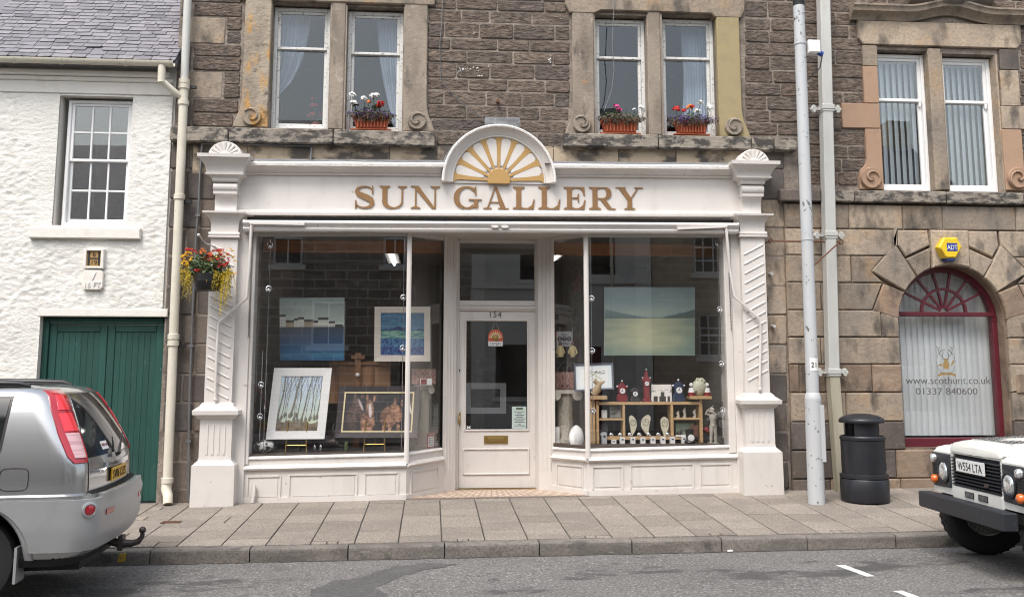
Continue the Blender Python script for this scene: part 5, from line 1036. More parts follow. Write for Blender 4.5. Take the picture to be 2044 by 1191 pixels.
# little waste pipe at the foot of the left stallriser
pp_ = [U(508, 968, -.05), U(507, 985, -.06), U(504, 1003, -.07)]; solo('waste_pipe', M['white'], 'short white waste pipe at the foot of the shopfront', 'pipe', MB().tube(pp_, .022, 10), smooth=50)

# ================================================================== AWNING (folded)
aw = thing('awning', 'folded white awning cassette with cranked arms over the shop windows', 'awning', (.45, -.1, 3.4))
ax0, ax1 = X(488, 450, -.2), X(1472, 452, -.2); a0z, a1z = Z(980, 464, -.2), Z(980, 441, -.2); til = .0075
def az_(x, z): return z + til * (x - .85)
prof = [(-.02, a0z + .01), (-.12, a0z - .0), (-.175, a0z + .012), (-.19, a0z + .04), (-.178, a0z + .052), (-.176, a0z + .07), (-.2, a0z + .085), (-.215, a0z + .115), (-.2, a0z + .145), (-.15, a1z), (-.05, a1z + .002), (-.02, a1z - .01)]
MB().loft([[(x, y_, az_(x, z_)) for y_, z_ in prof] for x in (ax0, ax1)]).build('cassette', M['white'], aw, smooth=35)
for x in (ax0 - .022, ax1 + .001): MB().loft([[(x + dx_, y_ * 1.0, az_(x, z_ + .004)) for y_, z_ in prof] for dx_ in (0, .021)]).build('end_cap', M['white'], aw)
MB().loft([[(x, y_, az_(x, z_)) for y_, z_ in ((-.012, a1z - .03), (-.04, a1z - .03), (-.04, a1z + .06), (-.012, a1z + .06))] for x in (ax0, ax1)]).build('gap_shade_strip', M['blackmatt'], aw)  # black strip standing in for the shade in the gap above the cassette
c = U(998, 453, -.21)
for sx in (-1, 1): MB().block([(c.x + sx * (.065 + .05 * math.cos(t)) , az_(c.x, c.z) + .018 * math.sin(t)) for t in [2 * math.pi * k / 12 for k in range(12)]], -.222, -.19, .004).build('joint_plate', M['white'], aw)
def arm(pts, ys, plate):
    P = [U(a, c_, y_) for (a, c_), y_ in zip(pts, ys)]
    o = MB().tube(P, .0185, 9).build('arm', M['white'], aw, smooth=60)
    for i in (1, len(P) - 1): MB().ball(P[i], .026, 8, 6).build('arm_joint', M['white'], o, smooth=60)
    q0_, q1_ = plate; p0, p1 = U(*q0_, -.215), U(*q1_, -.215); MB().beam(p0, p1, (0, 0, 1), .032, .03).build('arm_plate', M['white'], o)
arm([(506, 447), (502, 446), (498, 528), (493, 594), (437, 643), (433, 700), (430, 770), (430, 797)], [-.21, -.21, -.16, -.15, -.17, -.165, -.16, -.155], ((503, 445), (608, 447)))
arm([(1443, 452), (1449, 452), (1456, 533), (1465, 591), (1517, 637), (1518, 680), (1517, 740), (1517, 776)], [-.21, -.21, -.16, -.15, -.17, -.165, -.16, -.155], ((1352, 456), (1447, 452)))
for pts, lab in (([(503, 475), (499, 540), (496, 675)], 'dark chain hanging beside the window of the woodland painting'), ([(1455, 545), (1458, 600), (1460, 662)], 'dark chain hanging beside the window of the loch painting')):
    b = MB(); A_, B_ = U(*pts[0], -.06), U(*pts[-1], -.06); n = int((B_ - A_).length / .022)
    for i in range(n):
        p_ = A_.lerp(B_, i / n); w_ = Vector((.008, .003, 0)) if i % 2 else Vector((.003, .008, 0)); b.tube([p_ + w_, p_ + w_ * .6 + Vector((0, 0, -.013)), p_ - w_ * .6 + Vector((0, 0, -.013)), p_ - w_, p_ - w_ * .6 + Vector((0, 0, .012)), p_ + w_ * .6 + Vector((0, 0, .012)), p_ + w_], .0035, 4)
    solo('chain', M['cast'], lab, 'chain', b)
# grey conduit above the left pilaster
b = MB(); k = [(376, 1000), (378, 800), (384, 640), (391, 480), (397, 400), (403, 287), (505, 288), (620, 291), (622, 296), (620, 322)]; YC = SY - .05
b.tube([U(a, c_, YC if i < 9 else YC - .02) for i, (a, c_) in enumerate(k)], .017, 8); b.ball(U(619, 325, YC - .03), .026, 8, 6)
cond = solo('conduit', M['iron'], 'thin grey conduit pipe climbing past the left pilaster and over its shell', 'pipe', b, smooth=50)
for a, c_ in ((377, 880), (382, 690), (388, 560), (395, 430)):
    p_ = U(a, c_, YC); MB().box(p_.x - .03, p_.x + .03, YC - .02, SY - .01, p_.z - .015, p_.z + .015).build('clip', M['iron'], cond)

# ================================================================== INSIDE THE SHOP
shopx0, shopx1 = X(494, 700, .05), X(1466, 700, .05)
b = MB(); ry1 = 5.2; cz_ = 3.6; fzl = .08
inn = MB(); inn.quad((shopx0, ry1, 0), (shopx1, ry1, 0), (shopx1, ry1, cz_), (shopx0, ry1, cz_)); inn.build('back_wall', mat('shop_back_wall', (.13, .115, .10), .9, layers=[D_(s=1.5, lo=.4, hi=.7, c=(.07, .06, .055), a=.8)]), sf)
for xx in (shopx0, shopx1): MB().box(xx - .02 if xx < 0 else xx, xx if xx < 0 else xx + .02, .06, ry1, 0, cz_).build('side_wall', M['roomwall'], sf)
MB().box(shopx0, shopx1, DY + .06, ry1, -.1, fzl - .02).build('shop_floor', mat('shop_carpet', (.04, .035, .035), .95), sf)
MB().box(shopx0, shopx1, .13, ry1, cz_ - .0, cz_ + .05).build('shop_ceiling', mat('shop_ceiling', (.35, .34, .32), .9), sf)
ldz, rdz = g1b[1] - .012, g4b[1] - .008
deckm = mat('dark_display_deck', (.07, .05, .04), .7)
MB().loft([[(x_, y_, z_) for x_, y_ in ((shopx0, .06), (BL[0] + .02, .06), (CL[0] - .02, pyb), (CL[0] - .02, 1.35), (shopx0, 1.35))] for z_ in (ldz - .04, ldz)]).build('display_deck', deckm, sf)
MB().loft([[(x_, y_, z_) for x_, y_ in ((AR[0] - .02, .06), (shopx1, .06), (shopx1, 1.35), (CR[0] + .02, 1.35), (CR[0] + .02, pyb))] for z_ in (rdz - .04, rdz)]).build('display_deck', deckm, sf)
bz0, bz1 = Z(700, 504, .82), Z(700, 482, .82)
for a, c, l_ in ((shopx0 + .01, CL[0] - .04, 'orange brown wooden beam across the top of the paintings window'), (CR[0] + .04, shopx1 - .01, 'orange brown wooden beam across the top of the clocks window')): solo('ceiling_beam', M['beam'], l_, 'beam', MB().bbox(a, c, .82, .90, bz0, bz1 + .02, .006))
# strip lights
tube_e = mat('lit_fluorescent_tube', (.9, .9, .88), .4, emit=((1.0, .97, .9), 5.0))
for px, py, Y, lab in ((784, 518, 2.6, 'lit fluorescent strip light hanging above the blue landscape painting'), (1112, 512, 2.6, 'lit fluorescent strip light seen through the narrow pane right of the door')):
    c = U(px, py, Y); t = thing('strip_light', lab, 'light', c, group='strip lights in the shop')
    MB().box(c.x - .1, c.x + .1, c.y - .6, c.y + .7, c.z + .02, c.z + .07).build('fitting', M['upvc'], t); b = MB(); b.tube([(c.x, c.y - .58, c.z), (c.x, c.y + .68, c.z)], .022, 8); b.build('tube', tube_e, t)
    for yy in (-.4, .5): MB().tube([(c.x, c.y + yy, c.z + .07), (c.x, c.y + yy, cz_)], .006, 5).build('rod', M['cast'], t)
# ---- picture helper
def quadpts(pxs, ys): return [U(px, py, y_) for (px, py), y_ in zip(pxs, ys)]      # bl, br, tr, tl
def picture(name, label, corners, fn, nx, ny, fw, fm, depth=.03, mount=None, group=None, cat='painting', slip=None):
    bl, br, tr, tl = [Vector(c) for c in corners]; nrm = (br - bl).cross(tl - bl).normalized()
    if nrm.y > 0: nrm = -nrm
    base = (bl + br) / 2; t = thing(name, label, cat, base, group=group)
    def at(u, v, o=0.0): return bl.lerp(br, u).lerp(tl.lerp(tr, u), v) + nrm * o
    Wd = (br - bl).length; H = (tl - bl).length; a, c = fw / Wd, fw / H
    b = MB()
    if fw > 0:
        for q in (((0, 0), (1, 0), (1 - a, c), (a, c)), ((1, 0), (1, 1), (1 - a, 1 - c), (1 - a, c)), ((1, 1), (0, 1), (a, 1 - c), (1 - a, 1 - c)), ((0, 1), (0, 0), (a, c), (a, 1 - c))):
            b.hexa([at(u, v, 0) for u, v in q] + [at(u, v, o) for (u, v), o in zip(q, (depth, depth, depth * .7, depth * .7))])
        b.build('frame', M[fm] if isinstance(fm, str) else fm, t)
        if slip: 
            b = MB(); e, f = a * 1.25, c * 1.25
            for q in (((a, c), (1 - a, c), (1 - e, f), (e, f)), ((1 - a, c), (1 - a, 1 - c), (1 - e, 1 - f), (1 - e, f)), ((1 - a, 1 - c), (a, 1 - c), (e, 1 - f), (1 - e, 1 - f)), ((a, 1 - c), (a, c), (e, f), (e, 1 - f))): b.hexa([at(u, v, .004) for u, v in q] + [at(u, v, depth * .6) for u, v in q])
            b.build('slip', slip, t)
    else:
        b.hexa([at(u, v, -.025) for u, v in ((0, 0), (1, 0), (1, 1), (0, 1))] + [at(u, v, -.001) for u, v in ((0, 0), (1, 0), (1, 1), (0, 1))]); b.build('stretcher', M['card'], t)
    colgrid('canvas', [at(a, c, .006), at(1 - a, c, .006), at(1 - a, 1 - c, .006), at(a, 1 - c, .006)], fn, nx, ny, t); return t
def fbm(x, y, o=4): return noise.fractal((x, y, 4.2), 1.0, 2.0, o)
def harbour(u, v):
    c = mixc(sr(150, 165, 160), sr(205, 212, 196), max(0, (1 - v) * 1.6 - .1)); c = mixc(c, sr(120, 140, 140), .35 * fbm(u * 3, v * 6))
    if v < .545: c = mixc(sr(66, 74, 80), sr(36, 74, 116), (.545 - v) * 3.0); c = mixc(c, sr(60, 140, 165), max(0, (.30 - v) * 2.2) * (.6 + .5 * fbm(u * 5, v * 14)))
    if v < .05: c = mixc(c, sr(15, 70, 120), .6)
    tops = ((0, .10, .74, 1), (.10, .22, .65, 0), (.22, .29, .68, 1), (.29, .38, .70, 1), (.38, .52, .655, 0), (.52, .60, .64, 1), (.60, .76, .69, 1), (.76, .86, .63, 1), (.86, .98, .575, 0))
    for a, b_, t, w_ in tops:
        if a <= u < b_ and .535 < v < t:
            c = sr(205, 205, 195) if w_ else sr(160, 145, 120)
            if v > t - .045: c = sr(70, 68, 66)
            if (u * 44 + a * 7) % 1 < .3 and (v * 22) % 1 < .4 and v < t - .05 and w_: c = mixc(c, sr(60, 62, 66), .6)
    return c
def bluefield(u, v):
    n = fbm(u * 7, v * 22); c = mixc(sr(90, 150, 175), sr(60, 105, 140), v + n * .4)
    h = .60 + .10 * math.exp(-((u - .38) / .12) ** 2) + .03 * fbm(u * 5, 1)
    if v < h: c = mixc(sr(35, 70, 120), sr(25, 50, 95), .5 + n)
    if v < .58: c = mixc(sr(150, 190, 165), sr(50, 120, 130), .5 + n * 1.4)
    if v < .40: c = mixc(sr(30, 70, 130), sr(90, 150, 180), .35 + fbm(u * 26, v * 10) * .9)
    if v < .2: c = mixc(sr(25, 40, 105), sr(70, 120, 170), .3 + fbm(u * 30, v * 14))
    return c
TR = [(.06, .2, .04, .10), (.13, .25, .02, .1), (.24, .16, .018, .03), (.33, .3, .055, .22), (.40, .22, .02, .06), (.50, .2, .03, .02), (.57, .2, .04, .22), (.68, .22, .016, .05), (.77, .24, .028, .08), (.86, .25, .018, .02), (.93, .26, .03, .05), (.46, .3, .012, -.05), (.19, .3, .012, .12)]
def wood_(u, v):
    c = mixc(sr(186, 196, 172), sr(178, 196, 218), v * 1.3 - .1); c = mixc(c, sr(195, 205, 160), .5 * max(0, fbm(u * 6, v * 6)))
    gl = .2 + .06 * fbm(u * 3, 2)
    if v < gl: c = mixc(sr(130, 115, 95), sr(85, 75, 62), .5 + fbm(u * 5, v * 16))
    for x0, z0, w_, ln in TR:
        cx_ = x0 + ln * (v - z0) + .012 * math.sin(v * 9 + x0 * 30)
        if v > z0 - .05 and abs(u - cx_) < w_ * (1 - .45 * v) / 1.85 + (.03 * max(0, 1 - abs(v - z0) / .06)): c = mixc(sr(120, 118, 104), sr(84, 84, 80), (u - cx_) / w_ + .5)
        if v > .5:
            for k in (1, 2, 3):
                bx_ = cx_ + (k % 2 * 2 - 1) * (v - (.45 + .1 * k)) * .35
                if v > .45 + .1 * k and abs(u - bx_) < .005: c = mixc(c, sr(95, 95, 88), .7)
    return c
def horses(u, v):
    c = mixc(sr(38, 34, 38), sr(28, 27, 33), v)
    def ell(cx_, cz_, rx, rz_, rot=0):
        dx_, dz_ = (u - cx_) * 1.5, v - cz_; ca_, sa = math.cos(rot), math.sin(rot); return ((dx_ * ca_ + dz_ * sa) / rx) ** 2 + ((-dx_ * sa + dz_ * ca_) / rz_) ** 2
    shd = lambda c0_, e_, k_: mixc(k_, sr(34, 27, 27), max(0, e_) ** 2.5 * .8) if e_ < 1 else c0_
    n = fbm(u * 16, v * 16); ch = mixc(sr(100, 72, 58), sr(172, 128, 104), .5 + n * 1.5); dk = mixc(sr(62, 47, 42), sr(112, 86, 76), .5 + n * 1.5)
    c = shd(c, ell(.14, .35, .13, .32, .1), mixc(c, dk, .55))
    c = shd(c, ell(.20, .62, .10, .27, .35), dk)
    for cx_, cz_ in ((.15, .90), (.26, .90)):
        c = shd(c, ell(cx_, cz_, .035, .09, 0), dk)
    c = shd(c, ell(.245, .68, .028, .17, .4), sr(180, 168, 164))
    c = shd(c, ell(.36, .25, .16, .30), ch)
    c = shd(c, ell(.38, .58, .085, .25, .12), ch)
    for cx_, cz_ in ((.33, .86), (.43, .84)):
        c = shd(c, ell(cx_, cz_, .03, .09), ch)
    c = shd(c, ell(.385, .54, .035, .20, .1), sr(205, 195, 190))
    c = shd(c, ell(.66, .38, .20, .27), mixc(ch, sr(85, 52, 40), .35))
    c = shd(c, ell(.76, .48, .12, .26, .3), mixc(sr(178, 134, 106), sr(118, 84, 68), .5 + n * 1.3))
    for cx_, cz_ in ((.73, .77), (.83, .72)):
        c = shd(c, ell(cx_, cz_, .028, .10), ch)
    c = shd(c, ell(.95, .62, .07, .2, .2), dk)
    c = shd(c, ell(.96, .56, .02, .14, .2), sr(210, 200, 195))
    for lx in (.31, .41, .60, .68, .80):
        if v < .2 and abs(u - lx) < .022: c = ch
    return c
def loch(u, v):
    c = mixc(sr(150, 172, 168), sr(120, 145, 150), (v - .55) * 2); c = mixc(c, sr(190, 198, 175), max(0, .55 - abs(v - .62) * 4) * max(0, 1 - abs(u - .3) * 1.5)); c = mixc(c, sr(165, 170, 178), max(0, .6 * fbm(u * 2.5, v * 5)) * (v > .6))
    h1 = .545 + .13 * max(0, 1 - u / .5) ** 1.3 + .005; h2 = .545 + .13 * max(0, (u - .58) / .42) ** 1.5; h3 = .545 + .09 * max(0, 1 - abs(u - .85) / .25)
    if v < h3: c = sr(115, 145, 150)
    if v < h1: c = mixc(sr(95, 118, 118), sr(125, 148, 140), (v - .54) * 6)
    if v < h2: c = sr(78, 102, 98)
    if v < .548: c = mixc(sr(205, 205, 165), sr(120, 145, 135), abs(u - .42) * 1.5 + .25 * fbm(u * 3, v * 9)); c = mixc(c, sr(105, 135, 128), max(0, (.2 - v) * 3.5)); c = mixc(c, sr(120, 145, 140), max(0, (u - .8) * 2))
    if .54 < v < .552: c = sr(92, 112, 108)
    return c
def sketch(u, v):
    c = sr(228, 234, 236)
    if .12 < u < .9 and .15 < v < .85: c = sr(236, 238, 236)
    n = fbm(u * 12, v * 18)
    if .25 < u < .85 and .62 < v < .76 and n > .05: c = sr(110, 115, 95)
    if .2 < u < .75 and .3 < v < .62 and n > .22: c = sr(185, 185, 140)
    return c
picture('painting', 'unframed painting of white harbour houses above blue water', quadpts([(559, 719), (687, 719), (687, 594), (558, 595)], [.75] * 4), harbour, 110, 100, 0, None)
picture('painting', 'cream framed painting of a blue flower field and hills', quadpts([(747, 721), (859, 721), (859, 612), (748, 612)], [.85] * 4), bluefield, 90, 80, .085, 'framecream')
wd = picture('painting', 'white framed painting of bare woodland trees on a small easel', quadpts([(531, 877), (648, 876), (663, 735), (548, 735)], [.30, .30, .50, .50]), wood_, 110, 130, .085, 'framewhite', slip=M['framewhite'])
hp_ = picture('painting', 'dark framed picture of a row of brown horses', quadpts([(668, 874), (833, 874), (839, 771), (678, 771)], [.42, .42, .58, .58]), horses, 150, 96, .075, 'framedark', slip=mat('gilt_slip', (.65, .55, .32), .4, metal=.4))
picture('painting', 'large unframed painting of a calm pale green loch with hills', quadpts([(1206, 709), (1387, 709), (1387, 573), (1207, 573)], [.80] * 4), loch, 120, 90, 0, None)
picture('drawing', 'white drawing in a blue grey frame behind the mullion', quadpts([(1147, 781), (1225, 777), (1223, 724), (1145, 727)], [.62, .62, .70, .70]), sketch, 60, 44, .022, mat('bluegrey_frame', (.10, .12, .16), .5), cat='picture')
# small brass table easels
def small_easel(px0, px1, py, Y, label):
    a, c = U(px0, py, Y), U(px1, py, Y); t = thing('table_easel', label, 'easel', ((a.x + c.x) / 2, Y, ldz), group='small brass table easels'); zt_ = a.z + .02
    for q, sgn_ in ((a, -1), (c, 1)): MB().tube([(q.x + sgn_ * .01, Y - .02, ldz), (q.x - sgn_ * .005, Y + .04, zt_ + .25)], .009, 6).build('leg', M['brass'], t)
    MB().tube([(a.x, Y, zt_ - .06), (c.x, Y, zt_ - .06)], .007, 6).build('crossbar', M['brass'], t); MB().tube([((a.x + c.x) / 2, Y + .22, ldz), ((a.x + c.x) / 2, Y + .05, zt_ + .2)], .008, 6).build('rear_leg', M['brass'], t)
    for q in (a, c): MB().tube([(q.x, Y - .03, zt_ - .045), (q.x, Y - .03, zt_ + .02)], .006, 5).build('peg', M['brass'], t)
small_easel(572, 611, 882, .29, 'small brass easel holding up the woodland painting'); small_easel(728, 767, 880, .41, 'small brass easel holding up the horses picture')
# studio easel with the brown back of a canvas
c = U(713, 800, 1.0); t = thing('studio_easel', 'wooden studio easel with bare brown canvas back behind the horses', 'easel', (c.x, 1.0, ldz))
MB().box(c.x - .04, c.x + .04, .97, 1.02, ldz, Z(713, 704, 1.0)).build('post', M['wood'], t); q0, q1 = U(656, 768, 1.05), U(780, 722, 1.05); MB().box(q0.x, q1.x, 1.03, 1.07, q0.z - .25, q1.z).build('board', mat('hardboard', (.30, .16, .08), .7), t)
for px in (672, 742): q = U(px, 800, 1.02); MB().box(q.x - .018, q.x + .018, 1.005, 1.03, q0.z - .25, Z(px, 730, 1.02)).build('batten', M['wood'], t)
MB().box(q0.x, q1.x, 1.0, 1.03, q1.z - .04, q1.z + .01).build('rail', M['wood'], t); MB().box(c.x - .09, c.x + .09, .95, 1.0, Z(713, 716, 1), Z(713, 709, 1)).build('clamp', M['wood'], t); MB().ball((c.x, .955, Z(713, 748, 1)), .03, 8, 6).build('knob', M['card'], t)
# pictures on the side walls
def wallpic(x, y0, y1, z0, z1, label, fn, sgn_, fm='framewhite'):
    cs = [(x, y0, z0), (x, y1, z0), (x, y1, z1), (x, y0, z1)] if sgn_ > 0 else [(x, y1, z0), (x, y0, z0), (x, y0, z1), (x, y1, z1)]
    t = thing('wall_picture', label, 'picture', (x, (y0 + y1) / 2, z0)); w_ = .028; b = MB(); s_ = .02 * sgn_
    for a0, a1, c0, c1 in ((y0, y0 + w_, z0, z1), (y1 - w_, y1, z0, z1), (y0 + w_, y1 - w_, z0, z0 + w_), (y0 + w_, y1 - w_, z1 - w_, z1)): b.box(min(x, x + s_), max(x, x + s_), a0, a1, c0, c1)
    b.build('frame', M[fm], t); colgrid('print', [Vector(p_) + Vector((s_ * .4, 0, 0)) for p_ in cs], fn, 16, 20, t)
wlx, wrx = shopx0 + .004, shopx1 - .004
def zl(py): return Z(514, py, .35)
orb = lambda u, v: sr(225, 120, 50) if (int(u * 4) + int(v * 6)) % 2 else sr(50, 80, 170)
wallpic(wlx, .16, .62, zl(650), zl(600), 'small orange and blue chequered picture on the side wall left of the harbour painting', orb, 1); wallpic(wlx, .16, .58, zl(716), zl(668), 'small brown picture on the side wall left of the woodland painting', lambda u, v: mixc(sr(120, 70, 60), sr(200, 190, 175), fbm(u * 4, v * 4) + .3), 1, 'framecream'); wallpic(wlx, .12, .64, zl(806), zl(738), 'white framed blue seascape on the side wall beside the woodland painting', lambda u, v: mixc(sr(40, 90, 170), sr(190, 210, 230), v + .3 * fbm(u * 5, v * 5)), 1)
def zr(py): return Z(1442, py, .35)
wallpic(wrx, .14, .50, zr(728), zr(672), 'bright blue picture on the side wall right of the loch painting', lambda u, v: mixc(sr(30, 55, 150), sr(235, 235, 230), .2 + (v > .75)), -1); wallpic(wrx, .16, .58, zr(802), zr(748), 'pale framed print on the side wall above the golfer figurine', lambda u, v: mixc(sr(70, 75, 85), sr(220, 222, 222), (v > .7) + .3 * fbm(u * 5, v * 5)), -1); wallpic(wrx, .2, .62, zr(876), zr(815), 'pale framed print on the side wall beside the golfer figurine', lambda u, v: mixc(sr(120, 120, 118), sr(215, 215, 212), .5 + fbm(u * 4, v * 4)), -1)
# display cables with chrome clamps
def cable(px, pyt, pyb, Y, clamps, label):
    a, c = U(px, pyt, Y), U(px, pyb, Y); c.x = a.x = (a.x + c.x) / 2; t = thing('display_cable', label, 'display cable', c, group='chrome clamp display cables'); MB().tube([a, c], .004, 5).build('wire', M['chrome'], t)
    for py in clamps:
        z = Z(px, py, Y); b = MB(); b.ball((a.x, Y - .02, z), .028, 10, 8); k = b.build('clamp', M['chrome'], t, smooth=60); b = MB(); b.tube([(a.x + .036 * math.cos(q), Y - .03, z + .015 + .036 * math.sin(q)) for q in [2 * math.pi * i / 12 for i in range(13)]], .005, 5); b.build('ring', M['chrome'], t)
cable(533, 476, 905, .14, (492, 579), 'chrome display cable with round clamps left of the harbour painting'); cable(521, 700, 880, .18, (770, 833), 'short chrome cable with clamps before the side wall pictures'); cable(804, 476, 896, .12, (596, 697), 'chrome display cable just left of the mullion by the blue painting'); cable(1181, 476, 888, .12, (598, 702, 822), 'chrome display cable just right of the mullion by the clocks'); cable(1437, 480, 880, .14, (488, 620, 728, 820), 'chrome display cable right of the loch painting')
# oddments on the left deck
random.seed(3)
def lump(name, label, cat, px, py, Y, r, m, sq=(1, 1, 1), nz_=.3, group=None, base=None):
    c = U(px, py, Y); z0 = base if base is not None else None; b = MB(); b.ball((0, 0, r * sq[2]), r, 14, 10, sq)
    b.v = [tuple(Vector(v) * (1 + nz_ * noise.noise(Vector(v) * (2.2 / r)))) for v in b.v]; zb_ = min(v[2] for v in b.v); o = b.build(name, m, None, smooth=60); o.location = (c.x, Y, (ldz if base is None else base) - zb_); ORG[o] = o.location.copy(); return tag(o, label, cat, group)
lump('ornament', 'dark curled bronze sculpture on the deck beside the woodland painting', 'ornament', 652, 900, .55, .17, M['cast'], (1.0, .7, .62), .6)
b = MB(); c = U(664, 880, .55); b.tube([(c.x - .1, .52, ldz + .05), (c.x, .54, ldz + .12), (c.x + .03, .55, ldz + .22), (c.x - .01, .56, ldz + .3), (c.x + .02, .56, ldz + .36)], [.05, .055, .05, .04, .015], 9); b.tube([(c.x + .02, .53, ldz + .1), (c.x + .16, .5, ldz + .06), (c.x + .24, .5, ldz + .05)], [.05, .035, .02], 8); solo('figurine', M['cast'], 'dark stretching bronze figure on the deck between woodland and horses', 'figurine', b, smooth=60)
lump('ornament', 'black and white patterned pot at the foot of the left side wall', 'ornament', 526, 905, .3, .10, mat('piebald_glaze', (.7, .7, .68), .4, layers=[D_(s=14, lo=.5, hi=.53, c=(.02, .02, .02))]), (1.3, 1, .8), .2)
for px, lab in ((628, 'tiny silver penguin ornament on the deck below the woodland painting'), (640, 'second tiny silver penguin ornament on the deck below the woodland painting')): lump('penguin_ornament', lab, 'ornament', px, 895, .38, .025, M['chrome'], (.8, .8, 2.0), .1, 'tiny silver penguins')
lump('ornament', 'little green and black bottle ornament beside the bronze figure', 'ornament', 691, 895, .4, .03, M['leaf'], (.9, .9, 2.2), .2)
# right part of the left window
def pedestal(px, pytop, Y, r, label, m, base):
    c = U(px, pytop, Y); b = MB(); H = c.z - base; b.lathe([(r * 1.5, 0), (r * 1.5, H * .06), (r * 1.1, H * .08), (r, H * .14), (r * .95, H * .82), (r * 1.05, H * .86), (r * 1.1, H * .9), (r * .9, H)], (c.x, Y, base), 24); o = solo('pedestal', m, label, 'pedestal', b, smooth=40); b = MB(); b.box(c.x - r * 1.7, c.x + r * 1.7, Y - r * 1.4, Y + r * 1.4, c.z, c.z + .05)
    for sg in (-1, 1): b.lathe([(r * .62, Y - r * 1.45), (r * .62, Y + r * 1.3)], (c.x + sg * r * 1.35, 0, c.z - r * .2), 14, 'y')
    b.build('capital', M['stoneware'], o, smooth=40); return o
wick = mat('woven_pedestal', (.38, .35, .29), .8, bump=[((60, 60, 18), 1, 1.0, .02)])
pedestal(846, 776, .75, .075, 'thin pale woven pedestal right of the horses picture', wick, ldz)
pedestal(1128, 785, .86, .11, 'pale woven column pedestal with scrolled capital left of the clocks', wick, rdz)
c = U(847, 790, .6); b = MB(); b.box(c.x - .06, c.x + .1, .58, .72, Z(846, 776, .75) + .055, Z(846, 776, .75) + .14); o = solo('gift_box', M['card'], 'small white box with red label on the thin pedestal', 'box', b); MB().box(c.x - .05, c.x + .03, .575, .579, Z(846, 776, .75) + .065, Z(846, 776, .75) + .135).build('label', M['red'], o)
def cow(u, v):
    n = fbm(u * 22, v * 5); c = mixc(sr(125, 85, 80), sr(190, 150, 138), .5 + n)
    if v < .30 and abs(u - .55) < .28: c = mixc(sr(165, 120, 118), sr(140, 95, 95), abs(u - .55) * 4)
    if v < .24 and v > .1 and abs(abs(u - .55) - .12) < .05: c = sr(50, 32, 34)
    return c
picture('cow_picture', 'highland cow print leaning behind the pedestal right of the horses', quadpts([(822, 766), (870, 766), (870, 736), (822, 736)], [1.0] * 4), cow, 40, 26, 0, None, cat='picture')
picture('cow_cushion', 'shaggy pinkish highland cow print above the woven column', quadpts([(1105, 776), (1145, 776), (1145, 742), (1105, 742)], [.98] * 4), cow, 50, 40, 0, None, cat='cushion')
# ---- right window: pine shelf unit
YS = .50; YB = .68
c = U(1292, 890, YS); su = thing('shelf_unit', 'pine shelf unit of open compartments displaying clocks', 'shelf', (c.x, YS, rdz))
def sbx(name, px0, px1, py0, py1, y0=YS, y1=YB, z0_=None): x0_, x1_, z0__, z1_ = pr(px0, px1, py0, py1, YS); return MB().bbox(x0_, x1_, y0, y1, z0_ if z0_ is not None else z0__, z1_, .003).build(name, M['pine'], su)
sbx('upright', 1191, 1196, 800, 893, z0_=rdz); sbx('upright', 1397, 1403, 797, 893, z0_=rdz); sbx('divider', 1243.5, 1248, 808, 870); sbx('divider', 1339, 1344.5, 808, 870)
sbx('top_board', 1192, 1396.5, 802, 807.5); sbx('bottom_board', 1208, 1380, 871, 877); sbx('shelf', 1196.5, 1243, 835, 838.5); sbx('shelf', 1345, 1396.5, 833.5, 837.5)
sbx('side_ledge', 1178, 1211, 792, 797, YS - .05, YB); sbx('side_ledge', 1376, 1419, 790, 796, YS - .05, YB); sbx('side_post', 1178, 1189, 798, 893, YS + .02, YB, rdz)
stz = Z(1292, 802, YS)
# mantel clocks
def clock(px, pyt, pyb, wpx, label, m, tall=False, ledge=None):
    Y = YS + .06; c = U(px, pyb, Y); z0 = stz if ledge is None else ledge; H = Z(px, pyt, Y) - c.z; w_ = wpx / 2 / 1900 * 12.95; t = thing('mantel_clock', label, 'clock', (c.x, Y, z0), group='novelty clocks on the shelf')
    x = c.x; b = MB(); k = .30 if not tall else .18
    body = [(-w_, 0), (w_, 0), (w_ * .85, H * k), (w_ * .62, H * (k + .06)), (w_ * .62, H * .62), (w_ * .95, H * .68), (w_ * .1, H * .92), (-w_ * .1, H * .92), (-w_ * .95, H * .68), (-w_ * .62, H * .62), (-w_ * .62, H * (k + .06)), (-w_ * .85, H * k)] if not tall else [(-w_, 0), (w_, 0), (w_, H * .06), (w_ * .62, H * .1), (w_ * .58, H * .6), (w_ * .95, H * .64), (w_ * .35, H * .78), (w_ * .22, H * .92), (-w_ * .22, H * .92), (-w_ * .35, H * .78), (-w_ * .95, H * .64), (-w_ * .58, H * .6), (-w_ * .62, H * .1), (-w_, H * .06)]
    b.block([(x + a, z0 + h) for a, h in body], Y - .03, Y + .06, .006); b.build('case', M[m], t)
    cz0 = z0 + H * (.52 if not tall else .55); r_ = w_ * .48; b = MB(); b.lathe([(r_, Y - .028), (r_, Y - .04), (r_ * .9, Y - .045), (.002, Y - .043)], (x, 0, cz0), 18, 'y'); f = b.build('dial', M['card'], t); b = MB(); b.box(x - .003, x + .003, Y - .047, Y - .0455, cz0, cz0 + r_ * .8); b.box(x - r_ * .5, x, Y - .0472, Y - .0457, cz0 - .003, cz0 + .003); b.build('hand', M['ink'], t)
    for a, h in ((-w_ * .85, .70), (w_ * .85, .70), (0, .95)): MB().ball((x + a, Y, z0 + H * h + .012), w_ * .17, 8, 6).build('finial', M['card'] if m != 'cast' else M['cast'], t, smooth=60)
    for a in (-1, 1): MB().ball((x + a * w_ * .8, Y - .02, z0 + w_ * .22), w_ * .24, 8, 6).build('foot', M['cast'], t, smooth=60)
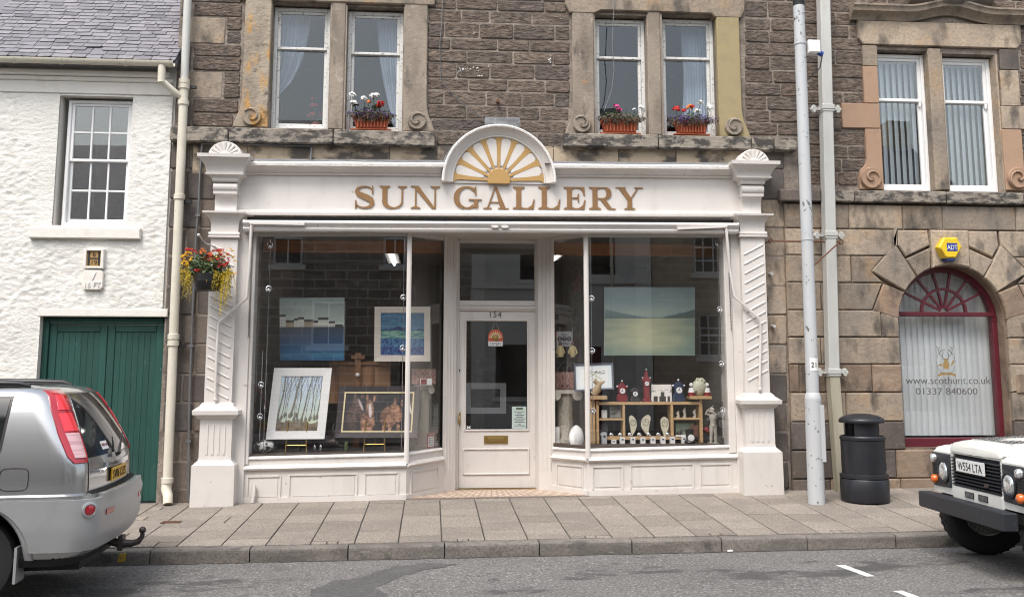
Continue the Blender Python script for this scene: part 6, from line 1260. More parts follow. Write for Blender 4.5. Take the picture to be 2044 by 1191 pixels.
clock(1242, 760, 802, 23, 'red mantel clock with white dial beside the framed drawing', 'red'); clock(1267.5, 771, 802, 20, 'small dark metal mantel clock between the two red clocks', 'cast'); clock(1291, 736, 802, 18, 'tall red tower clock with ball finials, tallest on the shelf', 'red', True); clock(1355, 758, 802, 26, 'blue based mantel clock right of the white printed card', 'blue')
lz_ = Z(1395, 790, YS); lump('novelty_clock', 'rounded cream clock flanked by red and white on the right ledge', 'clock', 1396, 780, YS + .05, .105, mat('cream_dial', (.5, .5, .38), .5, layers=[D_(s=30, lo=.57, hi=.62, c=(.05, .05, .04))]), (1.0, .6, 1.15), .15, 'novelty clocks on the shelf', lz_)
for px, lab in ((1380, 'small red and white striped figure left of the cream clock'), (1412, 'small red and white striped figure right of the cream clock')): 
    c = U(px, 785, YS + .03); b = MB(); b.tube([(c.x, c.y, lz_), (c.x, c.y, lz_ + .05)], [.05, .045], 10); o = solo('striped_figure', M['red'], lab, 'figurine', b); b = MB(); b.tube([(c.x, c.y, lz_ + .05), (c.x, c.y, lz_ + .11)], [.045, .03], 10); b.build('body', M['card'], o); b = MB(); b.ball((c.x, c.y, lz_ + .15), .028, 8, 6); b.build('head', M['card'], o, smooth=60)
c = U(1193, 790, .5); lz2 = Z(1193, 792, YS); b = MB(); b.tube([(c.x - .06, .52, lz2 + .03), (c.x, .52, lz2 + .1), (c.x + .03, .52, lz2 + .18), (c.x + .1, .5, lz2 + .21)], [.05, .055, .035, .012], 9); b.tube([(c.x + .02, .52, lz2 + .16), (c.x - .04, .52, lz2 + .22)], [.03, .03], 8); b.box(c.x - .11, c.x + .12, .46, .6, lz2, lz2 + .02); solo('hare_figurine', mat('pale_carved_wood', (.45, .33, .2), .6), 'pale carved leaping hare figure on the left ledge', 'figurine', b, smooth=50)
def card(u, v):
    c = sr(222, 218, 212)
    if v < .32 and (abs(u - .2) < .1 or abs(u - .55) < .16 or abs(u - .85) < .06) : c = sr(45, 45, 45)
    if abs(u - .55) < .09 and .3 < v < .55: c = sr(60, 58, 56)
    if .55 < v < .7 and fbm(u * 14, v * 14) > .25: c = sr(120, 120, 118)
    return c
picture('printed_card', 'white printed card with small dark silhouettes between the clocks', quadpts([(1300, 801), (1341, 801), (1340, 767), (1300, 767)], [YS + .09, YS + .09, YS + .12, YS + .12]), card, 40, 34, 0, None, cat='card')
# wavy clocks inside the centre compartment
cream = mat('cream_clock_face', (.60, .56, .42), .5); flz = Z(1292, 871, YS)
def teardrop(px, pyt, pyb, wpx, label, bend):
    Y = YS + .05; c = U(px, pyb, Y); H = Z(px, pyt, Y) - c.z; w_ = wpx / 2 / 1900 * 12.95; t = thing('wavy_clock', label, 'clock', (c.x, Y, flz), group='wavy clocks in the centre of the shelf'); P = []
    for i in range(13): f = i / 12; ww = w_ * (.18 + .82 * math.sin(min(1, f * 1.35 - .05 if f > .04 else 0) * math.pi * .62) ** 1.2) if f < .72 else w_ * math.sqrt(max(.0, 1 - ((f - .72) / .28) ** 2)); P.append((bend * math.sin(f * math.pi) * w_, f * H, max(ww, .012)))
    for k, (o, m_, d_) in enumerate(((1.0, M['cast'], .0), (.82, cream, -.012))):
        b = MB(); pl = [(c.x + a - ww * o, flz + h) for a, h, ww in P] + [(c.x + a + ww * o, flz + h) for a, h, ww in reversed(P)]; n = len(P); b2 = MB()
        for i in range(n - 1): a0, h0, w0 = P[i]; a1, h1, w1 = P[i + 1]; b2.hexa([(c.x + a, y_, flz + h) for y_ in (Y + d_ - .006, Y + .03 + d_) for a, h in ((a0 - w0 * o, h0), (a0 + w0 * o, h0), (a1 + w1 * o, h1), (a1 - w1 * o, h1))])
        b2.build('rim' if k == 0 else 'dial', m_, t)
    b = MB(); cz0 = flz + H * .66
    for k in range(12): a = 2 * math.pi * k / 12; x_, z_ = c.x + P[8][0] + w_ * .55 * math.cos(a), cz0 + w_ * .62 * math.sin(a); b.box(x_ - .004, x_ + .004, Y - .022, Y - .018, z_ - .006, z_ + .006)
    b.box(c.x + P[8][0] - .003, c.x + P[8][0] + .003, Y - .022, Y - .018, cz0, cz0 + w_ * .4); b.build('numeral_mark', M['ink'], t)
teardrop(1260, 827, 869, 17, 'cream wavy clock drooping to a point, left of three in the shelf', .5); teardrop(1294, 826, 869, 21, 'cream wavy clock with a flared top, middle of three in the shelf', -.6); teardrop(1326, 828, 867, 20, 'cream teardrop clock, right of three in the shelf', .1)
# row of round silver watches and boxes
for k, px in enumerate((1202, 1220, 1238, 1257, 1276, 1295, 1314, 1333)):
    c = U(px, 866, YS + .02); t = thing('silver_watch', 'small silver pocket watch lying in the row on the lowest shelf', 'watch', (c.x, c.y, flz), group='row of silver watches on the shelf'); b = MB(); b.ball((c.x, c.y, flz + .028), .035, 10, 6, (1, .6, .8)); b.build('case', M['chrome'], t, smooth=60)
for k, px in enumerate((1206, 1225, 1242, 1263, 1283, 1303, 1323, 1342, 1365)):
    c = U(px, 890, YS - .04); hgt = (.15, .05, .085, .085, .08, .08, .085, .085, .09)[k]; b = MB(); b.box(c.x - .032, c.x + .032, c.y - .03, c.y + .03, rdz, rdz + hgt); o = solo('gift_box', M['card'] if k else M['galv'], 'small white gift box in the row under the shelf unit' if k else 'tall silver watch stand at the left end of the box row', 'box', b, 'row of small boxes under the shelf'); 
    b = MB(); b.box(c.x - .014, c.x + .014, c.y - .032, c.y - .0305, rdz + hgt * .55, rdz + hgt * .75); b.build('label', M['cast'], o)
def smallpic(px0, px1, py0, py1, label, m, Y=YS + .08, cat='picture'):
    x0_, x1_, z0_, z1_ = pr(px0, px1, py0, py1, Y); return solo('small_' + cat, M[m] if isinstance(m, str) else m, label, cat, MB().bbox(x0_, x1_, Y, Y + .012, z0_, z1_, .002))
greyp = mat('grey_photo', (.3, .3, .29), .6, layers=[D_(s=18, lo=.45, hi=.6, c=(.05, .05, .05))])
smallpic(1201, 1212, 818, 834, 'small white card in the upper left compartment of the shelf', 'card', cat='card'); smallpic(1217, 1239, 810, 834, 'grey clock photo in the upper left compartment of the shelf', greyp); smallpic(1199, 1214, 847, 869, 'dark small photo in the lower left compartment of the shelf', mat('dark_photo', (.05, .05, .05), .5))
k = smallpic(1349, 1385, 844, 870, 'green card reading SMILE in the lower right compartment of the shelf', mat('sage_card', (.22, .28, .2), .6), cat='card'); q = U(1370, 860, YS + .07); text('SMILE', .07, (q.x, YS + .077, q.z - .02), M['ink'], k, fit=.17, ext=.0006)
smallpic(1379, 1394, 848, 870, 'brown box beside the green SMILE card', mat('brown_box', (.14, .06, .04), .6), YS + .04, 'box')
lump('black_mug', 'dark round pot before the green SMILE card', 'pot', 1356, 868, YS + .04, .04, M['cast'], (1, 1, .9), .1, None, flz)
b = MB(); q = U(1350, 868, YS); b.box(q.x - .0, q.x + .13, YS - .01, YS + .04, flz + .0, flz + .02); solo('white_block', M['card'], 'flat white block at the front of the lower right compartment', 'block', b)
shz = Z(1370, 833.5, YS)
for px, s_, lab in ((1366, .09, 'grey tall figurine in the upper right compartment'), (1386, .075, 'grey bent figurine in the upper right compartment'), (1353, .06, 'small grey brown pot in the upper right compartment')):
    c = U(px, 830, YS + .07); b = MB(); b.tube([(c.x, c.y, shz), (c.x + .01, c.y, shz + s_ * .5), (c.x - .005, c.y, shz + s_), (c.x + .015, c.y, shz + s_ * 1.5)], [.028, .018, .024, .008], 8); solo('figurine', M['stoneware'], lab, 'figurine', b, smooth=60)
lump('red_mug', 'red cup beside the right end of the shelf unit', 'cup', 1410, 870, YS + .1, .05, M['red'], (1, 1, .9), .05, None, rdz + .12); b = MB(); q = U(1410, 885, YS + .1); b.box(q.x - .06, q.x + .06, YS + .05, YS + .15, rdz, rdz + .125); solo('black_stand', M['blackmatt'], 'black stand carrying the red cup', 'stand', b)
b = MB(); q = U(1377, 888, YS - .1); b.lathe([(.07, rdz), (.075, rdz + .02), (.05, rdz + .06), (.055, rdz + .16), (.06, rdz + .18), (.02, rdz + .2)], (q.x, q.y, 0), 16); o = solo('alarm_clock', mat('black_glaze', (.02, .02, .02), .25), 'black and white clock standing before the shelf at its right end', 'clock', b, smooth=40); MB().lathe([(.045, q.y - .07), (.045, q.y - .078), (.002, q.y - .08)], (q.x, 0, rdz + .08), 14, 'y').build('dial', M['card'], o)
# golfer figurine
c = U(1424, 885, .42); b = MB(); x, y = c.x, c.y; H = Z(1424, 813, .42) - rdz; k = H / .5
for sg in (-1, 1): b.tube([(x + sg * .035 * k, y, rdz), (x + sg * .03 * k, y - .01, rdz + .13 * k), (x + sg * .022 * k, y, rdz + .25 * k)], [.02 * k, .026 * k, .036 * k], 9)
b.tube([(x, y, rdz + .24 * k), (x + .0, y, rdz + .32 * k), (x - .005, y, rdz + .40 * k)], [.045 * k, .042 * k, .055 * k], 10); b.tube([(x - .005, y, rdz + .40 * k), (x - .003, y, rdz + .435 * k)], [.03 * k, .016 * k], 8); b.ball((x - .003, y - .005, rdz + .465 * k), .034 * k, 10, 8, (1, 1, 1.15))
b.tube([(x + .045 * k, y, rdz + .40 * k), (x + .0 * k, y - .03, rdz + .43 * k), (x - .07 * k, y - .02, rdz + .46 * k)], [.02 * k, .017 * k, .013 * k], 8); b.tube([(x - .05 * k, y, rdz + .40 * k), (x - .10 * k, y - .01, rdz + .41 * k), (x - .075 * k, y - .02, rdz + .47 * k)], [.02 * k, .017 * k, .013 * k], 8); b.tube([(x - .075 * k, y - .02, rdz + .47 * k), (x + .03 * k, y + .02, rdz + .53 * k)], .005 * k, 5); b.box(x - .07 * k, x + .07 * k, y - .05, y + .05, rdz, rdz + .012)
solo('golfer_figurine', M['stoneware'], 'grey statuette of a golfer at the end of a swing', 'statuette', b, smooth=60)
# left of the right window: card signs, dome, vase, hanging figures, garland
smallpic(1103, 1117, 852, 888, 'white payment card notice stuck in the corner of the narrow pane', 'card', .72, 'notice')
x0_, x1_, z0_, z1_ = pr(1111, 1142, 661, 691, .95); sg_ = solo('small_sign', M['galv'], 'pale square sign reading the art group above the hanging figures', 'sign', MB().bbox(x0_, x1_, .95, .962, z0_, z1_, .002)); mx_ = (x0_ + x1_) / 2
text('the', .06, (mx_, .947, z1_ - .065), M['ink'], sg_, ext=.0006)
for i_, ch in enumerate('art'): MB().lathe([(.033, .949), (.033, .947), (.002, .9468)], (mx_ + (i_ - 1) * .066, 0, (z0_ + z1_) / 2), 14, 'y').build('disc', M['ink'], sg_); text(ch, .055, (mx_ + (i_ - 1) * .066, .9455, (z0_ + z1_) / 2 - .013), M['card'], sg_, ext=.0004)
text('group', .055, (mx_, .947, z0_ + .025), M['ink'], sg_, ext=.0006)
for px, lab, m_ in ((1118, 'pale yellow hanging angel figure below the art group sign', 'stoneware'), (1143, 'long dressed hanging angel figure next to the mullion', 'stoneware')):
    c = U(px, 712, .88); mm_ = mat('angel_yellow', (.55, .45, .22), .6); b = MB(); b.tube([(c.x, .88, c.z), (c.x, .88, c.z + .1), (c.x, .88, c.z + .16)], [.05 if px < 1130 else .035, .045, .02], 10); o = solo('angel_figure', mm_, lab, 'figurine', b, 'hanging angel figures', smooth=60); MB().ball((c.x, .88, c.z + .185), .025, 8, 6).build('head', mat('angel_head', (.2, .1, .07), .6), o, smooth=60); MB().tube([(c.x, .88, c.z + .2), (c.x, .88, c.z + .42)], .002, 4).build('thread', M['card'], o)
    for sg in (-1, 1): MB().tube([(c.x + sg * .03, .87, c.z + .14), (c.x + sg * .06, .86, c.z + .06), (c.x + sg * .03, .85, c.z + .03)], .012, 6).build('arm', mm_, o, smooth=60)
b = MB(); q = U(1158, 880, .40); b.lathe([(.085, rdz), (.1, rdz + .06), (.095, rdz + .14), (.07, rdz + .2), (.03, rdz + .24), (.004, rdz + .25)], (q.x - .05, .40, 0), 18); solo('white_dome', M['card'], 'white beehive shaped pot before the woven column', 'pot', b, smooth=50)
b = MB(); q = U(1125, 888, .82); b.lathe([(.03, rdz), (.06, rdz + .03), (.058, rdz + .09), (.03, rdz + .16), (.02, rdz + .2)], (q.x, .82, 0), 14); solo('vase', mat('tan_vase', (.42, .26, .13), .5), 'tan pointed vase beside the payment card notice', 'vase', b, smooth=50)
smallpic(1136, 1158, 866, 892, 'slate coloured small framed picture at the foot of the white pot', mat('slate_print', (.09, .12, .16), .5, layers=[D_(s=25, lo=.6, hi=.66, c=(.5, .5, .5))]), .52)
c = U(1125, 726, 1.12); b = MB()
for dx_ in (-.12, 0, .12): b.tube([(c.x + dx_ + .1 * math.cos(t), 1.0, c.z - .12 + .14 * math.sin(t)) for t in [math.pi * i / 10 for i in range(11)]], .006, 5)
b.tube([(c.x - .25, 1.0, c.z - .12), (c.x + .25, 1.0, c.z - .12)], .006, 5); b.tube([(c.x - .24, 1.0, rdz), (c.x - .24, 1.0, c.z - .0)], .007, 5); b.tube([(c.x + .24, 1.0, rdz), (c.x + .24, 1.0, c.z)], .007, 5); solo('wire_rack', M['iron'], 'grey looped wire rack behind the cow cushion', 'rack', b)
def leafcloud(b, c, rad, n, size, flat=.0):
    for _ in range(n):
        while True:
            p_ = Vector((jit(1), jit(1), jit(1)))
            if p_.length < 1: break
        p_ = Vector((c[0] + p_.x * rad[0], c[1] + p_.y * rad[1], c[2] + p_.z * rad[2])); a = Vector((jit(1), jit(1), jit(1))).normalized(); q_ = a.orthogonal().normalized(); s_ = size * random.uniform(.6, 1.3)
        b.quad(p_ - a * s_, p_ + q_ * s_ * .45, p_ + a * s_, p_ - q_ * s_ * .45)
random.seed(9); t = thing('garland', 'dark hanging garland of leaves and red flowers in the narrow pane right of the door', 'garland', U(1152, 640, .9)); b = MB()
for k in range(14): q = U(1150 + jit(6), 540 + k * 10, .9); leafcloud(b, q, (.07, .06, .05), 18, .035)
b.build('foliage', mat('dark_leaf', (.03, .04, .025), .6), t); b = MB()
for k in range(5): q = U(1152 + jit(5), 552 + k * 6, .87); leafcloud(b, q, (.05, .03, .04), 12, .03)
b.build('flower', mat('dull_red_flower', (.16, .03, .03), .6), t)
# things seen through the door
t = thing('open_sign', 'hanging wooden sun sign with white OPEN board on the door glass', 'sign', U(989, 690, DY + .05)); c = U(989, 676, DY + .02); Yo = DY + .012
b = MB(); n = 24; pts = []
for i in range(n + 1): a = math.pi * i / n; pts.append((c.x + .105 * math.cos(a), c.z + .02 + .115 * math.sin(a)))
b.block([(c.x + .105, c.z - .035)] + pts + [(c.x - .105, c.z - .035)], Yo, Yo + .012, .003); b.build('sun_disc', mat('orange_red_wood', (.50, .10, .05), .5), t)
for k in range(9): a = math.pi * (k + .5) / 9; d = Vector((math.cos(a), 0, math.sin(a))); q_ = Vector((-d.z, 0, d.x)); P0 = Vector((c.x, 0, c.z + .01)); MB().loft([[(p_.x, y_, p_.z) for p_ in (P0 + d * .045 + q_ * .014, P0 + d * .045 - q_ * .014, P0 + d * .105)] for y_ in (Yo + .002, Yo - .003)]).build('ray', mat('pale_ray', (.7, .5, .3), .5) if k == 0 else bpy.data.materials['pale_ray'], t)
MB().lathe([(.042, Yo), (.04, Yo - .01), (.002, Yo - .014)], (c.x, 0, c.z + .012), 16, 'y').build('face', M['brass'], t)
b = MB(); b.box(c.x - .10, c.x + .10, Yo - .002, Yo + .012, c.z - .10, c.z - .036); bd = b.build('board', M['card'], t); text('OPEN', .055, (c.x, Yo - .0035, c.z - .087), M['ink'], bd, fit=.16, ext=.0006)
MB().tube([(c.x - .05, Yo + .01, c.z + .12), (c.x, Yo + .01, c.z + .26), (c.x + .05, Yo + .01, c.z + .12)], .002, 4).build('cord', M['card'], t)
x0_, x1_, z0_, z1_ = pr(1022, 1052, 811, 855, DY + .03); oh = solo('notice', mat('pale_green_card', (.62, .72, .68), .7), 'pale opening hours notice in the lower corner of the door glass', 'notice', MB().bbox(x0_, x1_ - .01, DY + .036, DY + .04, z0_, z1_, .001)); b = MB()
for k in range(9): w_ = (.07, .03, .06, .05, .08, .06, .07, .02, .075)[k]; zz_ = z1_ - .07 - k * .024; b.box((x0_ + x1_) / 2 - w_, (x0_ + x1_) / 2 + w_, DY + .0345, DY + .0355, zz_ - .004, zz_ + .004)
b.build('printed_line', M['ink'], oh)
MB().box((x0_ + x1_) / 2 - .05, (x0_ + x1_) / 2 + .05, DY + .0345, DY + .0355, z1_ - .04, z1_ - .015).build('heading', M['leaf'], oh)
x0_, x1_, z0_, z1_ = pr(927.5, 958, 849, 856, DY + .02); o = solo('door_sticker', M['blackmatt'], 'narrow black sticker with white cross at the bottom of the door glass', 'sticker', MB().box(x0_ + .02, x1_, DY + .024, DY + .027, z0_, z1_)); b = MB(); b.beam((x0_ + .03, DY + .0225, z0_ + .008), (x0_ + .08, DY + .0225, z1_ - .008), (0, 1, 0), .002, .012); b.beam((x0_ + .03, DY + .0222, z1_ - .008), (x0_ + .08, DY + .0222, z0_ + .008), (0, 1, 0), .002, .012); b.build('cross', M['card'], o)
x0_, x1_, z0_, z1_ = pr(861, 876, 863, 894, .6); pf = lambda px_: (lambda t_: Vector((lerp(BL[0], CL[0], t_) - .045, lerp(0, pyb, t_) + .045, 0)))((px_ - 811) / 73.0)
q0, q1 = pf(858), pf(873); x0_, x1_ = q0.x, q1.x
o = solo('card_sticker', M['red'], 'red bordered payment card sticker at the foot of the angled pane', 'sticker', MB().hexa([(x_, y_, z_) for z_ in (z0_, z1_) for x_, y_ in ((q0.x, q0.y), (q1.x, q1.y), (q1.x - .003, q1.y + .003), (q0.x - .003, q0.y + .003))])); b = MB(); nn = Vector((.005, -.004, 0))
b.hexa([(lerp(q0, q1, u) + nn * s_)[:2] + (z_,) for z_ in (z0_ + .03, z1_ - .05) for u, s_ in ((.15, .2), (.85, .2), (.85, .6), (.15, .6))]); b.build('white_field', M['card'], o); b = MB()
for i_ in range(2):
    for j_ in range(4): u0 = .24 + i_ * .3; b.hexa([(lerp(q0, q1, u) + nn * s_)[:2] + (z_,) for z_ in (z0_ + .04 + j_ * .028, z0_ + .06 + j_ * .028) for u, s_ in ((u0, .6), (u0 + .2, .6), (u0 + .2, .8), (u0, .8))])
b.build('card_mark', M['blue'], o)
for px0, px1, py0, py1, Y, lab, m_ in ((928, 1010, 764, 825, 2.2, 'white mounted print leaning on the table seen through the door', 'framewhite'), (950, 1000, 715, 752, 2.6, 'picture with rows of small windows seen through the door', 'framedark')):
    picture('print', lab, quadpts([(px0, py1), (px1, py1), (px1, py0), (px0, py0)], [Y] * 4), lambda u, v: mixc(sr(95, 85, 75), sr(60, 55, 50), fbm(u * 6, v * 6) + .5), 14, 10, .09, m_, cat='picture')
b = MB(); q = U(985, 845, 2.0); b.box(q.x - .9, q.x + .9, 1.8, 2.8, .62, .68); o = solo('shop_table', mat('dark_cloth_table', (.03, .03, .045), .8), 'dark covered table inside the shop seen through the door', 'table', b)
for sx in (-.8, .8):
    for sy in (1.9, 2.7): MB().box(q.x + sx - .03, q.x + sx + .03, sy - .03, sy + .03, fzl - .02, .62).build('leg', M['wood'], o)

# ================================================================== STREET FURNITURE
LY = -.84; lx = X(1630, 1000, LY); lt = X(1596, 60, LY)
lp = thing('lamp_post', 'chipped white lamp post standing on the pavement', 'lamp post', (lx, LY, pz(lx, LY)))
def lpx(z): return lx + (lt - lx) * (z - .05) / (Z(1596, 60, LY) - .05)
zb0 = pz(lx, LY); zs = Z(1625, 793, LY); zt0 = 7.6
MB().tube([(lpx(z), LY, z) for z in (zb0 - .05, zb0 + .3, zs - .02)], [.104, .102, .10], 20).build('base_section', M['galv'], lp, smooth=50)
MB().tube([(lpx(z), LY, z) for z in (zs - .02, zs + .03, zs + .06)], [.101, .095, .078], 20).build('shoulder', M['galv'], lp, smooth=50)
zband = Z(1588, 12, LY); MB().tube([(lpx(z), LY, z) for z in (zs + .06, 3.0, zband)], [.078, .075, .071], 18).build('column', M['galv'], lp, smooth=50)
MB().tube([(lpx(z), LY, z) for z in (zband, zband + .22)], .0745, 18).build('black_band', M['blackmatt'], lp, smooth=50); MB().tube([(lpx(z), LY, z) for z in (zband + .22, zt0)], [.07, .055], 16).build('upper_column', M['galv'], lp, smooth=50)
MB().tube([(lpx(zt0), LY, zt0 - .05), (lpx(zt0), LY - .5, zt0 + .25), (lpx(zt0), LY - 1.3, zt0 + .3)], .03, 10).build('arm', M['galv'], lp, smooth=50); MB().box(lpx(zt0) - .13, lpx(zt0) + .13, LY - 1.9, LY - 1.25, zt0 + .22, zt0 + .36).build('lantern', M['iron'], lp)
c = U(1640, 865, LY); MB().bbox(lx + .015, lx + .115, LY - .085, LY - .03, Z(1640, 921, LY), Z(1640, 808, LY), .006).build('access_door', M['galv'], lp)
q0, q1 = U(1611, 740, LY - .08), U(1630, 714, LY - .08); rr = .081
b = MB(); cxn = lpx((q0.z + q1.z) / 2); ns = 8
for i in range(ns): a0, a1 = R(-128 + 84 * i / ns), R(-128 + 84 * (i + 1) / ns); b.quad((cxn + rr * math.cos(a0), LY + rr * math.sin(a0), q0.z), (cxn + rr * math.cos(a1), LY + rr * math.sin(a1), q0.z), (cxn + rr * math.cos(a1), LY + rr * math.sin(a1), q1.z), (cxn + rr * math.cos(a0), LY + rr * math.sin(a0), q1.z))
st_ = b.build('number_sticker', M['card'], lp); text('21', .085, (cxn, LY - rr - .002, (q0.z + q1.z) / 2 - .032), M['ink'], st_, 'post_number', ext=.0008)
for py in (88, 478): z = Z(1600, py, LY); MB().tube([(lpx(z), LY, z - .012), (lpx(z), LY, z + .012)], .081, 16).build('strap', M['galv'], lp, smooth=50)
x0_, x1_, z0_, z1_ = pr(1610, 1634, 83, 108, LY); jb = solo('junction_box', M['upvc'], 'white junction box with blue plug fixed between lamp post and downpipe', 'box', MB().bbox(x0_ + .003, x1_, LY - .07, LY + .07, z0_, z1_, .012)); b = MB(); b.tube([(x1_ - .02, LY - .02, z0_ + .02), (x1_ + .04, LY - .02, z0_ - .01)], .035, 10); b.build('blue_plug', mat('blue_plug', (.02, .06, .3), .4), jb); MB().tube([(x1_ + .04, LY - .02, z0_ - .01), (x1_ + .05, LY + .1, z0_ - .15), (x1_ + .06, SY - .04, z0_ - .2)], .008, 6).build('cable', M['iron'], jb)
# square downpipe
PY = SY - .16; a, c = U(1643, -25, PY), U(1668, 990, PY); pa = thing('square_downpipe', 'square pale grey downpipe with lugged brackets beside the lamp post', 'drainpipe', (c.x, PY, pz(c.x, PY)))
def sq_at(py): z = Z(1655, py, PY); t_ = (z - c.z) / (a.z - c.z); return lerp(c.x, a.x, t_), z
def sqpipe(py0, py1, w_, m, name): (xa, za), (xb, zb_) = sq_at(py0), sq_at(py1); e = .012; prof = lambda x, z: [(x - w_ + e, PY - w_, z), (x + w_ - e, PY - w_, z), (x + w_, PY - w_ + e, z), (x + w_, PY + w_, z), (x - w_, PY + w_, z), (x - w_, PY - w_ + e, z)]; MB().loft([prof(xa, za), prof(xb, zb_)]).build(name, M[m], pa)
sqpipe(748, -25, .073, 'pipegrey', 'upper_pipe'); x_, z_ = sq_at(748)
b = MB(); b.loft([[(x_ + (z_ - zz_) * .03 + sx * .068, PY + sy * .068, zz_) for sx, sy in ((-1, -1), (1, -1), (1, 1), (-1, 1))] for zz_ in (pz(x_, PY), z_)]); b.build('lower_pipe', M['pipecream'], pa)
for py, m_ in ((218, 'pipegrey'), (470, 'pipegrey'), (743, 'pipegrey')):
    x_, z_ = sq_at(py); b = MB(); b.bbox(x_ - .09, x_ + .09, PY - .088, PY + .08, z_ - .02, z_ + .05, .008); b.bbox(x_ - .082, x_ + .082, PY - .082, PY + .08, z_ - .05, z_ - .021, .006)
    for sx in (-1, 1): b.bbox(min(x_ + sx * .08, x_ + sx * .13), max(x_ + sx * .08, x_ + sx * .13), PY - .0, PY + .03, z_ - .02, z_ + .012, .005)
    br_ = b.build('bracket', M[m_], pa)
    for sx in (-1, 1):
        for dx_, dz_ in ((.15, .0), (.17, .028), (.17, -.028), (.19, 0)): MB().lathe([(.03, PY + .03), (.03, PY - .0), (.02, PY - .012), (.003, PY - .012)], (x_ + sx * dx_, 0, z_ + dz_), 12, 'y').build('lug', M[m_], br_, smooth=50)
# rusty stay
YR = SY - .19; b = MB(); p0, p1, p2 = U(1538, 481, YR), U(1676, 483, YR), U(1622, 532, LY + .05); b.tube([p0, p1], .011, 6); b.tube([p1, p2], .010, 6); b.tube([Vector((p0.x + .03 * math.cos(t), YR, p0.z + .03 * math.sin(t))) for t in [2 * math.pi * i / 10 for i in range(9)]], .008, 5); b.tube([Vector((p1.x + .02 + .03 * math.cos(t), YR, p1.z + .03 * math.sin(t))) for t in [2 * math.pi * i / 10 for i in range(11)]], .008, 5); b.tube([p0, (p0.x, SY, p0.z)], .009, 5)
solo('iron_stay', M['rust'], 'thin rusty iron stay bracing the lamp post to the wall', 'bracket', b)
for px, py, lab in ((1541, 545, 'upper cut pipe stub sticking out of the ashlar right of the shopfront'), (1546, 650, 'lower cut pipe stub sticking out of the ashlar right of the shopfront')): q = U(px, py, SY - .1); solo('pipe_stub', M['pipegrey'], lab, 'pipe', MB().tube([(q.x, SY, q.z), (q.x - .0, SY - .1, q.z - .005)], .022, 9), smooth=50)
q = U(994, 202, SY - .05); solo('iron_peg', M['rust'], 'stubby rusty iron peg in the brown stone above the sunburst', 'peg', MB().tube([(q.x, SY, q.z), (q.x, SY - .08, q.z)], .022, 8))
# litter bin
bx_, by_ = GZ(1725, 1011, .03).x, GZ(1725, 1011, .03).y + .27; bx_ = X(1725, 950, by_); zb0 = pz(bx_, by_)
binm = mat('black_bin_plastic', (.014, .015, .02), .42, layers=[D_(s=6, lo=.5, hi=.8, c=(.03, .031, .036), a=.7)], bump=[(60, 3, .1, .003)])
lb = thing('litter_bin', 'black domed litter bin on the pavement beside the downpipe', 'bin', (bx_, by_, zb0))
def zbin(py): return Z(1725, py, by_ - .2) 
s_ = 1 / 1900 * (by_ + 12.4 - .1); R1 = 47.5 * s_
def L(name, prof, m=binm, n=36, parent=lb): return MB().lathe(prof, (bx_, by_, 0), n).build(name, m, parent, smooth=35)
z0 = zb0; zt = zbin(836); H = zt - z0
L('base', [(R1 * .97, z0), (R1, z0 + .02), (R1 * 1.0, z0 + H * .26), (R1 * .97, z0 + H * .275)])
L('base_ring', [(R1 * .9, z0 + H * .275), (R1 * 1.0, z0 + H * .285), (R1 * 1.0, z0 + H * .325), (R1 * .9, z0 + H * .335)])
L('body', [(R1 * .9, z0 + H * .335), (R1 * .91, z0 + H * .5), (R1 * .91, z0 + H * .735)]); L('body_ring', [(R1 * .9, z0 + H * .735), (R1 * .94, z0 + H * .745), (R1 * .94, z0 + H * .775), (R1 * .90, z0 + H * .79), (R1 * .86, z0 + H * .79), (R1 * .84, z0 + H * .76)])
L('inner', [(R1 * .8, z0 + H * .6), (R1 * .78, z0 + H * .78)], M['blackmatt'])
for a0, a1 in ((-140, -40), (40, 140)):      # hood wall with two openings left and right of the front
    b = MB()
    rings = [[(bx_ + r_ * math.cos(R(a)), by_ + r_ * math.sin(R(a)), z_) for r_, z_ in ((R1 * .72, z0 + H * .775), (R1 * .70, z0 + H * .775), (R1 * .70, z0 + H * .955), (R1 * .72, z0 + H * .955))] for a in [lerp(a0, a1, i / 14) for i in range(15)]]; b.loft(rings); b.build('hood', binm, lb, smooth=35)
L('lid', [(R1 * .70, z0 + H * .95), (R1 * .93, z0 + H * .95), (R1 * .95, z0 + H * .965), (R1 * .94, z0 + H * .985), (R1 * .9, z0 + H * 1.0), (R1 * .7, z0 + H * 1.035), (R1 * .35, z0 + H * 1.055), (.01, z0 + H * 1.06)])
a = R(-35); q_ = Vector((math.cos(a), math.sin(a), 0)); tq = Vector((-q_.y, q_.x, 0)); P0 = Vector((bx_, by_, z0 + H * .42)) + q_ * R1 * .915; MB().beam(P0 - tq * .03, P0 + tq * .03, (0, 0, 1), .09, .006).build('label', mat('bin_label', (.05, .05, .055), .5), lb)

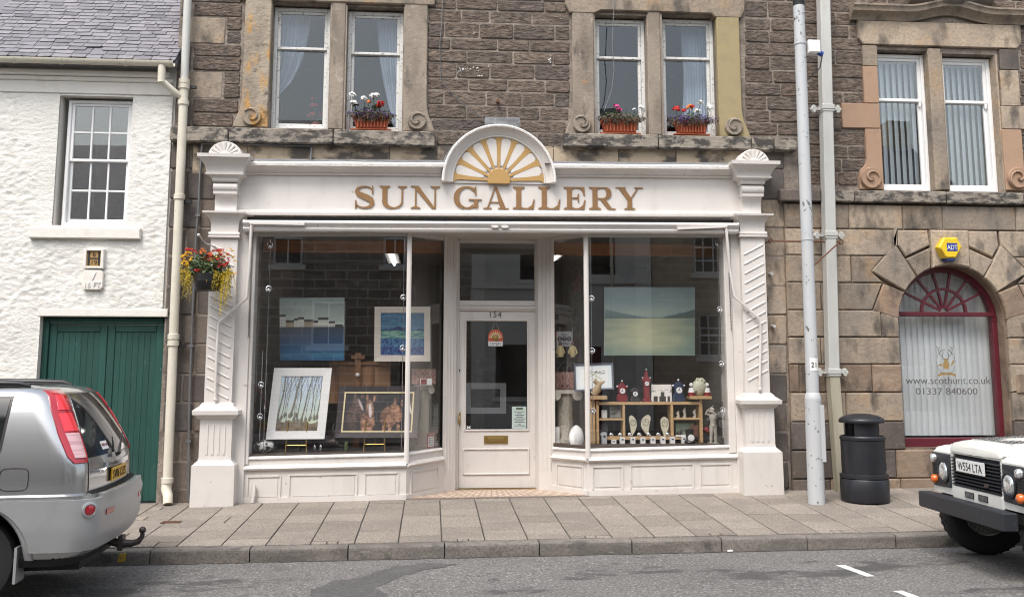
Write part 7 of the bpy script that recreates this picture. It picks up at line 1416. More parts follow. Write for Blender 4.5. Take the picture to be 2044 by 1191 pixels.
# ================================================================== FLOWERS
def flowerhead(b, c, r_, n=26):
    for _ in range(n):
        d = Vector((jit(1), jit(1), jit(1))).normalized(); d.z = abs(d.z) * .9 + d.z * .1; p_ = Vector(c) + d * r_ * random.uniform(.6, 1); a = d.orthogonal().normalized(); q_ = d.cross(a); s_ = r_ * .42
        b.quad(p_ - a * s_, p_ - q_ * s_ * .8 + d * s_ * .2, p_ + a * s_, p_ + q_ * s_ * .8 + d * s_ * .2)
def trough(px0, px1, pyt, pyb, Y, label, heads, trail, trail_m, sprig, purple=0):
    x0_, x1_, z0_, z1_ = pr(px0, px1, pyt, pyb, Y); t = thing('window_box', label, 'flower box', ((x0_ + x1_) / 2, Y, z0_)); d = .085; e = .035; b = MB()
    ring = lambda z, g_, n=10: [(x0_ + g_ + (x1_ - x0_ - 2 * g_) * i / n, Y - d + g_, z) for i in range(n + 1)] + [(x1_ - g_ - (x1_ - x0_ - 2 * g_) * i / n, Y + d - g_, z) for i in range(n + 1)]
    b.loft([ring(z0_, e), ring(z1_ - .03, .008), ring(z1_ - .03, -.008), ring(z1_, -.01), ring(z1_ - .004, .012)]); tr = b.build('trough', M['terra'], t)
    b = MB()
    for i in range(9): xx = lerp(x0_ + .06, x1_ - .06, i / 8); b.box(xx - .008, xx + .008, Y - d + .0, Y - d + .03, z0_ + .015, z1_ - .045)
    b.build('rib', M['terra'], t); MB().box(x0_ - .03, x1_ + .03, Y - d + .02, Y + d + .03, z0_ - .014, z0_ - .001).build('saucer', M['terra'], t); MB().box(x0_ + .02, x1_ - .02, Y - d + .02, Y + d - .02, z1_ - .03, z1_ - .015).build('soil', M['soil'], t)
    b = MB(); leafcloud(b, ((x0_ + x1_) / 2, Y - .02, z1_ + .05), ((x1_ - x0_) / 2 + .04, .12, .07), 210, .024); b.build('foliage', M['leaf'], t)
    b = MB(); leafcloud(b, ((x0_ + x1_) / 2, Y - .09, z1_ - .0), ((x1_ - x0_) / 2 + trail, .07, .075), 620, .02)
    for k in range(40): xx = lerp(x0_ - trail * .7, x1_ + trail * .7, random.random()); zt_ = z1_ + .03; b.tube([(xx, Y - .09, zt_), (xx + jit(.04), Y - .13, zt_ - .05), (xx + jit(.05), Y - .13, zt_ - random.uniform(.07, .14))], .003, 3)
    b.build('trailing_foliage', M[trail_m], t)
    if purple:
        b = MB(); leafcloud(b, ((x0_ + x1_) / 2, Y - .12, z1_ + .02), ((x1_ - x0_) / 2 + trail, .05, .06), purple, .014); b.build('small_violet_flower', M['fpurp'], t)
    st = MB()
    for px, py, r_, m_ in heads:
        c = U(px, py, Y - .05 + jit(.03)); b = MB(); flowerhead(b, c, r_ * 1.35); b.build('flower_head', M[m_], t); st.tube([(c.x + jit(.04), Y, z1_), (c.x, c.y, c.z)], .004, 4)
    st.build('stem', M['leaf'], t)
random.seed(4)
FY = SY - .02
trough(706, 777, 234, 259, FY, 'terracotta window box with white and red geraniums and violet trailing flowers', [(704, 191, .038, 'fwhite'), (706, 207, .038, 'fwhite'), (726, 198, .034, 'fwhite'), (745, 193, .042, 'fwhite'), (752, 190, .03, 'fwhite'), (760, 208, .04, 'fred'), (757, 213, .03, 'fred'), (736, 205, .025, 'forange')], .1, 'leafbrown', 0, 170)
trough(1201, 1273, 241, 267, FY, 'terracotta window box with one pink flower and dry trailing stems', [(1230, 213, .032, 'fpink'), (1236, 220, .03, 'fpink'), (1281, 216, .035, 'fwhite'), (1285, 221, .026, 'fwhite'), (1266, 219, .02, 'fwhite')], .1, 'leafbrown', 0, 0)
trough(1348, 1411, 244, 269, FY, 'terracotta window box with orange red and white geraniums and violet flowers', [(1351, 219, .042, 'fred'), (1365, 222, .03, 'fred'), (1377, 216, .042, 'forange'), (1382, 214, .03, 'fred'), (1398, 206, .035, 'fwhite'), (1391, 224, .04, 'fwhite'), (1417, 217, .04, 'fwhite'), (1414, 209, .02, 'fwhite')], .16, 'leafbrown', 0, 260)
# red geranium standing inside the leftmost window
c = U(632, 246, SY + .5); t = thing('potted_geranium', 'red geranium in a pot behind the glass of the leftmost upper window', 'potted plant', c); b = MB(); b.lathe([(.05, c.z - .12), (.075, c.z - .02), (.07, c.z)], (c.x, c.y, 0), 14); b.build('pot', M['terra'], t, smooth=40); b = MB(); leafcloud(b, (c.x, c.y, c.z + .08), (.14, .1, .08), 90, .035); b.build('foliage', M['leaf'], t)
for px, py, r_ in ((625, 198, .03), (624, 212, .045), (630, 211, .03), (624, 230, .05), (640, 232, .045), (616, 233, .035)): q = U(px, py, SY + .45); b = MB(); flowerhead(b, q, r_); b.build('flower_head', M['fred'], t); MB().tube([q, (c.x, c.y, c.z + .02)], .004, 4).build('stem', M['leaf'], t)
# hanging basket on the left pilaster
HY = -.42; c = U(416, 560, HY); t = thing('hanging_basket', 'hanging basket of red and yellow flowers trailing from the left pilaster', 'hanging basket', c)
b = MB(); rb = 31 / 1900 * 12.0; zt_ = Z(416, 547, HY); zb_ = Z(416, 580, HY); b.lathe([(rb * .72, zb_), (rb * .80, zb_ + .02), (rb * .93, lerp(zb_, zt_, .5)), (rb * .96, lerp(zb_, zt_, .52)), (rb * .96, lerp(zb_, zt_, .6)), (rb, zt_), (rb * .95, zt_), (rb * .9, zt_ - .03)], (c.x, HY, 0), 28); b.build('bowl', M['black'], t, smooth=35)
top = zt_; hook = U(411, 483, -.18); brk = MB(); brk.tube([(X(430, 492, YP), YP, Z(430, 492, YP)), (hook.x + .02, -.25, hook.z - .03), (hook.x - .0, -.34, hook.z - .01), (hook.x - .015, -.40, hook.z + .03), (hook.x - .03, -.42, hook.z + .05)], .009, 7); brk.ball((hook.x - .035, -.42, hook.z + .055), .02, 8, 6); brk.build('bracket', M['white'], t, smooth=50)
for k in range(3): a = 2 * math.pi * k / 3 + .4; MB().tube([(hook.x, -.36, hook.z - .01), (c.x + rb * .9 * math.cos(a), HY + rb * .9 * math.sin(a), top)], .003, 4).build('chain', M['cast'], t)
random.seed(14)
b = MB(); leafcloud(b, (c.x, HY, top + .06), (rb * 1.35, rb * 1.1, .16), 700, .026); leafcloud(b, (c.x, HY - .05, top + .14), (rb * 1.2, rb * .9, .13), 300, .028); b.build('foliage', M['leaf'], t)
def blooms(m_, n, cx_, cz_, rx, rz_, r0=.024):
    b = MB()
    for _ in range(n): a = random.random() * 6.28; q = math.sqrt(random.random()); flowerhead(b, (cx_ + rx * q * math.cos(a), HY - .05 - .12 * random.random(), cz_ + rz_ * q * math.sin(a)), r0 * random.uniform(.7, 1.3), 14)
    return b
zf_ = lambda py: Z(416, py, HY)
xf = lambda px: X(px, 530, HY)
blooms('fred', 44, xf(438), zf_(520), .16, .13).build('red_flower', M['fred'], t); blooms('fred', 7, xf(388), zf_(503), .09, .04).build('red_flower', M['fred'], t); blooms('fred', 6, xf(402), zf_(542), .07, .04).build('red_flower', M['fred'], t)
blooms('fyel', 30, xf(378), zf_(520), .08, .09, .02).build('yellow_flower', M['fyel'], t); blooms('fyel', 16, xf(455), zf_(515), .12, .11, .018).build('yellow_flower', M['fyel'], t); blooms('forange', 22, xf(420), zf_(515), .19, .10, .02).build('orange_flower', M['forange'], t); blooms('fyel', 6, xf(470), zf_(545), .04, .06, .018).build('yellow_flower', M['fyel'], t)
b = MB()
for px0, py0, ln, n in ((372, 540, .22, 7), (380, 545, .30, 8), (386, 550, .34, 6), (378, 530, .16, 5), (455, 545, .48, 10), (460, 540, .42, 9), (449, 550, .52, 7), (468, 545, .26, 5), (430, 540, .2, 4), (410, 548, .16, 3), (442, 545, .3, 5)):
    for s__ in range(n):
        x0_ = X(px0 + jit(6), py0, HY); z0_ = Z(px0, py0, HY); l2 = ln * random.uniform(.55, 1.05); k = int(l2 / .016); y0_ = HY - .13 + jit(.06); sw = jit(.05)
        for i in range(k): f = i / k; p_ = Vector((x0_ + sw * f + jit(.008), y0_ + jit(.01), z0_ - l2 * f)); a = Vector((jit(1), jit(.6), jit(1))).normalized(); q_ = a.orthogonal().normalized(); s2 = .014 * (1.1 - .5 * f); b.quad(p_ - a * s2, p_ + q_ * s2 * .6, p_ + a * s2, p_ - q_ * s2 * .6)
b.build('trailing_foliage', M['leafyel'], t)

# ================================================================== THE FAR SIDE OF THE STREET (seen mirrored in the glass)
EY = -15.4
def far_house(name, label, x0, x1, eaves, ridge, wm, wins, doors, frame='upvc', extra=None):
    t = thing('house', label, 'house', ((x0 + x1) / 2, EY, -.2), group=None); holes = [(a, b_, c_, d) for a, b_, c_, d, *_ in wins] + [(a, b_, 0.0, d) for a, b_, d in doors]
    b = MB(); wall_cells(b, x0, x1, -.4, eaves, holes, EY - .4, EY); b.build('wall', wm, t)
    b = MB(); b.loft([[(x, EY + .2, eaves - .05), (x, EY - 3.6, ridge), (x, EY - 7.4, eaves - .05), (x, EY - 7.4, eaves + .05), (x, EY - 3.6, ridge + .12), (x, EY + .2, eaves + .06)] for x in (x0, x1)]); rf = b.build('roof', M['slate'], t)
    b = MB(); b.box(x1 - .9, x1 - .1, EY - 4.1, EY - 3.2, ridge - .3, ridge + .9); b.build('chimney', wm, rf)
    b = MB(); b.box(x0, x1, EY + .2, EY + .3, eaves - .12, eaves - .02); b.build('gutter', M['cream'], t)
    for a, b_, c_, d, cols, rows in wins:
        m_ = MB(); e = .07
        for r_ in ((a, a + e, c_, d), (b_ - e, b_, c_, d), (a + e, b_ - e, d - e, d), (a + e, b_ - e, c_, c_ + e), (a + e, b_ - e, (c_ + d) / 2 - .03, (c_ + d) / 2 + .03)): m_.box(r_[0], r_[1], EY - .16, EY - .10, r_[2], r_[3])
        w_ = m_.build('window', M[frame], t); MB().box(a + e, b_ - e, EY - .14, EY - .13, c_ + e, d - e).build('pane', mat('far_glass', (.02, .022, .025), .05) if 'far_glass' not in bpy.data.materials else bpy.data.materials['far_glass'], w_); MB().box(a - .12, b_ + .12, EY - .1, EY + .08, c_ - .14, c_).build('sill', M['smooth'], w_)
        for i in range(1, cols): xx = lerp(a, b_, i / cols); MB().box(xx - .018, xx + .018, EY - .15, EY - .11, c_ + e, d - e).build('glazing_bar', M[frame], w_)
        for j in range(1, rows):
            zz_ = lerp(c_, d, j / rows)
            if abs(zz_ - (c_ + d) / 2) > .1: MB().box(a + e, b_ - e, EY - .148, EY - .112, zz_ - .018, zz_ + .018).build('glazing_bar', M[frame], w_)
    for a, b_, d in doors:
        dr = MB().box(a, b_, EY - .2, EY - .14, -.1, d).build('door', M['maroon'], t); MB().ball((a + .12, EY - .12, 1.0), .035, 8, 6).build('handle', M['brass'], dr)
    if extra: extra(t)
    return t
wst = mat('far_dark_stone', (.34, .285, .24), .9, layers=[D_(s=(3, 3, 6), lo=.45, hi=.6, c=(.2, .165, .14), a=.8, d=3), D_(s=(2.2, 2.2, 5), lo=.55, hi=.62, c=(.42, .36, .3), a=.6, d=1)], bump=[((4, 4, 9), 3, .6, .05)])
wtan = mat('far_tan_stone', (.48, .39, .29), .9, layers=[D_(s=(3, 3, 6), lo=.45, hi=.6, c=(.33, .265, .2), a=.8, d=3)], bump=[((4, 4, 9), 3, .6, .05)])
wgr = mat('far_grey_render', (.62, .60, .57), .9)
def brickify(m, c2, mortar, sc):
    n, l = m.node_tree.nodes, m.node_tree.links; bs = n['Principled BSDF']; src = bs.inputs['Base Color'].links[0].from_socket
    g_ = n.new('ShaderNodeNewGeometry'); mp = n.new('ShaderNodeMapping'); mp.inputs['Rotation'].default_value = (math.pi / 2, 0, 0); l.new(g_.outputs['Position'], mp.inputs['Vector'])
    br = n.new('ShaderNodeTexBrick'); br.inputs['Scale'].default_value = 1.0; br.inputs['Brick Width'].default_value = .62; br.inputs['Row Height'].default_value = .27; br.inputs['Mortar Size'].default_value = .02; br.inputs['Mortar'].default_value = (*mortar, 1); br.inputs['Color2'].default_value = (*c2, 1)
    l.new(mp.outputs[0], br.inputs['Vector']); l.new(src, br.inputs['Color1']); l.new(br.outputs['Color'], bs.inputs['Base Color'])
brickify(wst, (.2, .165, .14), (.5, .45, .39), 1); brickify(wtan, (.36, .29, .22), (.55, .47, .38), 1)
def mX(px, py): return X(px, py, 15.45)
def mZ(px, py): return Z(px, py, 15.45)
far_house('h', 'dark slate roofed house across the street far to the left, mirrored in the cottage window', -24, -8.3, 5.6, 9.0, wst, [(-17, -16, 3.4, 4.9, 2, 2), (-12.4, -11.4, 3.4, 4.9, 2, 2), (-15, -13.9, .9, 2.4, 2, 2)], [(-11, -10, 2.2)])
def w(px0, px1, py0, py1, c_=2, r_=2): return (mX(px0, (py0 + py1) / 2), mX(px1, (py0 + py1) / 2), mZ((px0 + px1) / 2, py1), mZ((px0 + px1) / 2, py0), c_, r_)
far_house('h', 'dark stone house across the street mirrored behind the paintings', -8.28, 1.2, 7.4, 10.0, wst, [w(545, 604, 420, 528), w(766, 812, 420, 530), w(620, 690, 600, 690), (-8.4, -7.4, 4.6, 6.2, 2, 2), (-7.7, -6.6, 1.2, 2.7, 2, 2)], [(-.9, .1, 2.3)])
def band_(t):
    b = MB(); b.box(1.23, 6.5, EY, EY + .1, 4.25, 4.4); b.box(1.23, 1.65, EY, EY + .06, -.3, 6.5); b.box(6.0, 6.5, EY, EY + .06, -.3, 6.5); b.build('quoin_band', M['smooth'], t); MB().tube([(5.3, EY + .12, -.2), (5.3, EY + .12, 6.6)], .05, 8).build('downpipe', M['cream'], t)
far_house('h', 'pale rendered house across the street mirrored above the shop door', 1.22, 6.52, 7.2, 9.8, wgr, [w(1050, 1094, 420, 545, 1, 1), w(1180, 1228, 430, 548, 1, 1), (2.0, 3.3, .9, 2.5, 3, 3)], [(4.0, 5.0, 2.4)], 'framedark', band_)
far_house('h', 'tan stone house across the street mirrored beside the loch painting', 6.54, 17, 7.0, 9.6, wtan, [w(1386, 1445, 440, 545, 3, 4), w(1396, 1460, 625, 712, 3, 3), (10.2, 11.2, 4.4, 5.9, 3, 4), (10.0, 11.2, 1.0, 2.5, 3, 4)], [(8.6, 9.6, 2.3)])

# ================================================================== SILVER ESTATE CAR (left)
silver = mat('silver_car_paint', (.43, .44, .45), .22, metal=.8, coat=1.0, layers=[D_(s=2.5, lo=.5, hi=.8, c=(.42, .42, .42), a=.5), D_(s=(9, 9, 3), lo=.6, hi=.8, c=(.36, .35, .34), a=.4)])
bumpm = mat('silver_bumper_plastic', (.42, .43, .44), .42, metal=.55, layers=[D_(s=4, lo=.5, hi=.8, c=(.33, .33, .33), a=.6)])
cglass = mat('tinted_car_glass', (.012, .014, .016), .06, spec=.6, coat=.5)
redl = mat('red_lamp_lens', (.38, .008, .02), .12, coat=1.0); redb = mat('bright_red_lamp', (.75, .03, .045), .2, coat=1.0); pinkl = mat('clear_lamp_lens', (.62, .40, .42), .2, coat=1.0, layers=[D_(s=(4, 4, 90), lo=.45, hi=.6, c=(.45, .22, .25), a=.8)])
yplate = mat('yellow_number_plate', (.75, .42, .015), .45)
ca = R(5); ch_ = Vector((-math.cos(ca), -math.sin(ca), 0)); cl_ = Vector((math.sin(ca), -math.cos(ca), 0))
c0 = U(172, 922, -4.42); cO = Vector((c0.x, c0.y, 0)) - ch_ * .15 - cl_ * .80; cO.z = rz(cO.x - 1, cO.y) + .035
car = thing('estate_car', 'silver estate car with tall red tail lamps and towbar parked by the green doors', 'car', cO, math.pi + ca, local=True)
def ip(tab, z):
    for (a, va), (b_, vb) in zip(tab, tab[1:]):
        if z <= b_: return lerp(va, vb, max(0, (z - a) / (b_ - a)))
    return tab[-1][1]
UC = [(.32, .16), (.40, .06), (.52, .02), (.74, .015), (.84, .03), (.855, .085), (.95, .085), (1.05, .09), (1.13, .11), (1.25, .17), (1.4, .25), (1.55, .34), (1.63, .40), (1.67, .48), (1.69, .60)]
HW = [(.32, .80), (.42, .86), (.6, .885), (.84, .89), (.855, .875), (1.0, .878), (1.1, .865), (1.25, .83), (1.4, .79), (1.55, .745), (1.63, .70), (1.67, .65), (1.69, .58)]
CR_ = .17
def rearpt(s_, z, off=0.0, sd=1):
    """s 0..1 tail, 1..2 corner, 2.. side; sd +1 near side. returns local (u, v, z)"""
    w_ = ip(HW, z) + off; uc = ip(UC, z) - off; k = .075; u1 = uc + k * ((w_ - CR_) / w_) ** 2
    if s_ <= 1: v = s_ * (w_ - CR_); u = uc + k * (v / w_) ** 2
    elif s_ <= 2: a = (s_ - 1) * math.pi / 2; v = w_ - CR_ + CR_ * math.sin(a); u = u1 + CR_ * 1.25 * (1 - math.cos(a)) 
    else: v = w_ - .01 * (s_ - 2) ; u = u1 + CR_ * 1.25 + (s_ - 2) * (3.0 - u1 - CR_ * 1.25)
    return (u, sd * v, z)
def side_s(u, z): w_ = ip(HW, z); u1 = ip(UC, z) + .075 * ((w_ - CR_) / w_) ** 2 + CR_ * 1.25; return 2 + (u - u1) / (3.0 - u1)
SL = [i / 5 for i in range(5)] + [1 + i / 8 for i in range(8)] + [2 + .012 * i for i in range(40)] + [2.5, 2.6, 2.75, 2.9, 3.0]
ZL = [.32, .36, .40, .45, .5, .55, .6, .65, .7, .75, .80, .84, .855, .89, .92, .98, 1.05, 1.11, 1.18, 1.25, 1.32, 1.4, 1.48, 1.55, 1.6, 1.63, 1.65, 1.67, 1.69]
AU, AZ, AR_ = .98, .37, .43      # rear wheel arch
b = MB(); idx = {}
def cv_(i, j, sd):
    if (i, j, sd) not in idx:
        u, v, z = rearpt(SL[i], ZL[j], 0, sd); d = Vector((u - AU, z - AZ))
        if SL[i] > 2 and AR_ - .045 < d.length < AR_ + .045: d = d.normalized() * AR_; u, z = AU + d.x, AZ + d.y
        idx[(i, j, sd)] = len(b.v); b.v.append((u, v, z))
    return idx[(i, j, sd)]
for sd in (1, -1):
    for i in range(len(SL) - 1):
        for j in range(len(ZL) - 1):
            c = rearpt((SL[i] + SL[i + 1]) / 2, (ZL[j] + ZL[j + 1]) / 2)
            if SL[i] >= 2 and math.hypot(c[0] - AU, c[2] - AZ) < AR_: continue
            b.f.append((cv_(i, j, sd), cv_(i + 1, j, sd), cv_(i + 1, j + 1, sd), cv_(i, j + 1, sd)))
J = len(ZL) - 1
for i in range(len(SL) - 1): b.f.append((cv_(i, J, 1), cv_(i + 1, J, 1), cv_(i + 1, J, -1), cv_(i, J, -1)))
b.build('body', silver, car, smooth=35)
b = MB(); sec = [(3.0, .99, .89, 1.69, .6), (3.35, .99, .885, 1.40, .68), (3.6, .98, .88, 1.08, .8), (4.2, .9, .86, .98, .75), (4.42, .7, .8, .85, .65), (4.47, .55, .75, .6, .6)]
b.loft([[(u, -w_, .32), (u, -w_, zb_), (u, -wt, zt_), (u, wt, zt_), (u, w_, zb_), (u, w_, .32)] for u, zb_, w_, zt_, wt in sec]); b.build('bonnet', silver, car, smooth=50)
def patch(name, m, s0, s1, z0, z1, off, sd=1, ns=8, nz=8, parent=None, fs=None, both=False, th=.01):
    """panel following the bodywork; fs(s_frac, z_frac) may warp; both: spans -s1..s1 across the tail"""
    b = MB(); n = ns
    for o in (off, off - th):
        for j in range(nz + 1):
            for i in range(n + 1):
                a, c = i / n, j / nz; z = lerp(z0, z1, c)
                e0, e1 = (fs(c) if fs else (s0, s1))
                if both: s_ = lerp(-e1, e1, a); p_ = rearpt(abs(s_), z, o, 1 if s_ >= 0 else -1)
                else: p_ = rearpt(lerp(e0, e1, a), z, o, sd)
                b.v.append(p_)
    K = (n + 1) * (nz + 1)
    for j in range(nz):
        for i in range(n):
            a = j * (n + 1) + i; b.f.append((a, a + 1, a + n + 2, a + n + 1)); b.f.append((K + a + n + 1, K + a + n + 2, K + a + 1, K + a))
    for i in range(n): b.f.append((i, K + i, K + i + 1, i + 1)); t = nz * (n + 1) + i; b.f.append((t, t + 1, K + t + 1, K + t))
    for j in range(nz): a = j * (n + 1); c = a + n + 1; b.f.append((a, c, K + c, K + a)); a += n; c += n; b.f.append((a, K + a, K + c, c))
    return b.build(name, m, parent or car, smooth=40)
# bumper with ledge and step
patch('bumper', bumpm, 0, 2.0, .42, .815, .04, 1, 44, 12, both=True, th=.03, fs=lambda c: (0, side_s(min(AU - math.sqrt(max(.0009, AR_ ** 2 - (lerp(.42, .815, c) - AZ) ** 2)) - .015, .9), lerp(.42, .815, c))))
patch('bumper_step', bumpm, 0, .95, .815, .84, .045, 1, 24, 1, both=True, th=.06)
patch('bumper_valance', M['blackmatt'], 0, 2.08, .30, .43, .0, 1, 30, 2, both=True, th=.02)
patch('rear_screen', cglass, 0, 1.02, 1.12, 1.625, .008, 1, 20, 8, both=True, fs=lambda c: (0, lerp(1.10, .76, c)))
patch('hatch_seam', M['blackmatt'], 1.12, 1.135, .86, 1.1, .003, 1, 1, 6); patch('hatch_seam', M['blackmatt'], 1.12, 1.135, .86, 1.1, .003, -1, 1, 6)
patch('hatch_lower_seam', M['blackmatt'], 0, 1.13, .846, .858, .012, 1, 24, 1, both=True)
hg = patch('hatch_garnish', M['chrome'], 0, .5, 1.015, 1.055, .022, 1, 14, 2, both=True, th=.03)
for sd in (1, -1):
    tl = patch('tail_lamp', redl, 1.15, 1.98, 1.09, 1.66, .014, sd, 10, 12, fs=lambda c: (ip([(0, 1.2), (.37, 1.06), (.72, .95), (1, .86)], c), ip([(0, 1.6), (.08, 1.72), (.37, 1.74), (.72, 1.66), (1, 1.5)], c)), th=.03)
    patch('stop_lamp', redb, 1.3, 1.8, 1.50, 1.62, .018, sd, 6, 4, tl, fs=lambda c: (lerp(1.08, 1.0, c), lerp(1.5, 1.36, c))); patch('stop_lamp', redb, 1.3, 1.8, 1.335, 1.475, .018, sd, 6, 4, tl, fs=lambda c: (lerp(1.14, 1.06, c), lerp(1.58, 1.54, c))); patch('indicator_lens', pinkl, 1.3, 1.7, 1.13, 1.32, .018, sd, 6, 5, tl, fs=lambda c: (lerp(1.25, 1.14, c), 1.58))
    fogp = rearpt(1.5, .735, .046, sd); nrm = Vector((-math.cos(.9), sd * math.sin(.9), 0)); side_ = Vector((-nrm.y, nrm.x, 0)); b = MB(); P0 = Vector(fogp)
    b.loft([[P0 + nrm * o + side_ * r_ * math.cos(t) + Vector((0, 0, 1)) * r_ * math.sin(t) for t in [2 * math.pi * k / 18 for k in range(18)]] for r_, o in ((.06, -.02), (.06, .004), (.045, .008), (.04, -.002))]); fg = b.build('fog_lamp_surround', bumpm, car, smooth=40)
    b = MB(); b.loft([[P0 + nrm * o + side_ * r_ * math.cos(t) + Vector((0, 0, 1)) * r_ * math.sin(t) for t in [2 * math.pi * k / 18 for k in range(18)]] for r_, o in ((.04, -.004), (.04, .003), (.02, .009))]); b.build('fog_lamp', redl, fg, smooth=60)
    patch('reflector', redl, .62, .86, .665, .71, .047, sd, 3, 1)
    # roof rail
    b = MB(); pts = [(.66, .60 * sd, 1.685), (.74, .605 * sd, 1.705), (1.0, .61 * sd, 1.712), (2.2, .615 * sd, 1.716), (3.0, .58 * sd, 1.69)]; b.tube(pts, [.016, .028, .03, .03, .02], 8); b.build('roof_rail', M['black'], car, smooth=50)
    # side windows
    def srange(z, u0, u1): return side_s(u0, z), side_s(u1, z)
    for u0, u1 in ((.77, 1.42), (1.52, 2.3), (2.38, 3.0)):
        patch('window_trim', M['black'], 2, 3, 1.185, 1.615, .004, sd, 8, 6, fs=lambda c, u0=u0, u1=u1: srange(lerp(1.185, 1.615, c), u0 - .025 + (.03 * (1 - c) if u0 < 1 else 0), u1 + .025))
        patch('side_window', cglass, 2, 3, 1.21, 1.59, .009, sd, 8, 6, fs=lambda c, u0=u0, u1=u1: srange(lerp(1.21, 1.59, c), u0 + (.03 * (1 - c) if u0 < 1 else 0), u1))
    # arch lip
    b = MB(); rings = []
    for k in range(25):
        a = R(-20 + 220 * k / 24); u, z = AU + (AR_ - .005) * math.cos(a), AZ + (AR_ - .005) * math.sin(a)
        if z < .3: continue
        w_ = ip(HW, z); d = Vector((math.cos(a), 0, math.sin(a))); P0 = Vector((u, sd * (w_ - .012), z)); rings.append([P0 + d * p_ + Vector((0, sd * q_, 0)) for p_, q_ in ((0, -.12), (0, .012), (.02, .03), (.06, .028), (.075, .004), (.06, -.1))])
    b.loft(rings); b.build('wheel_arch', bumpm, car, smooth=50)
    # wheel
    for wu in (AU, 3.58):
        b = MB(); b.lathe([(.2, sd * .60), (.30, sd * .60), (.335, sd * .62), (.348, sd * .66), (.348, sd * .76), (.335, sd * .80), (.28, sd * .81), (.22, sd * .80)], (wu, 0, .348), 28, 'y'); wl_ = b.build('wheel', M['blackmatt'], car, smooth=40)
        b = MB(); b.lathe([(.05, sd * .79), (.06, sd * .77), (.20, sd * .76), (.215, sd * .80), (.225, sd * .80), (.225, sd * .7)], (wu, 0, .348), 24, 'y'); b.build('rim', bumpm, wl_, smooth=40)
    b = MB(); b.hexa([(u, sd * v, z) for v in (.66, .86) for u, z in ((.60, .19), (.62, .19), (.62, .46), (.60, .46))]); b.build('mudflap', bumpm, car)
b = MB(); b.box(.2, 4.2, -.62, .62, .24, .42); b.box(.25, .6, -.7, .7, .3, .5); b.build('underbody', M['blackmatt'], car)
# inner wells
b = MB()
for wu in (AU, 3.58): MB().box(wu - .45, wu + .45, -.60, .60, .3, .82).build('wheel_well', M['blackmatt'], car)
# fuel flap outline
b = MB(); fu, fzc = .655, .975
for sgn_ in (1,):
    P_ = []
    for k in range(24):
        a = 2 * math.pi * k / 24; cx_, cz_ = abs(math.cos(a)) ** .45 * math.copysign(1, math.cos(a)), abs(math.sin(a)) ** .45 * math.copysign(1, math.sin(a)); z = fzc + .085 * cz_; u = fu + .105 * cx_; p_ = rearpt(side_s(u, z), z, .001); P_.append(p_)
    b.tube(P_ + [P_[0]], .0035, 5)
b.build('fuel_flap', M['blackmatt'], car)
# plate, badges, wiper, sticker, towbar: the tail faces local -x; text is laid on it
RTX = Matrix(((0, 0, -1, 0), (-1, 0, 0, 0), (0, 1, 0, 0), (0, 0, 0, 1)))      # text x -> -y(local), text y -> z, text z -> -x
b = MB(); uP = .068; b.hexa([(u, v, z) for u in (uP, uP + .012) for v, z in ((-.26, .885), (.26, .885), (.26, .998), (-.26, .998))]); npl = b.build('number_plate', yplate, car)
text('SV06 DZS', .105, (uP - .002, 0, .905), M['ink'], npl, 'registration', rot=RTX, fit=.46, ext=.001)
text('X-TRAIL', .05, (.088 - .004, .52, .985), M['chrome'], car, 'model_badge', rot=RTX, fit=.22, ext=.003)
b = MB(); wz = 1.11; b.tube([(.085, .10, wz - .01), (.06, .10, wz), (.075, .02, wz + .03), (.12, -.28, wz + .16)], [.02, .018, .012, .006], 7); b.build('wiper', M['black'], car, smooth=50)
p_ = rearpt(.55, 1.16, .012, 1); q_ = rearpt(.30, 1.16, .012, 1); p2 = rearpt(.55, 1.225, .012, 1); q2 = rearpt(.30, 1.225, .012, 1); b = MB(); b.quad(p_, q_, q2, p2); stk = b.build('window_sticker', M['card'], car)
tm = textmesh('TOWER CARS', .034, .0006); vx = [v.co.x for v in tm.vertices]; k_ = .15 / (max(vx) - min(vx)); e1 = (Vector(q_) - Vector(p_)).normalized(); e2 = (Vector(p2) - Vector(p_)).normalized(); e3 = e1.cross(e2); cc = (Vector(p_) + Vector(q_)) / 2 + e2 * .028 + e3 * .002 
mm = Matrix(((e1.x, e2.x, e3.x, cc.x), (e1.y, e2.y, e3.y, cc.y), (e1.z, e2.z, e3.z, cc.z), (0, 0, 0, 1))); tm.transform(mm @ Matrix.Diagonal((k_, 1, 1, 1))); link('sticker_lettering', tm, stk, M['red'])
b = MB(); b.tube([(.12, .02, .36), (.02, .02, .335), (-.06, .0, .33), (-.12, 0, .345), (-.15, 0, .385), (-.15, 0, .41)], [.03, .04, .03, .026, .02, .02], 9); b.box(.0, .04, -.06, .06, .28, .40); tb = b.build('towbar', M['cast'], car, smooth=50); MB().ball((-.15, 0, .44), .03, 12, 8).build('tow_ball', M['cast'], tb, smooth=60)
# seats seen through the screen
b = MB()
for v in (-.35, .35): b.box(1.6, 1.72, v - .24, v + .24, .9, 1.45)

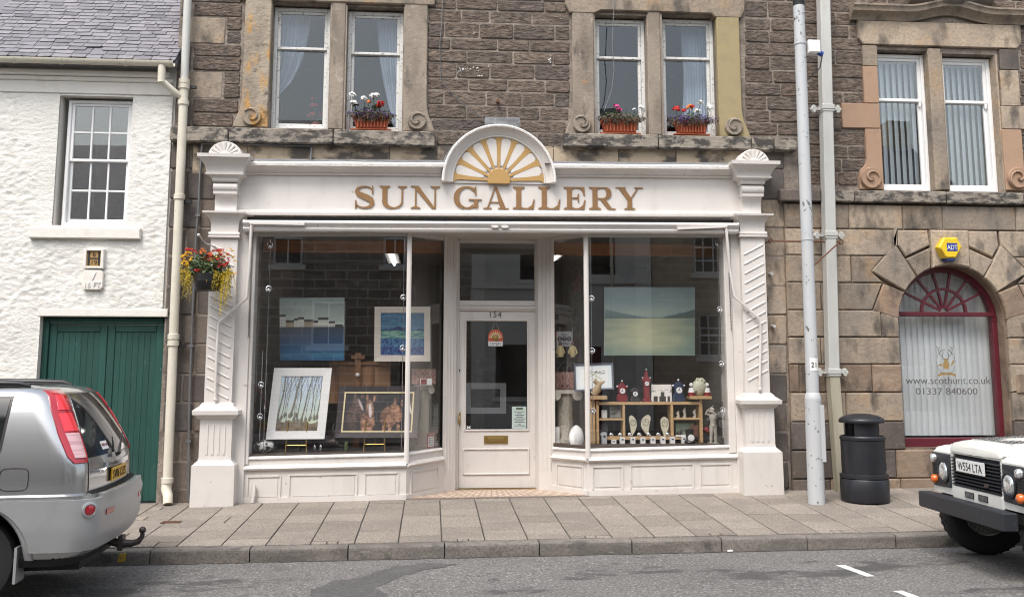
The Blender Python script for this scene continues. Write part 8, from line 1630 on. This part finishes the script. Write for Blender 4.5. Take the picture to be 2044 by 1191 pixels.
# ================================================================== WHITE OFF-ROADER (right)
db = R(3.5); dh = Vector((-math.cos(db), math.sin(db), 0)); dO = Vector((4.85, -3.74, 0)); dO.z = rz(5.4, -3.5)
offr = thing('offroader', 'white boxy off-roader with black grille and headlamp panels at the kerb', 'car', dO, math.pi - db, local=True)
dw = mat('white_offroad_paint', (.72, .72, .68), .42, coat=.3, layers=[D_(s=5, lo=.5, hi=.8, c=(.6, .59, .55), a=.6), D_(s=60, lo=.66, hi=.72, c=(.3, .28, .25), a=.7)])
dgrey = mat('dark_blue_grey_plastic', (.017, .019, .025), .5, layers=[D_(s=30, lo=.6, hi=.75, c=(.07, .07, .08), a=.6)])
tread = mat('chequer_plate', (.6, .6, .57), .45, metal=.2)
lampg = mat('headlamp_glass', (.8, .82, .84), .08, metal=.7, coat=1.0, layers=[D_(s=(90, 90, 8), lo=.45, hi=.6, c=(.35, .36, .38), a=.7)])
amber = mat('amber_lens', (.70, .14, .02), .2, coat=1.0)
# local x forward (front at 0), y left (towards the camera); heights above the road
def fb(name, m, x0, x1, y0, y1, z0, z1, bev=.01, parent=None):      # bevelled box: chamfer on all long edges
    c = bev; b = MB(); rg = lambda x, i: [(x, y0 + c + i, z0 + i), (x, y1 - c - i, z0 + i), (x, y1 - i, z0 + c + i), (x, y1 - i, z1 - c - i), (x, y1 - c - i, z1 - i), (x, y0 + c + i, z1 - i), (x, y0 + i, z1 - c - i), (x, y0 + i, z0 + c + i)]
    b.loft([rg(x0, c), rg(x0 + c, 0), rg(x1 - c, 0), rg(x1, c)]); return b.build(name, m, parent or offr)
bmp = fb('bumper', dgrey, -.13, 0, -.80, .80, .455, .605, .008); b = MB()
FX = -.20      # front face of wings and grille panel
for sd in (1, -1):
    ys = sorted((sd * .47, sd * .875)); b = MB()      # wing: rounded top outer edge
    o, i_ = sd * .875, sd * .43; rings = []
    for x, drop in ((FX, .06), (FX - .03, .02), (FX - .12, 0), (-1.05, -.03)):
        rings.append([(x, i_, .60), (x, o, .60), (x, o, .98 - drop), (x, o - sd * .012, 1.03 - drop), (x, o - sd * .05, 1.055 - drop), (x, o - sd * .10, 1.06 - drop), (x, i_, 1.06 - drop)])
    b.loft(rings)
    wing = b.build('wing', dw, offr, smooth=30)
    b = MB(); b.block([(y_, z_) for y_, z_ in ((sd * .485, .665), (sd * .84, .655), (sd * .858, .68), (sd * .858, .96), (sd * .845, .985), (sd * .485, .985))], 0, .03, .01)
    b.v = [(FX + .018 - v[1], v[0], v[2]) for v in b.v]; hp = b.build('headlamp_panel', dgrey, offr)
    # headlamp
    hy, hz = sd * .60, .815; b = MB(); b.lathe([(.115, FX + .0), (.115, FX + .03), (.10, FX + .034), (.092, FX + .022)], (0, hy, hz), 24, 'x'); b.build('headlamp_bezel', dgrey, hp, smooth=40)
    b = MB(); b.lathe([(.093, FX + .018), (.085, FX + .034), (.06, FX + .046), (.02, FX + .05), (.002, FX + .05)], (0, hy, hz), 24, 'x'); b.build('headlamp', lampg, hp, smooth=60)
    for hz2, m_ in ((.93, lampg), (.725, amber)):
        b = MB(); b.lathe([(.042, FX + .01), (.042, FX + .045), (.03, FX + .06), (.002, FX + .064)], (0, sd * .785, hz2), 16, 'x'); b.build('side_lamp' if m_ is lampg else 'indicator', m_, hp, smooth=50)
    b = MB()
    for k in range(4): b.box(FX + .017, FX + .026, sd * .785 - .035, sd * .785 + .035, .785 + k * .026, .795 + k * .026)
    b.build('vent_slot', M['blackmatt'], hp)
    # arch and tyre
    b = MB(); rings = []
    # chequer plate on the wing top
    b = MB(); b.hexa([(x, sd * y, z) for z in (1.058, 1.066) for x, y in ((-.36, .50), (-.36, .80), (-1.0, .80), (-1.0, .50))]); cp_ = b.build('wing_chequer_plate', tread, offr)
    b = MB()
    for k in range(16):
        for q_ in range(7): x, y = -.38 - k * .039, .52 + q_ * .045; dx_, dy_ = (.014, .006) if (k + q_) % 2 else (.006, .016); b.box(x - dx_, x + dx_, min(sd * (y - dy_), sd * (y + dy_)), max(sd * (y - dy_), sd * (y + dy_)), 1.066, 1.0695)
    b.build('tread_pattern', dgrey, cp_)['kind'] = 'stuff'
    steer = R(-6)
    wx, wy = -.62, sd * .74; b = MB(); b.lathe([(.22, -.09), (.33, -.10), (.385, -.085), (.405, -.06), (.405, .06), (.385, .085), (.33, .10), (.22, .09)], (0, 0, 0), 32, 'y'); rot = Matrix.Rotation(steer, 4, 'Z')
    for k in range(36):
        a = 2 * math.pi * k / 36; d = Vector((math.cos(a), 0, math.sin(a))); t = Vector((-math.sin(a), 0, math.cos(a)))
        for q_ in (-1, 1): b.beam(Vector((0, q_ * .02, 0)) + d * .402 + t * .0, Vector((0, q_ * .075, 0)) + d * .402 + t * .02, t, .026, .010)
    b.v = [tuple(rot @ Vector(v) + Vector((wx, wy, .405))) for v in b.v]; tw = b.build('tyre', M['blackmatt'], offr, smooth=30)
    b = MB(); b.lathe([(.03, -sd * .03), (.07, sd * .01), (.09, sd * .02), (.13, sd * .0), (.19, -sd * .02), (.215, sd * .06), (.228, sd * .08), (.228, -sd * .09)], (0, 0, 0), 24, 'y'); b.v = [tuple(rot @ Vector(v) + Vector((wx, wy, .405))) for v in b.v]; b.build('rim', dw, tw, smooth=40)
    b = MB(); b.lathe([(.22, -.1), (.38, -.1), (.405, -.06), (.405, .06), (.38, .1), (.22, .1)], (-3.0, sd * .74, .405), 28, 'y'); b.build('tyre', M['blackmatt'], offr, smooth=40)
    # body side, door, repeater lamp
    fb('side_panel', dw, -1.62, -1.05, min(sd * .80, sd * .875), max(sd * .80, sd * .875), .56, 1.09, .008); fb('door', dw, -2.55, -1.63, min(sd * .80, sd * .872), max(sd * .80, sd * .872), .56, 1.12, .008); fb('rear_side', dw, -3.9, -2.56, min(sd * .80, sd * .875), max(sd * .80, sd * .875), .62, 1.12, .008)
    b = MB(); b.lathe([(.035, sd * .874), (.033, sd * .9), (.012, sd * .915)], (-.33, 0, .90), 14, 'y'); b.build('repeater_lamp', lampg, offr, smooth=50)
# grille panel
b = MB(); b.box(FX - .06, FX - .03, -.47, .47, .60, 1.06); b.build('grille_surround', dw, offr)
fb('front_panel', dw, FX - .05, FX + .012, -.46, .46, .58, .70, .008); fb('badge_panel', dw, FX - .05, FX + .004, -.46, .46, 1.0, 1.06, .006)
b = MB(); b.box(FX - .028, FX - .02, -.44, .44, .70, 1.0); gr = b.build('grille', M['blackmatt'], offr)
for k in range(9):
    z = .715 + k * .031; b = MB(); b.hexa([(x, y, z_) for y in (-.44, .44) for x, z_ in ((FX - .02, z + .006), (FX + .018, z - .006), (FX + .02, z + .004), (FX - .018, z + .016))]); b.build('grille_slat', dgrey, gr)
for y0, y1 in ((-.21, -.04), (.04, .21)):
    b = MB(); b.box(FX + .011, FX + .017, -y1, -y0, .615, .67); vt = b.build('vent_panel', M['blackmatt'], offr); b = MB()
    for k in range(7): b.box(FX + .016, FX + .021, -y1 + .012 + k * .022, -y1 + .02 + k * .022, .62, .665)
    b.build('vent_mesh', mat('mesh_grey', (.15, .15, .15), .5), vt)
b = MB(); rings = []      # bonnet, slightly crowned, raised middle
for x, dz_, hw in ((FX + .015, -.035, .44), (FX - .005, .0, .455), (FX - .1, .02, .46), (-.6, .05, .465), (-1.12, .075, .47)):
    rings.append([(x, -hw - .025, 1.045 + dz_ * .5), (x, -hw, 1.085 + dz_), (x, -hw + .05, 1.105 + dz_), (x, 0, 1.118 + dz_), (x, hw - .05, 1.105 + dz_), (x, hw, 1.085 + dz_), (x, hw + .025, 1.045 + dz_ * .5), (x, 0, 1.03 + dz_ * .4)])
b.loft(rings); b.build('bonnet', dw, offr, smooth=28)
b = MB(); bz = lambda x: 1.105 + lerp(.022, .075, (-x - .3) / .82)
b.hexa([(x, y, bz(x) + e) for e in (.004, .014) for x, y in ((-.36, -.36), (-.36, .36), (-1.08, .38), (-1.08, -.38))]); cpb = b.build('bonnet_chequer_plate', tread, offr); b = MB()
for k in range(18):
    for q_ in range(16):
        x, y = -.375 - k * .04, -.345 + q_ * .046; dx_, dy_ = (.015, .006) if (k + q_) % 2 else (.006, .017); b.hexa([(x + sx * dx_, y + sy * dy_, bz(x + sx * dx_) + e) for e in (.0142, .0175) for sx, sy in ((-1, -1), (1, -1), (1, 1), (-1, 1))])
b.build('tread_pattern', dgrey, cpb)['kind'] = 'stuff'
RTD = Matrix(((0, 0, 1, 0), (1, 0, 0, 0), (0, 1, 0, 0), (0, 0, 0, 1)))      # text x -> +y, facing +x
b = MB(); b.box(FX + .03, FX + .04, -.30, .22, .85, .965); dpn = b.build('number_plate', M['card'], offr); text('W554 LTA', .108, (FX + .0415, -.04, .868), M['ink'], dpn, 'registration', rot=RTD, fit=.45, ext=.001)
b = MB(); b.box(FX + .003, FX + .009, -.13, .13, 1.012, 1.052); nb = b.build('name_badge', M['blackmatt'], offr); text('DEFENDER', .032, (FX + .0095, 0, 1.021), M['galv'], nb, rot=RTD, fit=.22, ext=.001)
b = MB(); b.lathe([(.04, FX + .02), (.04, FX + .028), (.03, FX + .032), (.002, FX + .032)], (0, .22, .765), 16, 'x'); b.v = [(v[0], v[1], .765 + (v[2] - .765) * .55) for v in b.v]; b.build('oval_badge', M['cast'], offr)
b = MB(); b.box(-3.8, -.1, -.42, -.34, .45, .56); b.box(-3.8, -.1, .34, .42, .45, .56); b.box(-.66, -.58, -.7, .7, .36, .46); b.box(-.8, -.3, -.2, .2, .42, .62); b.box(-.5, -.2, -.75, .75, .5, .58); b.build('chassis', M['blackmatt'], offr)
b = MB(); b.box(-1.06, -.3, -.42, .42, .6, 1.0); b.build('engine_bay', M['blackmatt'], offr)
# cab: windscreen, roof
b = MB(); b.loft([[(x, -y, z), (x, y, z)] + [(x - .04, y, z), (x - .04, -y, z)] for x, y, z in ((-1.2, .78, 1.1), (-1.38, .72, 1.62))]); b.build('windscreen_frame', dw, offr)
b = MB(); b.hexa([(x, y, z) for x, y, z in ((-1.20, -.68, 1.16), (-1.20, .68, 1.16), (-1.355, .66, 1.58), (-1.355, -.66, 1.58), (-1.19, -.68, 1.16), (-1.19, .68, 1.16), (-1.345, .66, 1.58), (-1.345, -.66, 1.58))]); b.build('windscreen', cglass, offr)
fb('cab_roof', dw, -3.9, -1.36, -.74, .74, 1.6, 1.9, .04); fb('rear_body', cglass, -3.85, -1.5, -.76, .76, 1.1, 1.62, .01); fb('bulkhead', dw, -1.24, -1.05, -.8, .8, .6, 1.13, .01)
